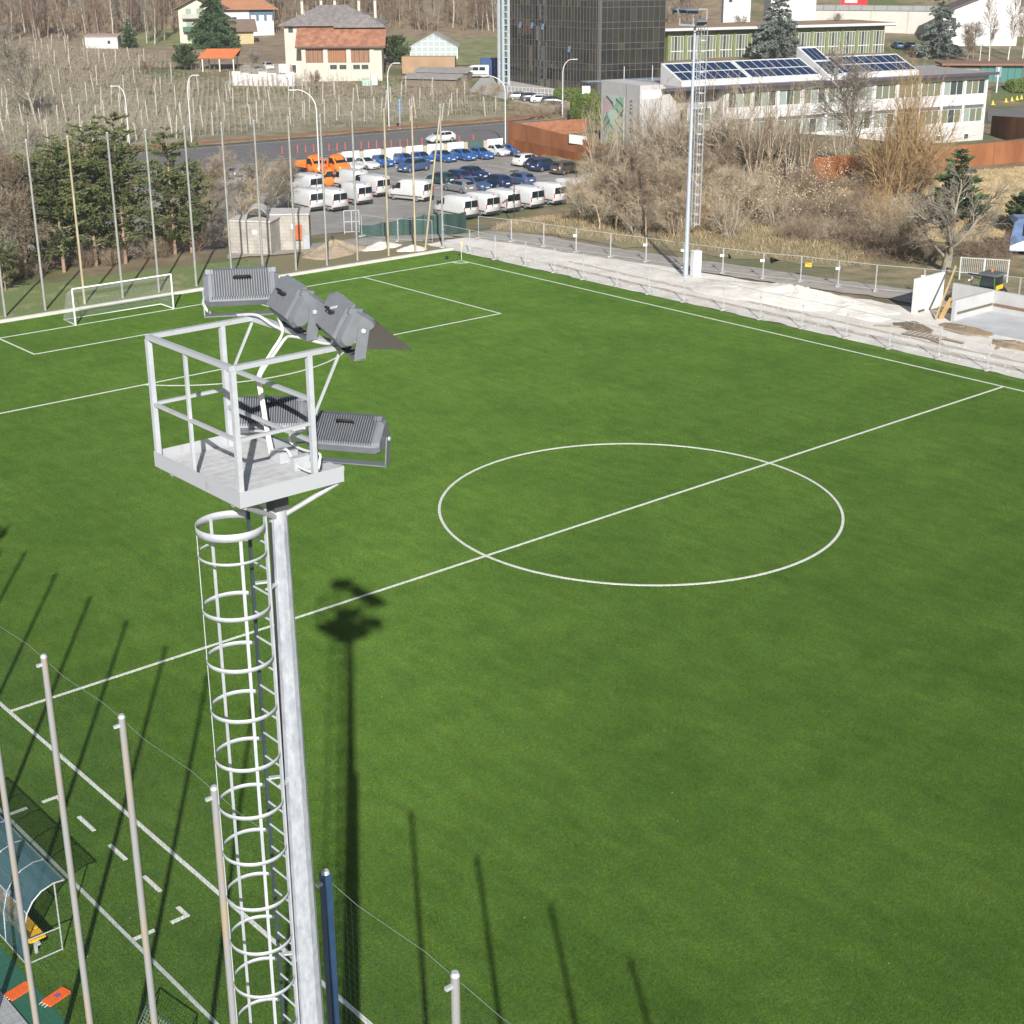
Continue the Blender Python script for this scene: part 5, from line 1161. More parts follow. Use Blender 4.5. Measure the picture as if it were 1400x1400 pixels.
# --- dark glass office block
GP = GT(818, 131); BRONZE = M('bronze_frame', (.17, .16, .15), .5, .4, var=.15)
CG_ = [M_glass('curtain_glass_%d' % i, c, r, metal=.9, spec=s) for i, (c, r, s) in enumerate((((.15, .15, .145), .02, .5), ((.17, .167, .155), .025, .5), ((.20, .195, .165), .04, .5), ((.13, .135, .14), .02, .5), ((.30, .29, .22), .08, .5)))]
gl = thing('glass_office_block', 'dark bronze glass office block with mirrored curtain wall', 'building', (GP[0], GP[1], GP[2]))
HG = 20.6; LG, RG = 24.6, 13.4; e1 = np.array([math.cos(R_(-16)), math.sin(R_(-16))])
pr_ = e1*RG; back = pr_+np.array([.25, .97])*22
MB().extrude([(.12, .1), (pr_[0]-.1, pr_[1]+.14), (back[0], back[1]), (.12, LG-.1)], -1.5, HG, 2).build('core', M('glass_core', (.03, .028, .025), .8), gl)
bands = [(.15, 2.05), (2.15, 4.25)]
z = 4.35
while z < HG: bands += [(z, min(z+1.0, HG)), (z+1.08, min(z+3.52, HG))]; z += 3.6
rs = random.Random(11)
def face(o2, d2, L_, ncol, nm, each):
    n2 = np.array([d2[1], -d2[0]])
    if n2@np.array([-.6, -.76]) < 0: n2 = -n2
    fr = MB(); W_ = L_/ncol
    for i in range(ncol+1):
        p = o2+d2*W_*i+n2*.03; w2 = .05
        fr.add([(*(p-d2*w2/2-n2*.1), 0), (*(p+d2*w2/2-n2*.1), 0), (*(p+d2*w2/2+n2*.04), 0), (*(p-d2*w2/2+n2*.04), 0)]+[(*(p-d2*w2/2-n2*.1), HG), (*(p+d2*w2/2-n2*.1), HG), (*(p+d2*w2/2+n2*.04), HG), (*(p-d2*w2/2+n2*.04), HG)], [(0, 3, 2, 1), (4, 5, 6, 7), (0, 1, 5, 4), (1, 2, 6, 5), (2, 3, 7, 6), (3, 0, 4, 7)])
    for a_, b_ in bands:
        p, q = o2+n2*.02, o2+d2*L_+n2*.02; fr.bar((*p, b_+.04), (*q, b_+.04), .1, .07)
    fo = fr.build('mullions', BRONZE, gl); fo['kind'] = 'stuff'
    for bi, (a_, b_) in enumerate(bands):
        if b_-a_ < .2: continue
        groups = {}
        for i in range(ncol):
            c = rs.choices(range(5), (5, 4, 2, 3, 1 if bi % 2 == 0 else .2))[0]
            tx, ty = rs.gauss(0, .004), rs.gauss(0, .005)
            p, q = o2+d2*(W_*i+.03)+n2*(ty), o2+d2*(W_*(i+1)-.03)-n2*(ty)
            m_ = MB() if each else groups.setdefault(c, MB())
            m_.slab([(*(q+n2*tx), a_), (*(p+n2*tx), a_), (*(p-n2*tx), b_), (*(q-n2*tx), b_)], .02)
            if each: m_.build('glass_pane', CG_[c], gl)
        for c, m_ in groups.items(): ob = m_.build('glass_panes', CG_[c], gl); ob['kind'] = 'stuff'
face(np.array([0, 0]), np.array([0, 1.]), LG, 30, 'left', False); face(np.array([.35, -.05]), e1, RG-.3, 11, 'right', True)
MB().box(-.25, .3, -.3, .2, -1.5, HG).build('corner_pier', BRONZE, gl)
MB().extrude([(-.3, -.4), (pr_[0]+.2, pr_[1]-.2), (back[0]+.3, back[1]+.3), (-.3, LG+.3)], HG, HG+.5, 2).build('roof_edge', BRONZE, gl)
for i, (y, z) in enumerate(((21.5, 12.0), (18.2, 12.0), (15.2, 11.9), (8, 8.2))): MB().slab([(-.10, y, z), (-.10, y-.7, z), (-.32, y-.7, z-1.0), (-.32, y, z-1.0)], .03).build('open_sash', M_glass('sash_blue', (.12, .19, .28), .1), gl)
p = GT(691, 117); st_ = thing('stair_mast', 'grey steel lattice lift mast beside the dark glass block', 'mast', p)
for (x, y) in ((-.9, -.3), (.45, -.3), (-.9, .9), (.45, .9)): MB().box(x, x+.45, y, y+.3, -.3, 19.5).build('column', M('mast_grey', (.40, .43, .46), .6), st_)
for z in np.arange(.4, 19.5, 1.15):
    MB().box(-.45, .45, -.1, .2, z, z+.16).build('cross_bar', M('mast_grey', (.40, .43, .46), .6), st_); MB().box(-.45, .45, .9, 1.15, z, z+.16).build('cross_bar', M('mast_grey', (.40, .43, .46), .6), st_)
MB().box(-.43, .43, .3, .85, 0, 19.2).build('lift_glass', M_glass('lift_glass', (.06, .16, .15), .1), st_)

# --- farmhouse
FP = GT(450, 111); FA = R_(-40)
fm = thing('farmhouse', 'big cream farmhouse with grey hipped roof and red tiled barn front', 'house', (FP[0], FP[1], FP[2]), FA)
MB().box(-8.6, 9.6, 4.0, 15, -1, 10.1).build('main_wall', WALLC, fm)
hip_roof(fm, -8.6, 9.6, 4.0, 15, 10.1, 3.4, ROOFG, 1.0, .25)
hip_roof(fm, 1.5, 10.4, 3.2, 8.0, 9.8, 2.0, ROOFG, .5, .3, 'porch_roof')
MB().box(-5.0, 10.2, 0, 3.98, -1, 6.2).build('barn_wall', WALLC, fm)
MB().slab([(-6.1, -.9, 6.35), (11.0, -.9, 6.35), (11.0, 3.97, 9.75), (-6.1, 3.97, 9.75)], .2).build('barn_roof', ROOFR, fm)
MB().box(-6.1, 11.0, -.98, -.9, 6.1, 6.4).build('gutter', M('gutter_brown', (.10, .06, .05), .6), fm)
PLK = [M('plank_rust', (.26, .11, .05), .8, var=.25, scale=2, stretch=(3, 3, .3)), M('plank_brown', (.17, .10, .065), .8, var=.25, scale=2, stretch=(3, 3, .3))]
for i, (xa, xb) in enumerate(((-4.3, -.9), (.0, 3.5), (4.4, 7.9))):
    for k in range(8):
        w2 = (xb-xa)/8; MB().box(xa+k*w2, xa+(k+1)*w2-.03, -.06, -.005, 3.4, 5.9).build('plank', PLK[(i+k) % 2 if i != 1 else 0], fm)
for x in (-5.0, -.85, 3.55, 7.95): MB().box(x, x+.8, -.35, -.002, -1, 6.0).build('pier', WALLC, fm)
for x in (.3, 2.1, 4.7, 6.3): win(fm, x, x+1.3, 2.2, 3.0, -.02, PANE, M('frame_dark', (.12, .12, .12), .7), 1)
win(fm, -7.5, -6.6, 1.2, 2.8, 3.98, PANE, WHITE, 0); MB().box(-7.75, -7.5, 3.9, 3.97, 1.2, 2.8).build('shutter', M('shutter_red', (.22, .05, .03), .7), fm)
for i in range(6): win(fm, -7.8+i*2.8, -6.9+i*2.8, 8.7, 9.7, 3.97, PANE, M('frame_dark', (.12, .12, .12), .7), 0)
for x, y in ((-5.5, 6.5), (-2.2, 10), (.5, 9.5), (5.2, 9), (8.3, 9.5)):
    c_ = MB().box(x, x+.5, y, y+.5, 11.0, 14.3).build('chimney', WALLC, fm); MB().box(x-.08, x+.58, y-.08, y+.58, 14.3, 14.5).build('chimney_cap', ROOFG, c_)
MB().tube([(-4.8, 6.0, 11.5), (-4.8, 6.0, 12.7)], .05, 6).build('aerial', GALV, fm)
YRD = [('water_tank', 'white plastic tank before the farmhouse', 512, 116, WHITE, (1.2, 1, 1.7)), ('crate', 'pale green crate stacked beside the white tank', 501, 117, M('crate_mint', (.35, .55, .47), .7), (1.6, 1, 1.1)), ('crate', 'yellow drum at the end of the rubble wall', 391, 117, M('drum_yellow', (.55, .36, .06), .6), (.9, .9, 1.4))]
for nm, lab, px, py, mt_, (a, b, c) in YRD:
    p = GT(px, py); m_ = MB(); m_.extrude([(-a/2+.1, -b/2), (a/2-.1, -b/2), (a/2, -b/2+.1), (a/2, b/2), (-a/2, b/2), (-a/2, -b/2+.1)], 0, c, 2); m_.box(-a/2-.04, a/2+.04, -b/2-.04, b/2+.04, c, c+.1); tag(m_.build(nm, mt_, None, loc=tuple(p), rz=FA), lab, nm.replace('_', ' '))
# wall of pale boards left of the farm
bw = thing('board_wall', 'pale pink board wall in front of the farmyard', 'wall', GT(318, 117), math.atan2(*( (GT(398, 118)-GT(318, 117))[[1, 0]])))
for i in range(7): MB().box(i*1.75, i*1.75+1.7, -.05, .05, -.2, 2.6-.25*(i % 3)).build('board', M('board_pink', (.55, .50, .50), .8, var=.06) if i % 2 else WALLW, bw)
p = GT(400, 104); panel_van('parked_van', 'white pick-up box truck by the pale board wall', WHT, (p[0], p[1], p[2]), FA+.1, 5.2)
p = GT(367, 95); hatch('parked_car', 'white car parked in the farmyard', WHT, (p[0], p[1], p[2]+.0), FA-1.2, 4.3)

# --- houses up the slope
HA = GT(268, 60); ha = thing('balcony_house', 'cream three storey house with green balcony behind the spruce', 'house', (HA[0], HA[1], HA[2]), R_(-40))
MB().box(-3.6, 5.5, 0, 9, -1, 8.0).build('wall', M('wall_yellow_cream', (.60, .57, .42), .88, var=.05), ha)
MB().extrude([(-3.6, 8.0), (5.5, 8.0), (.4, 10.1)], .02, 9, 1).build('gable_wall', M('wall_yellow_cream', (.60, .57, .42)), ha)
gable_roof(ha, -3.6, 5.5, 0, 9, 8.05, 2.3, M('roof_brown_tiles', (.17, .12, .09), .85, var=.15, scale=1), 1.3, 1)
for z in (.4, 3.2, 5.9):
    for x in (-1.9, .6): win(ha, x, x+1.3, z, z+2.0, -.03, PANEL_, M('frame_green', (.35, .42, .30), .7), 1)
for z in (2.7, 5.5):
    MB().box(-2.6, 2.6, -1.2, -.01, z, z+.2).build('balcony_slab', M('balcony_dark', (.10, .09, .08), .8), ha)
    MB().box(-2.6, 2.6, -1.22, -1.18, z+.21, z+1.2).build('balcony_front', M('balcony_green', (.05, .14, .08), .7) if z < 4 else M('balcony_pale', (.40, .40, .36), .8), ha)
HB = GT(330, 50); hb_ = thing('villa', 'white villa with orange hipped roof beyond the spruce', 'house', (HB[0], HB[1], HB[2]), R_(-30))
MB().box(-6, 8, 0, 9, -1, 6.4).build('wall', WALLW, hb_); hip_roof(hb_, -6, 8, 0, 9, 6.4, 3.4, M('roof_orange_tiles', (.34, .16, .085), .85, var=.2, scale=1, bump=.3), 1.2, .3)
MB().box(2.2, 8.0, -.06, -.01, 3.6, 6.1).build('recess_panel', M('recess_blue', (.08, .13, .20), .8), hb_)
for x in (2.6, 4.5, 6.4): win(hb_, x, x+1.2, 3.4, 4.9, -.08, WALLW, WHITE, 0)
for x in (-5, -2): win(hb_, x, x+1.2, 3.0, 4.6, -.02, PANE, WHITE, 0)
HC = GT(140, 67); hc_ = thing('white_hut', 'long low white hut at the top of the orchard', 'hut', (HC[0], HC[1], HC[2]), R_(-38))
MB().box(-3.7, 3.5, 0, 4, -1, 2.6).build('wall', WALLW, hc_); MB().slab([(-3.9, -.3, 2.75), (3.7, -.3, 2.75), (3.7, 4.3, 3.1), (-3.9, 4.3, 3.1)], .14).build('roof', M('hut_roof', (.36, .27, .22), .85), hc_); win(hc_, 1.2, 2.0, 1.0, 1.9, -.02, PANE, WHITE, 0)
p = GT(300, 97); so = thing('open_shelter', 'open shelter with bright orange sheet roof beside the farm', 'shelter', (p[0], p[1], p[2]), R_(-40))
MB().slab([(-4.0, -1.5, 2.6), (3.2, -1.5, 2.6), (4.3, 2.0, 4.2), (-2.6, 2.0, 4.2)], .1).build('roof', M('roof_bright_orange', (.58, .16, .055), .6, var=.1, scale=1), so)
MB().slab([(3.2, 5.6, 2.6), (-2.6, 5.6, 2.6), (-2.6, 2.02, 4.2), (4.3, 2.02, 4.2)], .1).build('roof_back', M('roof_dark_felt', (.05, .05, .05), .8), so)
for x in (-3.2, .2, 3.0): MB().box(x, x+.22, -1.2, -1.0, -.5, 2.65).build('post', M('post_white', (.60, .55, .48), .8), so)
for x in (-3, 2.8): MB().box(x, x+.22, 5.0, 5.2, -.5, 2.65).build('post', M('post_white', (.60, .55, .48), .8), so)
p = GT(412, 66); yh = thing('yellow_house', 'low house with brown roof and yellow wall left of the farm', 'house', (p[0]-6, p[1]+18, tz(p[0]-6, p[1]+18)), R_(-25))
MB().box(-5, 4, 0, 6, -1, 3.4).build('wall', M('wall_yellow', (.44, .37, .20), .85), yh); gable_roof(yh, -5, 4, 0, 6, 3.4, 2.0, M('roof_brown_tiles', (.17, .12, .09)), .9, 0)
# --- greenhouse, brown containers, sheds beyond the orchard
p = GT(600, 88); gh = thing('greenhouse', 'white framed glass gable greenhouse beyond the brown boxes', 'greenhouse', (p[0]+5, p[1]+8, tz(p[0]+5, p[1]+8)), R_(-42))
GHM = M_glass('greenhouse_glass', (.38, .44, .43), .15)
MB().extrude([(-5, 0), (5, 0), (5, 2.4), (0, 5.0), (-5, 2.4)], 0, 10, 1).build('glass_body', GHM, gh)
for x in np.arange(-5, 5.1, 1.25):
    zt = 5.0-abs(x)*.52; MB().box(x-.04, x+.04, -.06, -.005, 0, zt).build('glazing_bar', WHITE, gh)
for z in (1.3, 2.4, 3.5): MB().box(-5+max(0, (z-2.4)*1.92), 5-max(0, (z-2.4)*1.92), -.07, -.01, z, z+.1).build('glazing_bar', WHITE, gh)
MB().slab([(-5.2, -.2, 2.4), (-5.2, 10.2, 2.4), (0, 10.2, 5.12), (0, -.2, 5.12)][::-1], .1).build('roof_side', WALLW, gh); MB().slab([(5.2, 10.2, 2.4), (5.2, -.2, 2.4), (0, -.2, 5.12), (0, 10.2, 5.12)][::-1], .1).build('roof_side', GHM, gh)
p = GT(586, 103); br = thing('brown_container', 'long tan brown container beside the timber roofs', 'container', (p[0], p[1], p[2]), R_(-43))
MB().box(-5.2, 5.2, 0, 2.6, .3, 3.5).build('body', M('container_tan', (.33, .215, .125), .8, var=.1, scale=.5), br)
for x in np.arange(-5, 5.2, 2.6): MB().box(x-.04, x+.04, -.05, -.003, .35, 3.45).build('rib', M('container_rib', (.28, .18, .10), .8), br)
MB().box(5.21, 5.26, .1, 2.5, .4, 3.4).build('end_door', DARKGREY, br); MB().box(-5, 5, .1, 2.5, 0, .28).build('skid', DARKGREY, br)
for i, (px, py) in enumerate(((605, 110), (590, 119))):
    p = GT(px, py); sh = thing('timber_shed', ['low grey roofed timber shed below the tan container', 'second low grey shed roof at the orchard edge'][i], 'shed', (p[0], p[1], p[2]), R_(-60))
    MB().box(-5.5, 5, 0, 2.6, -.5, 1.5).build('wall', M('shed_wood', (.16, .13, .10), .85), sh); MB().slab([(-5.8, -.5, 1.55), (5.3, -.5, 1.55), (5.3, 3, 2.25), (-5.8, 3, 2.25)], .12).build('roof', M('shed_roof', (.27, .25, .24), .85, var=.15, scale=.8), sh)
p = GT(650, 106); panel_van('parked_van', 'white minibus parked beside the blue container', WHT, (p[0], p[1], p[2]+.02), R_(138), 5.3, None, True)
p = GT(676, 104); bc = thing('blue_container', 'dark blue open container next to the white minibus', 'container', (p[0], p[1]+1, p[2]), R_(-42))
BCM = M('container_blue', (.02, .06, .17), .6, var=.15, scale=.6)
for b_ in ((-2.2, 3.5, 0, .1, 0, 3.0), (-2.2, 3.5, 2.4, 2.5, 0, 3.2), (-2.2, -2.1, .1, 2.4, 0, 3.0), (3.4, 3.5, .1, 2.4, 0, 3.0)): MB().box(*b_).build('side', BCM, bc)
for x in np.arange(-2, 3.5, .6): MB().box(x, x+.1, -.06, -.003, .1, 2.9).build('rib', BCM, bc)
# yard before the glass block
struct('forecourt', 'pale forecourt before the glass block', drape('forecourt', GT(640, 125), GT(820, 165), GT(830, 128), GT(660, 104), 14, 8, .06), M('forecourt_paving', (.36, .34, .31), .9, var=.1))
for i, (px, py, c, lab) in enumerate(((712, 137, SILV, 'silver car before the glass block railing'), (728, 138.5, DGREY, 'dark car between silver and white before the glass block'), (742, 141, WHT, 'white saloon car beside the forecourt hedge'), (757, 143.5, DGREY, 'dark grey saloon at the end of the forecourt'))):
    p = GT(px, py); hatch('parked_car', lab, c, (p[0], p[1], p[2]+.06), R_(-40), 4.4)
ral = thing('railing', 'grey metal railing along the foot of the glass block', 'railing', GT(694, 128)); a_, b_ = GT(694, 128), GT(765, 132)
for i in range(15):
    q = (b_-a_)*i/14; MB().tube([(q[0], q[1], q[2]-.1), (q[0], q[1], q[2]+1.3)], .05, 6).build('post', GALV, ral)
for h_ in (.5, 1.25): MB().bar((0, 0, h_), tuple((b_-a_)+np.array([0, 0, h_])), .07).build('rail', GALV, ral)
p = GT(801, 142); ps = thing('pylon_sign', 'small white pylon sign before the clipped hedge', 'sign', p, R_(-40)); MB().box(-.7, .7, -.15, .15, 0, 3.0).build('panel', WHITE, ps); MB().box(-.35, .35, -.17, -.151, .6, 2.4).build('print', M('print_grey', (.38, .38, .38), .7), ps); MB().box(-.8, .8, -.3, .3, -.2, .1).build('base', CONC, ps)
# --- green framed school building
GBR = GT(1208, 72); GBL = GT(912, 84); d = GBR-GBL; GBA = math.atan2(d[1], d[0]); LB = float(np.linalg.norm(d[:2]))
gb = thing('pavilion_building', 'low flat roofed pavilion with green frames and tall white windows', 'building', (GBL[0], GBL[1], GBL[2]-.3), GBA)
GRF = M('green_frame', (.16, .19, .07), .7, var=.12, scale=.5)
MB().box(0, LB, .3, 14, -1.5, 6.2).build('core_wall', GRF, gb)
nb = 14; W_ = LB/nb
for i in range(nb):
    MB().box(i*W_+.05, i*W_+.75, -.1, .29, -1, 5.9).build('pier', GRF, gb)
    w1 = win(gb, i*W_+.85, (i+1)*W_-.08, .3, 5.3, .1, [PANEG, PANE, PANEG], WHITE, 3, .1)
    MB().box(i*W_+.9, (i+1)*W_-.12, -.02, .06, 2.2, 2.32).build('transom', WHITE, gb)
MB().box(-1.5, LB+1.5, -1.6, 15, 6.3, 6.45).build('soffit', M('soffit_dark', (.04, .05, .05), .7), gb); MB().box(-1.6, LB+1.8, -1.8, 15.2, 6.46, 6.95).build('roof_edge', WALLW, gb)
MB().box(-1.4, LB+1.6, -1.5, 15, 6.951, 7.0).build('roof_top', M('green_roof_sedum', (.26, .18, .11), .95, var=.2, scale=.5, bump=.4), gb)
for i, (px0, px1, lab) in enumerate(((996, 1032, 'tall white tower block with narrow dark window'), (1062, 1122, 'white stair tower beside the cedar top'))):
    t0 = GT(px0, 66); t1 = GT(px1, 66); d2 = t1-t0; o2 = t0+np.array([CF[0], CF[1], 0])*12
    tw = thing('tower_block', lab, 'building', (o2[0], o2[1], tz(o2[0], o2[1])), math.atan2(d2[1], d2[0])); L_ = float(np.linalg.norm(d2[:2]))*1.05
    MB().box(0, L_, 0, 6, -1, 17).build('wall', WALLW, tw)
    for z in (9, 12.5): win(tw, L_*.18, L_*.32, z, z+2.6, -.03, PANE, M('frame_grey', (.3, .3, .3), .6), 0)
    MB().box(-.2, L_+.2, -.2, 6.2, 17, 17.4).build('parapet', WALLW, tw)
# viaduct / warehouse strip, red sign board
va0, va1 = GT(1090, 38), GT(1560, 56); d2 = va1-va0; vd = thing('viaduct', 'pale concrete road viaduct behind the pavilion', 'viaduct', (va0[0], va0[1], va0[2]), math.atan2(d2[1], d2[0])); L_ = float(np.linalg.norm(d2[:2]))
for i in range(9): MB().box(L_*i/9+.03, L_*(i+1)/9-.03, 0, 1.0, -2, 4.3).build('wall_panel', M('viaduct_concrete', (.52, .50, .45), .9, var=.08, scale=.4), vd)
MB().box(0, L_, -.3, 9, 4.31, 4.6).build('deck', M('deck_grey', (.30, .30, .28), .85), vd); MB().box(0, L_, -.3, -.2, 4.61, 5.5).build('parapet_rail', M('rail_grey', (.26, .28, .28), .6), vd)
for i in range(26): MB().box(L_*i/26, L_*i/26+.12, -.4, -.31, 4.5, 5.6).build('rail_post', M('rail_dark', (.14, .15, .15), .6), vd)
p = GT(1148, 27); rsn = thing('billboard', 'bright red and white billboard above the viaduct', 'sign', (p[0], p[1], tz(p[0], p[1])), math.atan2(d2[1], d2[0])); SZ = top_z(p, 6.5)-tz(p[0], p[1])
MB().box(0, 6.8, 0, .3, SZ, SZ+3.6).build('panel', M('sign_red', (.75, .02, .02), .5), rsn); MB().box(1.0, 4.2, -.03, -.002, SZ+.5, SZ+3.0).build('white_field', M('sign_white_field', (.80, .62, .62), .5), rsn)
for x in (.8, 5.2): MB().box(x, x+.3, .05, .25, -.5, SZ).build('post', GALV, rsn)
w0 = GT(1312, 70); wh = thing('warehouse', 'white gabled warehouse half hidden by the cedar', 'building', (w0[0]+6, w0[1]+8, tz(w0[0]+6, w0[1]+8)), R_(-48))
MB().box(-1, 16, 0, 14, -1, 7.5).build('wall', WALLW, wh); MB().extrude([(-1, 7.5), (16, 7.5), (16, 10.5), (7.5, 11)], .02, 14, 1).build('gable_wall', WALLW, wh); MB().slab([(-2, -.8, 7.2), (8, -.8, 11.2), (8, 14.5, 11.2), (-2, 14.5, 7.2)], .25).build('roof', M('warehouse_roof', (.14, .10, .09), .8), wh)
for z in (2, 4.6): win(wh, .8, 2.0, z, z+1.6, -.02, PANE, DARKGREY, 0)
k0 = GT(1392, 110); ki = thing('kiosk', 'small green glazed kiosk with brown flat roof', 'kiosk', (k0[0]-7, k0[1]+4, tz(k0[0], k0[1])), R_(-45))
MB().box(0, 8, 0, 5, -.5, 2.9).build('glass_wall', M_glass('kiosk_glass', (.08, .20, .18), .1), ki); MB().box(-7.5, 9.5, -1.0, 6, 2.95, 3.3).build('roof', M('kiosk_roof', (.23, .12, .08), .85, var=.12), ki)
for x in np.arange(0, 8.1, 1.3): MB().box(x-.05, x+.05, -.05, .0, -.4, 2.9).build('mullion', M('green_post', (.03, .09, .06), .6), ki)
MB().box(-7.3, 0, .2, 5, -.5, 2.6).build('store_wall', M('store_grey', (.3, .29, .27), .85), ki)
p = GT(1385, 122); hd = drape('lawn', GT(1355, 140), GT(1500, 132), GT(1500, 112), GT(1355, 118), 10, 6, .08); struct('lawn', 'green lawn by the kiosk', hd, M('lawn_green', (.10, .12, .045), .9, var=.15))
rd2 = drape('side_road', GT(1350, 150), GT(1560, 142), GT(1560, 160), GT(1350, 168), 12, 4, .09); struct('side_road', 'grey side road past the office building', rd2, ROADM)
YC = M('cone_yellow', (.75, .52, .06), .6)
for i, (px, py) in enumerate(((1357, 144), (1375, 140.5), (1383, 139), (1390, 137.5), (1396, 136.5))):
    p = GT(px, py); t = thing('barrier_cone', 'small yellow marker cone along the side road', 'cone', (p[0], p[1], p[2]+.09), 0, 'yellow cones on the side road'); MB().tube([(0, 0, 0), (0, 0, .7)], [.3, .06], 10).build('cone', YC, t, True); MB().box(-.35, .35, -.35, .35, 0, .06).build('base', YC, t)
street_lamp('white curved street lamp behind the office roof', 1338, 96, 8.0, al_+PI, 2.4, 0)
p = GT(1362, 127); is_ = thing('road_sign', 'grey back of a tall sign beside the office building', 'sign', p, R_(-45)); MB().bar((0, 0, -.1), (0, 0, 4.2), .2).build('post', GALV, is_); MB().box(-.5, .5, -.04, .04, 2.6, 4.3).build('panel', M('sign_back2', (.22, .25, .27), .5, .2), is_)
for i, (px, py, lab) in enumerate(((1226, 66, 'dark blue car in the pavilion car park'), (1243, 66, 'navy car next to the grey trailer'))):
    p = GT(px, py); hatch('parked_car', lab, NAVY if i else STEELB, (p[0], p[1], p[2]+.02), R_(60), 4.3)
p = GT(1062, 6)
# ------------------------------------------------------------------ vegetation
def BARK(name, c, c2=None): return M('bark_'+name, c, .95, var=.2, scale=1.5, col2=c2 or c, obj=False)
B_GREY = BARK('grey', (.21, .18, .14), (.29, .255, .20)); B_BROWN = BARK('brown', (.19, .14, .095), (.27, .205, .14)); B_TAN = BARK('tan', (.33, .265, .18), (.44, .36, .255))
B_GOLD = BARK('gold', (.30, .195, .09), (.38, .26, .13)); B_PALE = BARK('pale', (.36, .32, .27), (.46, .42, .36)); B_DARK = BARK('dark', (.10, .08, .06), (.15, .12, .09)); B_RED = BARK('redbrown', (.17, .105, .075), (.22, .14, .10))
B_STRAW = BARK('straw', (.42, .33, .20), (.52, .43, .29))
def unit(v): v = np.asarray(v, float); return v/(np.linalg.norm(v)+1e-9)
def grow(rs, p, d, L, r, lev, maxlev, cfg, out):
    k = cfg['seg'][min(lev, len(cfg['seg'])-1)]; pts = [p]; dirs = [d]; rad = [r]
    r1 = r*cfg['taper'][min(lev, len(cfg['taper'])-1)]
    for i in range(k):
        d = unit(d+rs.normal(0, cfg['wander'], 3)+np.array([0, 0, cfg['up'][min(lev, len(cfg['up'])-1)]]))
        p = p+d*L/k; pts.append(p); dirs.append(d); rad.append(r+(r1-r)*(i+1)/k)
    for i in range(k): out.append((pts[i], pts[i+1], rad[i], rad[i+1], lev))
    if lev >= maxlev: return
    n = cfg['n'][lev]; f0 = cfg['first'] if lev == 0 else .2
    for j in range(n):
        f = f0+(1-f0)*(j+rs.rand()*.8)/n; i = min(int(f*k), k-1); q = pts[i]+(pts[i+1]-pts[i])*(f*k-i)
        ax = unit(np.cross(dirs[i], rs.normal(0, 1, 3))); sp = cfg['spread'][min(lev, len(cfg['spread'])-1)]*(.75+.5*rs.rand())
        nd = unit(dirs[i]*math.cos(sp)+ax*math.sin(sp))
        ln = L*cfg['ratio'][min(lev, len(cfg['ratio'])-1)]*(1.1-(.55*f if lev == 0 else .35*f))*(.75+.5*rs.rand())
        grow(rs, q, nd, ln, max(min(rad[i]*.62, cfg['rmax'][min(lev, len(cfg['rmax'])-1)]), cfg.get('rmin', .008)), lev+1, maxlev, cfg, out)
def tree_meshes(seed, H, r, cfg, maxlev, split, mtrunk, mtwig, stems=1, lean=.35):
    rs = np.random.RandomState(seed); out = []
    for s in range(stems):
        if stems == 1: d, p, h = np.array([0, 0, 1.]), np.zeros(3), H
        else:
            a = 2*PI*s/stems+rs.rand(); le = lean*(.4+rs.rand()); d = unit([math.cos(a)*le, math.sin(a)*le, 1]); p = np.array([math.cos(a)*.25*rs.rand(), math.sin(a)*.25*rs.rand(), 0]); h = H*(.7+.4*rs.rand())
        grow(rs, p-np.array([0, 0, .2]), d, h*.8, r, 0, maxlev, cfg, out)
    A_ = [(a, b, r0, r1) for a, b, r0, r1, l in out if l < split]; B_ = [(a, b, r0, r1) for a, b, r0, r1, l in out if l >= split]
    return seg_mesh('trunk', A_, mtrunk, 5), seg_mesh('crown', B_, mtwig, 3)
CF_TREE = dict(seg=(7, 4, 2, 1), taper=(.25, .3, .4, .6), wander=.13, up=(.03, .10, .06, .05), n=(20, 9, 6, 3), first=.2, spread=(.75, .7, .7, .6), ratio=(.42, .5, .55, .6), rmax=(.07, .03, .018), rmin=.014)
CF_TALL = dict(seg=(8, 3, 2, 1), taper=(.2, .3, .4, .6), wander=.06, up=(.05, .22, .15, .1), n=(24, 6, 4, 2), first=.22, spread=(.6, .6, .6, .6), ratio=(.24, .5, .55, .6), rmax=(.06, .03, .024), rmin=.02)
CF_ROUND = dict(seg=(3, 5, 3, 1), taper=(.5, .3, .4, .6), wander=.12, up=(.0, .06, .05, .04), n=(11, 9, 7, 4), first=.3, spread=(.8, .6, .6, .6), ratio=(1.25, .42, .5, .6), rmax=(.075, .028, .012), rmin=.008)
CF_SHRUB = dict(seg=(5, 3, 2, 1), taper=(.3, .4, .6, .7), wander=.16, up=(.0, .04, .02, 0), n=(9, 5, 3, 2), first=.15, spread=(.6, .7, .7, .6), ratio=(.42, .5, .5, .6), rmax=(.012, .008, .007))
CF_WILD = dict(seg=(6, 4, 2, 1), taper=(.3, .4, .6, .7), wander=.26, up=(-.04, -.08, -.05, 0), n=(10, 5, 4, 2), first=.15, spread=(.9, .9, .8, .6), ratio=(.45, .5, .5, .6), rmax=(.014, .010, .008))
class Kind:
    def __init__(s, name, cat, variants): s.name, s.cat, s.v = name, cat, variants
    def put(s, loc, label, rz, sc, group=None, i=0):
        t = thing(s.name, label, s.cat, loc, rz, group); t.scale = (sc,)*3 if not hasattr(sc, '__len__') else sc
        for me in s.v[i % len(s.v)]: link(me.name.split('.')[0], me, None, t)
        return t
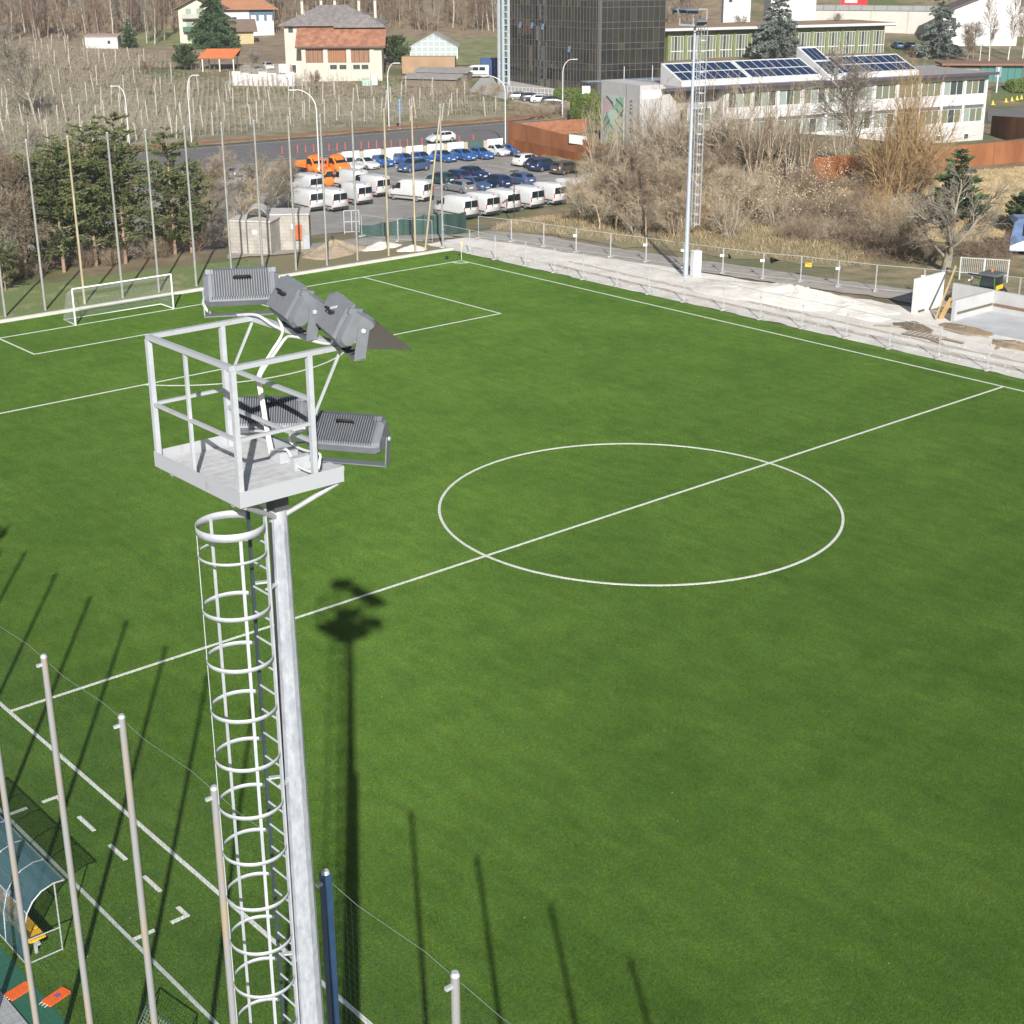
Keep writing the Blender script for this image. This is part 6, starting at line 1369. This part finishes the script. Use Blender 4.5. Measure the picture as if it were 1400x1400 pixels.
K_FOREST = Kind('bare_tree', 'tree', [tree_meshes(100+i, 16, .17, CF_TALL, 3, 1, m1, m2) for i, (m1, m2) in enumerate(((B_PALE, B_GREY), (B_GREY, B_BROWN), (B_PALE, B_BROWN), (B_GREY, B_RED), (B_BROWN, B_GREY)))])
K_WIDE = Kind('bare_tree', 'tree', [tree_meshes(120, 11, .20, CF_TREE, 4, 2, B_GREY, B_GREY), tree_meshes(121, 11, .20, CF_TREE, 4, 2, B_BROWN, B_BROWN), tree_meshes(122, 11, .20, CF_TREE, 4, 2, B_TAN, B_TAN)])
CF_TREE4 = dict(CF_TREE)
K_ROUND = Kind('bare_tree', 'tree', [tree_meshes(130, 2.6, .22, CF_ROUND, 4, 2, B_GREY, B_GREY), tree_meshes(131, 2.6, .18, CF_ROUND, 4, 2, B_BROWN, B_BROWN)])
K_BIRCH = Kind('birch_tree', 'tree', [tree_meshes(140, 15, .13, CF_TALL, 3, 1, BARK('birch', (.55, .52, .48), (.62, .60, .56)), B_RED)])
K_SHRUB = Kind('bare_shrub', 'shrub', [tree_meshes(200+i, 3.4, .028, CF_SHRUB, 2, 1, m1, m2, 16, .55) for i, (m1, m2) in enumerate(((B_TAN, B_TAN), (B_TAN, B_BROWN), (B_GOLD, B_GOLD), (B_BROWN, B_TAN), (B_PALE, B_TAN), (B_RED, B_BROWN)))])
K_WILD = Kind('bramble_thicket', 'thicket', [tree_meshes(220+i, 3.0, .03, CF_WILD, 2, 1, m1, m2, 20, 1.2) for i, (m1, m2) in enumerate(((B_BROWN, B_TAN), (B_RED, B_BROWN), (B_GREY, B_TAN)))])
# seed-head tufts that hang as pale puffs in the thicket
def puff_mesh(name, seed, n, R, mat, size=.12, zs=1.0):
    rs = np.random.RandomState(seed); c = rs.normal(0, 1, (n, 3)); c /= np.linalg.norm(c, axis=1, keepdims=True); c *= (R*rs.rand(n, 1)**.5); c[:, 2] = np.abs(c[:, 2])*zs
    a = rs.normal(0, 1, (n, 3)); a /= np.linalg.norm(a, axis=1, keepdims=True); b = np.cross(a, rs.normal(0, 1, (n, 3))); b /= np.linalg.norm(b, axis=1, keepdims=True)
    s = size*(.5+rs.rand(n, 1)); v = np.stack([c-a*s, c+b*s*.6, c+a*s, c-b*s*.6], 1).reshape(-1, 3)
    me = np_mesh(name, v, np.arange(4*n).reshape(-1, 4)); me.materials.append(mat); return me
def leaf_mat(name, c, c2): return M('leaf_'+name, c, .8, var=.2, scale=1.1, col2=c2)
def conifer(seed, H, Rb, mat, layers, z0=.12, droop=-.15, tuft=.22, per=9, dens=1.0, shape='cone', trunk=None):
    rs = np.random.RandomState(seed); segs = []; C_ = []; D_ = []
    k = 8
    for i in range(k): segs.append(((0, 0, H*i/k-.2), (0, 0, H*(i+1)/k-.2), .02*H*(1-i/k)*.7+.02, .02*H*(1-(i+1)/k)*.7+.015))
    for l in range(layers):
        f = (l+.5)/layers; z = H*(z0+(1-z0)*f)
        if shape == 'cone': R = Rb*(1-f)**.85*(1+.15*rs.randn())+.15
        else: R = Rb*(math.sin(PI*(f*.8+.15)))**.7*(1+.3*rs.randn())
        nb_ = max(4, int(per*(R/Rb)**.5))
        for b in range(nb_):
            a = 2*PI*(b+rs.rand())/nb_; L = max(.25, R*(.7+.5*rs.rand())); d = unit([math.cos(a), math.sin(a), droop+.12*rs.randn()+(.3 if shape != 'cone' else 0)])
            p0 = np.array([0, 0, z+rs.randn()*H/layers*.3]); p1 = p0+d*L; segs.append((p0, p1, .012*H*.35*(1-f)+.012, .008))
            m_ = int(max(4, L*14*dens))
            t = rs.rand(m_, 1)**.6; side = np.cross(d, [0, 0, 1]); c = p0+d*L*t+side*rs.normal(0, .20*L*.5, (m_, 1))*(1.1-t)+np.array([0, 0, 1])*rs.normal(0, .05*L, (m_, 1))-np.array([0, 0, .10])*L*t*t
            C_.append(c); D_.append(np.repeat(d[None], m_, 0)+rs.normal(0, .45, (m_, 3)))
    C_ = np.concatenate(C_); D_ = np.concatenate(D_); D_ /= np.linalg.norm(D_, axis=1, keepdims=True); n = len(C_)
    s = tuft*(.6+.8*rs.rand(n, 1)); up = rs.normal(0, 1, (n, 3)); b = np.cross(D_, up); b /= np.linalg.norm(b, axis=1, keepdims=True)
    v = np.stack([C_-D_*s*.5, C_+b*s*.32, C_+D_*s, C_-b*s*.32], 1).reshape(-1, 3)
    me = np_mesh('crown', v, np.arange(4*n).reshape(-1, 4)); me.materials.append(mat)
    return seg_mesh('trunk', segs, trunk or B_DARK, 6), me
L_PINE = leaf_mat('pine', (.048, .072, .022), (.10, .122, .036)); L_SPR = leaf_mat('spruce', (.028, .060, .022), (.060, .105, .035)); L_CED = leaf_mat('cedar', (.10, .125, .105), (.16, .185, .155)); L_BOX = leaf_mat('hedge', (.06, .10, .012), (.12, .17, .025)); L_IVY = leaf_mat('ivy', (.035, .060, .018), (.065, .095, .028))
B_PINE = BARK('pine', (.26, .17, .11), (.34, .24, .17))
K_PINE = Kind('pine_tree', 'tree', [conifer(300+i, 10.5, 2.7, L_PINE, 17, .12, .0, .20, 7, 2.0, 'round', B_PINE) for i in range(4)])
K_SPRUCE = Kind('spruce_tree', 'tree', [conifer(310, 14, 5.2, L_SPR, 26, .05, -.22, .5, 13, 1.3)])
K_CEDAR = Kind('cedar_tree', 'tree', [conifer(320, 16, 6.2, L_CED, 15, .08, -.02, .5, 10, 1.5), conifer(321, 15, 4.6, L_CED, 14, .06, -.05, .5, 10, 1.5)])
K_CYP = Kind('conifer_bush', 'shrub', [conifer(330, 4.2, 1.3, L_SPR, 16, .02, .25, .22, 10, 1.8), conifer(331, 3.2, 1.6, L_IVY, 12, .02, .3, .22, 10, 1.8, 'round')])
rv = random.Random(77)
def ground_at(x, y, dz=0): return (x, y, tz(x, y)+dz)

# --- wood on the slope: single trees in front, then the mass behind
cnt = 0; wood_lines = []
fwd = np.array([CF[0], CF[1]])/math.hypot(CF[0], CF[1]); rgt = np.array([fwd[1], -fwd[0]])
tries = 0
while cnt < 300 and tries < 9000:
    tries += 1
    u = rv.uniform(322, 455); v = rv.uniform(-.40, .16)*u
    p = np.array([CAM[0], CAM[1]])+fwd*u+rgt*v; nn_ = .6*p[0]+.8*p[1]
    px_ = 700+FPX*v/u/ .9355 if False else 700+FPX*(v/(u*.9356+18*.353))
    if px_ > 960: continue
    if px_ < 230: ok = nn_ > 302
    elif px_ < 560: ok = nn_ > 330
    else: ok = nn_ > 318
    if not ok: continue
    if px_ > 690 and rv.random() < .5: continue
    if any((p[0]-q[0])**2+(p[1]-q[1])**2 < 3.5 for q in wood_lines): continue
    wood_lines.append(p)
    K_FOREST.put(ground_at(p[0], p[1]), 'tall bare grey brown tree in the leafless wood on the slope', rv.uniform(0, 6.28), rv.uniform(.75, 1.2), 'bare trees of the slope wood', cnt); cnt += 1
def simple_wood(n, seed, place, h=(11, 17), name='bare_woodland', label='', mat=B_GREY, br=16):
    rs = np.random.RandomState(seed); P0 = []; P1 = []; A_ = []; B_ = []
    for i in range(n):
        x, y = place(rs); z = tz(x, y); H = rs.uniform(*h); top = np.array([x+rs.normal(0, .5), y+rs.normal(0, .5), z+H]); b0 = np.array([x, y, z-.3])
        P0.append(b0); P1.append(top); A_.append(.15); B_.append(.02)
        k = br; f = .3+.68*rs.rand(k); st = b0+(top-b0)*f[:, None]; a = rs.rand(k)*6.28; L = H*.22*(1.15-f)*(.6+.8*rs.rand(k)); en = st+np.stack([np.cos(a)*L, np.sin(a)*L, L*1.1], 1)
        P0 += list(st); P1 += list(en); A_ += [.045]*k; B_ += [.02]*k
        k2 = br*3; pick = rs.randint(0, k, k2); t = rs.rand(k2, 1); s2 = st[pick]+(en-st)[pick]*(.3+.7*t); e2 = s2+rs.normal(0, .5, (k2, 3))*(L[pick][:, None]*.7)+np.array([0, 0, .5])*L[pick][:, None]
        P0 += list(s2); P1 += list(e2); A_ += [.024]*k2; B_ += [.016]*k2
    v, f = seg_arrays(P0, P1, A_, B_, 3); me = np_mesh(name, v, f, True); me.materials.append(mat); return tag(link(name, me), label, kind='stuff')
def pl_back(rs):
    while True:
        u = rs.uniform(335, 560); v = rs.uniform(-.42, .45)*u; p = np.array([CAM[0], CAM[1]])+fwd*u+rgt*v
        if .6*p[0]+.8*p[1] > 336 and (v/u < .12 or u > 440): return p[0], p[1]
simple_wood(1250, 5, pl_back, label='leafless grey brown wood covering the hillside', mat=B_BROWN, br=24)
struct('wood_floor', 'brown leaf litter under the slope wood', drape('wood_floor', CAM[:2]+fwd*318-rgt*150, CAM[:2]+fwd*318+rgt*45, CAM[:2]+fwd*620+rgt*90, CAM[:2]+fwd*620-rgt*290, 40, 40, .12, 1.0, 12), M('leaf_litter', (.20, .145, .09), .95, var=.2, scale=.3, col2=(.25, .19, .12), bump=.5, bscale=3))
def pl_side(rs):
    while True:
        x, y = rs.uniform(-160, 160), rs.uniform(200, 420)
        q = np.array([x, y])-CAM[:2]; u, v = q@fwd, q@rgt
        if u > 240 and v/u < -.36: return x, y
simple_wood(160, 6, pl_side, label='leafless wood left of the orchard', mat=B_BROWN, br=14)
def pl_brush(rs):
    while True:
        u = rs.uniform(322, 420); v = rs.uniform(-.40, .12)*u; p = np.array([CAM[0], CAM[1]])+fwd*u+rgt*v
        if .6*p[0]+.8*p[1] > 322: return p[0], p[1]
simple_wood(900, 15, pl_brush, (2.5, 6), 'wood_brush', 'low leafless brush under the slope wood', B_BROWN, 16)
MEAD = M('meadow_green', (.13, .165, .05), .95, var=.2, scale=.3, col2=(.22, .21, .10), bump=.3)
struct('meadow', 'green meadow above the white hut', drape('meadow', GT(175, 66), GT(260, 62), GT(250, 38), GT(165, 44), 14, 10, .15, .8, 13), MEAD)
struct('meadow', 'green meadow between farmhouse and glass block', drape('meadow', GT(535, 82), GT(695, 96), GT(690, 52), GT(540, 55), 16, 10, .15, .8, 14), MEAD)
struct('farm_yard', 'pale gravel yard before the farmhouse', drape('farm_yard', GT(310, 116), GT(415, 118), GT(415, 86), GT(330, 90), 12, 8, .12, .4, 15), M('yard_gravel', (.38, .35, .30), .95, var=.12))
# undergrowth at the wood edge
for i in range(70):
    u = rv.uniform(318, 345); v = rv.uniform(-.36, .02)*u; p = np.array([CAM[0], CAM[1]])+fwd*u+rgt*v
    nn_ = .6*p[0]+.8*p[1]
    if nn_ < 300: continue
    K_SHRUB.put(ground_at(p[0], p[1]), 'leafless brown shrub at the edge of the slope wood', rv.uniform(0, 6), rv.uniform(.9, 1.6), 'shrubs at the wood edge', rv.choice((1, 3, 5)))
# --- orchard: concrete posts in rows, spindle trees, wires
OPM = M('orchard_post_concrete', (.48, .445, .39), .9, var=.12, scale=3)
def post_mesh(): return MB().add([(-.07, -.07, -.3), (.07, -.07, -.3), (.07, .07, -.3), (-.07, .07, -.3), (-.055, -.055, 3.4), (.055, -.055, 3.4), (.055, .055, 3.4), (-.055, .055, 3.4)], [(0, 3, 2, 1), (4, 5, 6, 7), (0, 1, 5, 4), (1, 2, 6, 5), (2, 3, 7, 6), (3, 0, 4, 7)]).mesh('orchard_post', OPM)
OPME = post_mesh(); posts = []; plants = []
n2 = np.array([.6, .8]); t2 = np.array([.8, -.6]); rowd = unit(np.array([.86, -.51, 0]))[:2]; rown = np.array([rowd[1], -rowd[0]])
def in_orchard(p):
    q = p-CAM[:2]; u, v = q@fwd, q@rgt; d = u*.9356+(CAM[2]-tz(p[0], p[1]))*.353; px_ = 700+FPX*v/d; w_ = (CAM[2]-tz(p[0], p[1])); py_ = 700-FPX*((-w_*.9356+u*.353)/d)
    edge = np.interp(px_, [-300, 100, 300, 480, 560, 620, 690], [60, 66, 95, 122, 124, 128, 150]); low = np.interp(px_, [-300, 200, 400, 690], [215, 194, 180, 160])
    if 195 < px_ < 330 and 96 < py_ < 112: return False
    return -260 < px_ < 690 and edge < py_ < low
F0 = np.array([F1[0], F1[1]])
for r in range(-60, 30):
    for s in np.arange(-120, 90, .9):
        p = F0+rown*(r*3.4)+rowd*s
        if not in_orchard(p): continue
        if abs((s+120+r*2.73+1.4*math.sin(r*1.7)) % 6.3) < .45: posts.append(p+np.array([rv.gauss(0, .5), rv.gauss(0, .5)]))
        if rv.random() < .85: plants.append(p+rown*rv.gauss(0, .08))
posts.sort(key=lambda p: (p-CAM[:2])@(p-CAM[:2]))
for p in posts[:300]:
    o = link('orchard_post', OPME, None, None, ground_at(p[0], p[1])); o.rotation_euler = (rv.gauss(0, .06), rv.gauss(0, .06), 0); o.scale = (1, 1, rv.uniform(.75, 1.15)); tag(o, 'pale concrete post in the bare orchard rows', 'post', 'posts of the bare orchard')
if len(posts) > 300:
    m_ = MB()
    for p in posts[300:]: z = tz(p[0], p[1]); m_.box(p[0]-.06, p[0]+.06, p[1]-.06, p[1]+.06, z-.2, z+3.3)
    tag(m_.build('orchard_posts', OPM), 'pale posts of the far orchard rows', kind='stuff')
rs = np.random.RandomState(9); P0 = []; P1 = []; A_ = []; B_ = []
for p in plants:
    z = tz(p[0], p[1]); H = rs.uniform(1.9, 3.1); b0 = np.array([p[0], p[1], z-.1]); t = b0+np.array([rs.normal(0, .08), rs.normal(0, .08), H]); P0.append(b0); P1.append(t); A_.append(.05); B_.append(.02)
    k = 15; f = .12+.85*rs.rand(k); st = b0+(t-b0)*f[:, None]; en = st+np.stack([rs.normal(0, .38, k), rs.normal(0, .38, k), rs.uniform(.05, .5, k)], 1); P0 += list(st); P1 += list(en); A_ += [.022]*k; B_ += [.014]*k
v, f = seg_arrays(P0, P1, A_, B_, 3); me = np_mesh('orchard_trees', v, f, True); me.materials.append(BARK('orchard', (.29, .255, .19), (.38, .335, .26))); tag(link('orchard_trees', me), 'bare spindle fruit trees filling the orchard rows', kind='stuff')
struct('orchard_grass', 'green grass strip at the foot of the orchard', drape('orchard_grass', ext(F1, F2, 1.6)+np.array([.9, 1.2, 0]), ext(F2, F1, .0)+np.array([.9, 1.2, 0]), GT(690, 140), GT(-200, 120), 60, 30, .06), M('orchard_grass', (.17, .165, .085), .95, var=.2, scale=.25, col2=(.27, .235, .16), bump=.4, bscale=4))
# --- single trees
def at(px, py): return GT(px, py)
K_SPRUCE.put(at(293, 66), 'tall dense green spruce in front of the balcony house', 1, 1.0)
K_CEDAR.put(at(1062, 84), 'broad grey green cedar before the pavilion windows', 0, .95, None, 0)
K_CEDAR.put(at(1282, 80), 'slender grey green cedar beside the white warehouse', 2, 1.0, None, 1)
K_WIDE.put(at(52, 172), 'large bare tree standing over the orchard', .6, 1.6, None, 0)
K_ROUND.put(at(202, 110), 'round bare fruit tree by the farm track', .6, 1.0, None, 1)
K_ROUND.put(at(346, 96), 'bare garden tree left of the farmhouse', 2, 1.2, None, 0)
K_ROUND.put(at(430, 122), 'bare tree before the farmhouse barn', 2, .9, None, 1)
K_CYP.put(at(177, 66), 'dark green conifer bush beside the white hut', 0, 1.5, None, 0)
K_CYP.put(at(254, 96), 'green ivy mound beside the orange shelter', 0, 1.5, None, 1)
K_CYP.put(at(540, 88), 'ivy covered stump right of the farmhouse', 0, 1.7, None, 1)
K_CYP.put(at(1306, 300), 'small dark conifer behind the bare multi-stemmed tree', 1, (2.0, 2.0, 1.55), None, 0)
K_WIDE.put(at(1180, 232), 'big spreading bare tree in front of the white office', 1.7, 1.3, None, 0)
K_ROUND.put(at(1292, 372), 'bare grey multi-stemmed tree beside the slat gate', .3, 2.2, None, 0)
for i, (px, py, s) in enumerate(((1352, 84, 1.15), (1378, 82, 1.2), (1398, 80, 1.1))): K_BIRCH.put(at(px, py), 'pale bare birch behind the kiosk', i*2., s, 'birches behind the kiosk', 0)
for i, (px, py) in enumerate(((1330, 80), (1322, 84), (1012, 70), (1140, 66))): K_WIDE.put(at(px, py), 'small bare tree between the far buildings', i*1.3, .75, 'small bare trees between far buildings', 1)
# pines left, behind the verge
pines = ((88, 372, 1.0), (56, 374, .85), (132, 364, 1.05), (172, 360, 1.12), (146, 350, .95), (240, 347, .98), (262, 345, .72), (104, 350, .85), (8, 398, .40))
for i, (px, py, s) in enumerate(pines): K_PINE.put(at(px, py), {8: 'small low pine at the end of the verge', 5: 'slim pine standing apart on the hut side of the clump', 6: 'shortest pine beside the slim one near the hut'}.get(i, 'dark green pine in the clump behind the far kerb verge'), i*1.1, s, 'pines behind the far goal' if i != 8 else None, i)
for i, (px, py, s) in enumerate(((12, 388, 1.05), (36, 380, .95), (-20, 385, 1.1), (24, 372, 1.1), (300, 325, .55), (330, 318, .55), (275, 335, .5), (185, 345, .62), (215, 340, .6), (365, 300, .55), (395, 290, .55), (345, 290, .6), (318, 300, .6), (288, 310, .65), (380, 278, .55), (-5, 372, .95), (55, 368, .7), (310, 268, .6), (355, 268, .55))):
    K_WIDE.put(at(px, py), ['bare grey tree thicket left of the pines', 'bare brown tree between the pines and the hut'][3 < i < 18 or i > 19], i*1.9, s, ['bare trees left of the pines', 'bare trees by the hut'][3 < i < 18 or i > 19], i)
for i in range(46):
    px, py = rv.uniform(-60, 310), 0; py = np.interp(px, [-60, 60, 300], [398, 380, 340])-rv.uniform(0, 14)
    K_SHRUB.put(at(px, py), 'low brown shrub under the pines behind the verge', rv.uniform(0, 6), rv.uniform(.5, 1.0), 'shrubs under the pines', rv.choice((1, 3, 5)))
# --- thickets on the right bank
def bank(px, lo, hi): return rv.uniform(lo, hi)
for i in range(150):
    px = rv.uniform(800, 1260); base = np.interp(px, [800, 870, 960, 1100, 1260], [300, 322, 325, 330, 345]); top = np.interp(px, [800, 870, 1000, 1260], [245, 228, 225, 235])
    py = rv.uniform(top, base); p = at(px, py)
    if p[0] > 83.5 and p[1] > 78 and p[0] < 90: continue
    near = (base-py) < 40
    if 1060 < px < 1200 and py > 250:
        K_WILD.put(tuple(p), 'brown bramble thicket on the bank below the office', rv.uniform(0, 6), rv.uniform(.8, 1.15), 'brambles on the bank', rv.choice((0, 1, 1)))
    else:
        k = rv.choice((0, 0, 1, 2, 4, 4, 3) if px < 1180 else (2, 0, 2, 1, 3))
        K_SHRUB.put(tuple(p), 'tall leafless tan shrub in the thicket on the bank', rv.uniform(0, 6), rv.uniform(.8, 1.45), 'shrubs of the bank thicket', k)
for i in range(26):
    px = rv.uniform(812, 1010); py = rv.uniform(262, 326); p = at(px, py)
    K_WIDE.put(tuple(p), 'slender bare tree rising from the bank thicket', rv.uniform(0, 6), rv.uniform(.42, .62), 'slender trees in the bank thicket', rv.randint(1, 2))
for i, (px, py, s) in enumerate(((1235, 250, .75), (1255, 262, .7), (1222, 270, .6), (925, 232, .66), (885, 240, .55), (1010, 232, .66), (1060, 236, .6), (960, 236, .6), (905, 228, .6), (985, 230, .6), (1035, 236, .62), (1090, 234, .5), (850, 242, .5), (945, 250, .6))):
    t = K_SHRUB.put(at(px, py), ['golden leafless willow before the office', 'pale leafless bush rising before the office facade'][i > 2], i, s*3.9, ['golden willows before the office', 'pale bushes before the office'][i > 2], 2 if i < 3 else 4)
for i, (px, py, s) in enumerate(((1215, 350, 1.3), (1232, 356, 1.2), (1345, 352, 1.0), (1360, 350, 1.0), (1330, 345, 1.0), (1250, 352, 1.1))): K_WILD.put(at(px, py), 'dark shaded bramble clump near the slat gate', i, s, 'brambles near the gate', 1)
for i, (px, py, s) in enumerate(((1398, 318, 1.0), (1415, 322, 1.2))): K_CYP.put(at(px, py), 'dark evergreen bush behind the coach', i, s, 'bushes behind the coach', 1)
CF_WISP = dict(seg=(6, 3, 2, 1), taper=(.25, .3, .5, .7), wander=.09, up=(.03, .08, .05, 0), n=(12, 6, 3, 2), first=.2, spread=(.5, .6, .7, .6), ratio=(.32, .5, .5, .6), rmax=(.022, .014, .010), rmin=.010)
K_WISP = Kind('wispy_tree', 'tree', [tree_meshes(250+i, 8.5, .055, CF_WISP, 2, 1, m1, m2, 6, .28) for i, (m1, m2) in enumerate(((B_TAN, B_TAN), (B_PALE, B_TAN), (B_GOLD, B_GOLD), (B_TAN, B_BROWN)))])
for i, (px, py, s) in enumerate(((842, 250, .95), (872, 252, .9), (896, 246, 1.05), (915, 256, 1.05), (938, 248, 1.0), (962, 246, 1.1), (985, 250, 1.05), (1008, 244, 1.05), (1030, 250, 1.0), (1054, 246, 1.0), (1078, 244, .9), (1100, 248, .85), (820, 262, .9), (1150, 240, .8))): K_WISP.put(at(px, py), 'tall wispy tan tree rising in front of the office facade', i*1.7, (s*1.15, s*1.15, s*1.55), 'wispy trees before the office', (0, 1, 3)[i % 3])
for i, (px, py, s) in enumerate(((1222, 262, 1.15), (1240, 258, 1.25), (1256, 266, 1.1), (1210, 275, .95))): K_WISP.put(at(px, py), 'wispy orange toned tree at the end of the thicket', i*1.7, (s*1.2, s*1.2, s*1.45), 'orange toned wispy trees', 2)
sp = ground_at(-40.2, -7.6); K_CYP.put(sp, 'slender tall cypress standing outside the near net beyond the dugout', 1, (1.1, 1.1, 3.75), None, 0)
# pale seed heads scattered through the thicket
rs = np.random.RandomState(31); cs = []
for i in range(300):
    px = rv.uniform(850, 1160); py = rv.uniform(225, 320); p = at(px, py); c = p+np.array([0, 0, rv.uniform(.6, 3.2)]); cs.append(c+rs.normal(0, .35, (22, 3))*np.array([1, 1, 1.3]))
cs = np.concatenate(cs); n = len(cs); a = rs.normal(0, 1, (n, 3)); a /= np.linalg.norm(a, axis=1, keepdims=True); b = np.cross(a, rs.normal(0, 1, (n, 3))); b /= np.linalg.norm(b, axis=1, keepdims=True); s = .05*(.6+.9*rs.rand(n, 1))
me = np_mesh('seed_heads', np.stack([cs-a*s, cs+b*s, cs+a*s, cs-b*s], 1).reshape(-1, 3), np.arange(4*n).reshape(-1, 4)); me.materials.append(B_STRAW); tag(link('seed_heads', me), 'pale fluffy seed heads hanging in the thicket', kind='stuff')
# dry grass as blades
def blades(name, label, pts, h, mat, seed, lean=.35, wd=.03):
    rs = np.random.RandomState(seed); P = np.array(pts); n = len(P); z = terrain(P[:, 0], P[:, 1]); b0 = np.stack([P[:, 0], P[:, 1], z], 1); a = rs.rand(n)*6.28; sd = np.stack([np.cos(a), np.sin(a), 0*a], 1)*wd; H = h*(.5+rs.rand(n, 1)); t = b0+np.concatenate([rs.normal(0, lean, (n, 2))*H, H], 1)
    me = np_mesh(name, np.stack([b0-sd, b0+sd, t], 1).reshape(-1, 3), np.arange(3*n).reshape(-1, 3)); me.materials.append(mat); return tag(link(name, me), label, kind='stuff')
def scatter(quad, n, seed):
    rs = np.random.RandomState(seed); a, b, c, d_ = (np.array(q[:2]) for q in quad); s, t = rs.rand(n, 1), rs.rand(n, 1); return (1-s)*(1-t)*a+s*(1-t)*b+s*t*c+(1-s)*t*d_
STRAW = M('straw_grass', (.40, .30, .16), .95, var=.2, scale=.6, col2=(.50, .39, .22))
struct('straw_bank', 'straw coloured mown bank below the rusty wall', drape('straw_bank', GT(1235, 330), GT(1500, 330), GT(1520, 222), GT(1130, 252), 30, 20, .05, .4, 8), STRAW)
blades('dry_grass', 'straw coloured dry grass on the bank', scatter((GT(1235, 330), GT(1500, 330), GT(1520, 222), GT(1130, 252)), 26000, 1), .28, STRAW, 2, .8)
DRY = M('dry_grass_tan', (.26, .195, .115), .95, var=.2, scale=.8, col2=(.34, .265, .155))
struct('dry_verge', 'dry tan verge between path and thicket', drape('dry_verge', GT(660, 318), GT(1200, 372), GT(1200, 320), GT(700, 300), 40, 10, .04, .4, 9), M('dry_verge', (.27, .205, .12), .95, var=.22, scale=.5, col2=(.20, .19, .075), bump=.5, bscale=7))
blades('dry_grass', 'tan dry grass along the foot of the thicket', scatter((GT(670, 316), GT(1190, 368), GT(1200, 325), GT(700, 300)), 13000, 3), .36, DRY, 4, .45)
struct('gate_verge', 'patchy green verge beside the slat gate', drape('gate_verge', GT(1120, 388), GT(1420, 420), GT(1420, 350), GT(1180, 350), 24, 10, .045, .3, 10), M('gate_verge', (.12, .14, .04), .95, var=.25, scale=.5, col2=(.26, .19, .11), bump=.4))
blades('verge_grass', 'short green grass blades on the verge behind the goal', scatter(((-30, 54.5), (16, 54.5), (17, 62), (-30, 68)), 7000, 6), .10, M('verge_blades', (.14, .20, .05), .9, var=.25, scale=.5, col2=(.28, .25, .13)), 7, .6)
# hedges by the glass block
def hedge(label, px0, py0, px1, py1, w_, h_, seed):
    a, b = GT(px0, py0), GT(px1, py1); d2 = b-a; L_ = float(np.linalg.norm(d2[:2])); t = thing('clipped_hedge', label, 'hedge', a, math.atan2(d2[1], d2[0]))
    rs = np.random.RandomState(seed); n = int(L_*w_*h_*60)+2500; p = rs.rand(n, 3)*2-1; f = rs.randint(0, 3, n); p[np.arange(n), f] = np.sign(p[np.arange(n), f]); p /= np.maximum(1, (np.abs(p)**6).sum(1)**(1/6))[:, None]
    c = np.stack([(p[:, 0]*.5+.5)*L_, p[:, 1]*w_/2, (p[:, 2]*.5+.5)*h_], 1)+rs.normal(0, .05, (n, 3)); a_ = rs.normal(0, 1, (n, 3)); a_ /= np.linalg.norm(a_, axis=1, keepdims=True); b_ = np.cross(a_, rs.normal(0, 1, (n, 3))); b_ /= np.linalg.norm(b_, axis=1, keepdims=True); s = .16
    me = np_mesh('foliage', np.stack([c-a_*s, c+b_*s*.7, c+a_*s, c-b_*s*.7], 1).reshape(-1, 3), np.arange(4*n).reshape(-1, 4)); me.materials.append(L_BOX); link('foliage', me, None, t)
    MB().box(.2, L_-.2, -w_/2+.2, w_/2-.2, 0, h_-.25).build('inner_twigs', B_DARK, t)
hedge('long clipped green hedge before the glass block', 758, 139, 812, 140, 2.4, 2.2, 3); hedge('big rounded green hedge beside the mural block', 788, 165, 822, 168, 4.0, 4.2, 4); hedge('clipped hedge on the lawn by the kiosk', 1378, 126, 1420, 126, 2, 2.0, 5)
for i in range(24): px = rv.uniform(700, 790); K_SHRUB.put(at(px, rv.uniform(150, 163)), 'low grey shrub on the slope before the forecourt', i, rv.uniform(.5, .8), 'shrubs before the forecourt', rv.choice((1, 3)))
for i in range(10): px = rv.uniform(600, 690); K_SHRUB.put(at(px, rv.uniform(122, 132)), 'low brown shrub at the top of the orchard', i, rv.uniform(.5, .9), 'shrubs at the orchard top', rv.choice((1, 3)))
# ------------------------------------------------------------------ thin haze
hm = MB().box(-1400, 1400, -1400, 1400, -8, 160).mesh('haze'); hmat = bpy.data.materials.new('haze_air'); hmat.use_nodes = True
hn = hmat.node_tree; hn.nodes.clear(); ho = hn.nodes.new('ShaderNodeOutputMaterial'); hv = hn.nodes.new('ShaderNodeVolumePrincipled')
hv.inputs['Color'].default_value = (.86, .88, .92, 1); hv.inputs['Density'].default_value = .00028; hv.inputs['Anisotropy'].default_value = .2
hn.links.new(hv.outputs[0], ho.inputs['Volume']); hm.materials.append(hmat)
tag(link('haze', hm), 'thin pale winter haze in the air', kind='stuff')
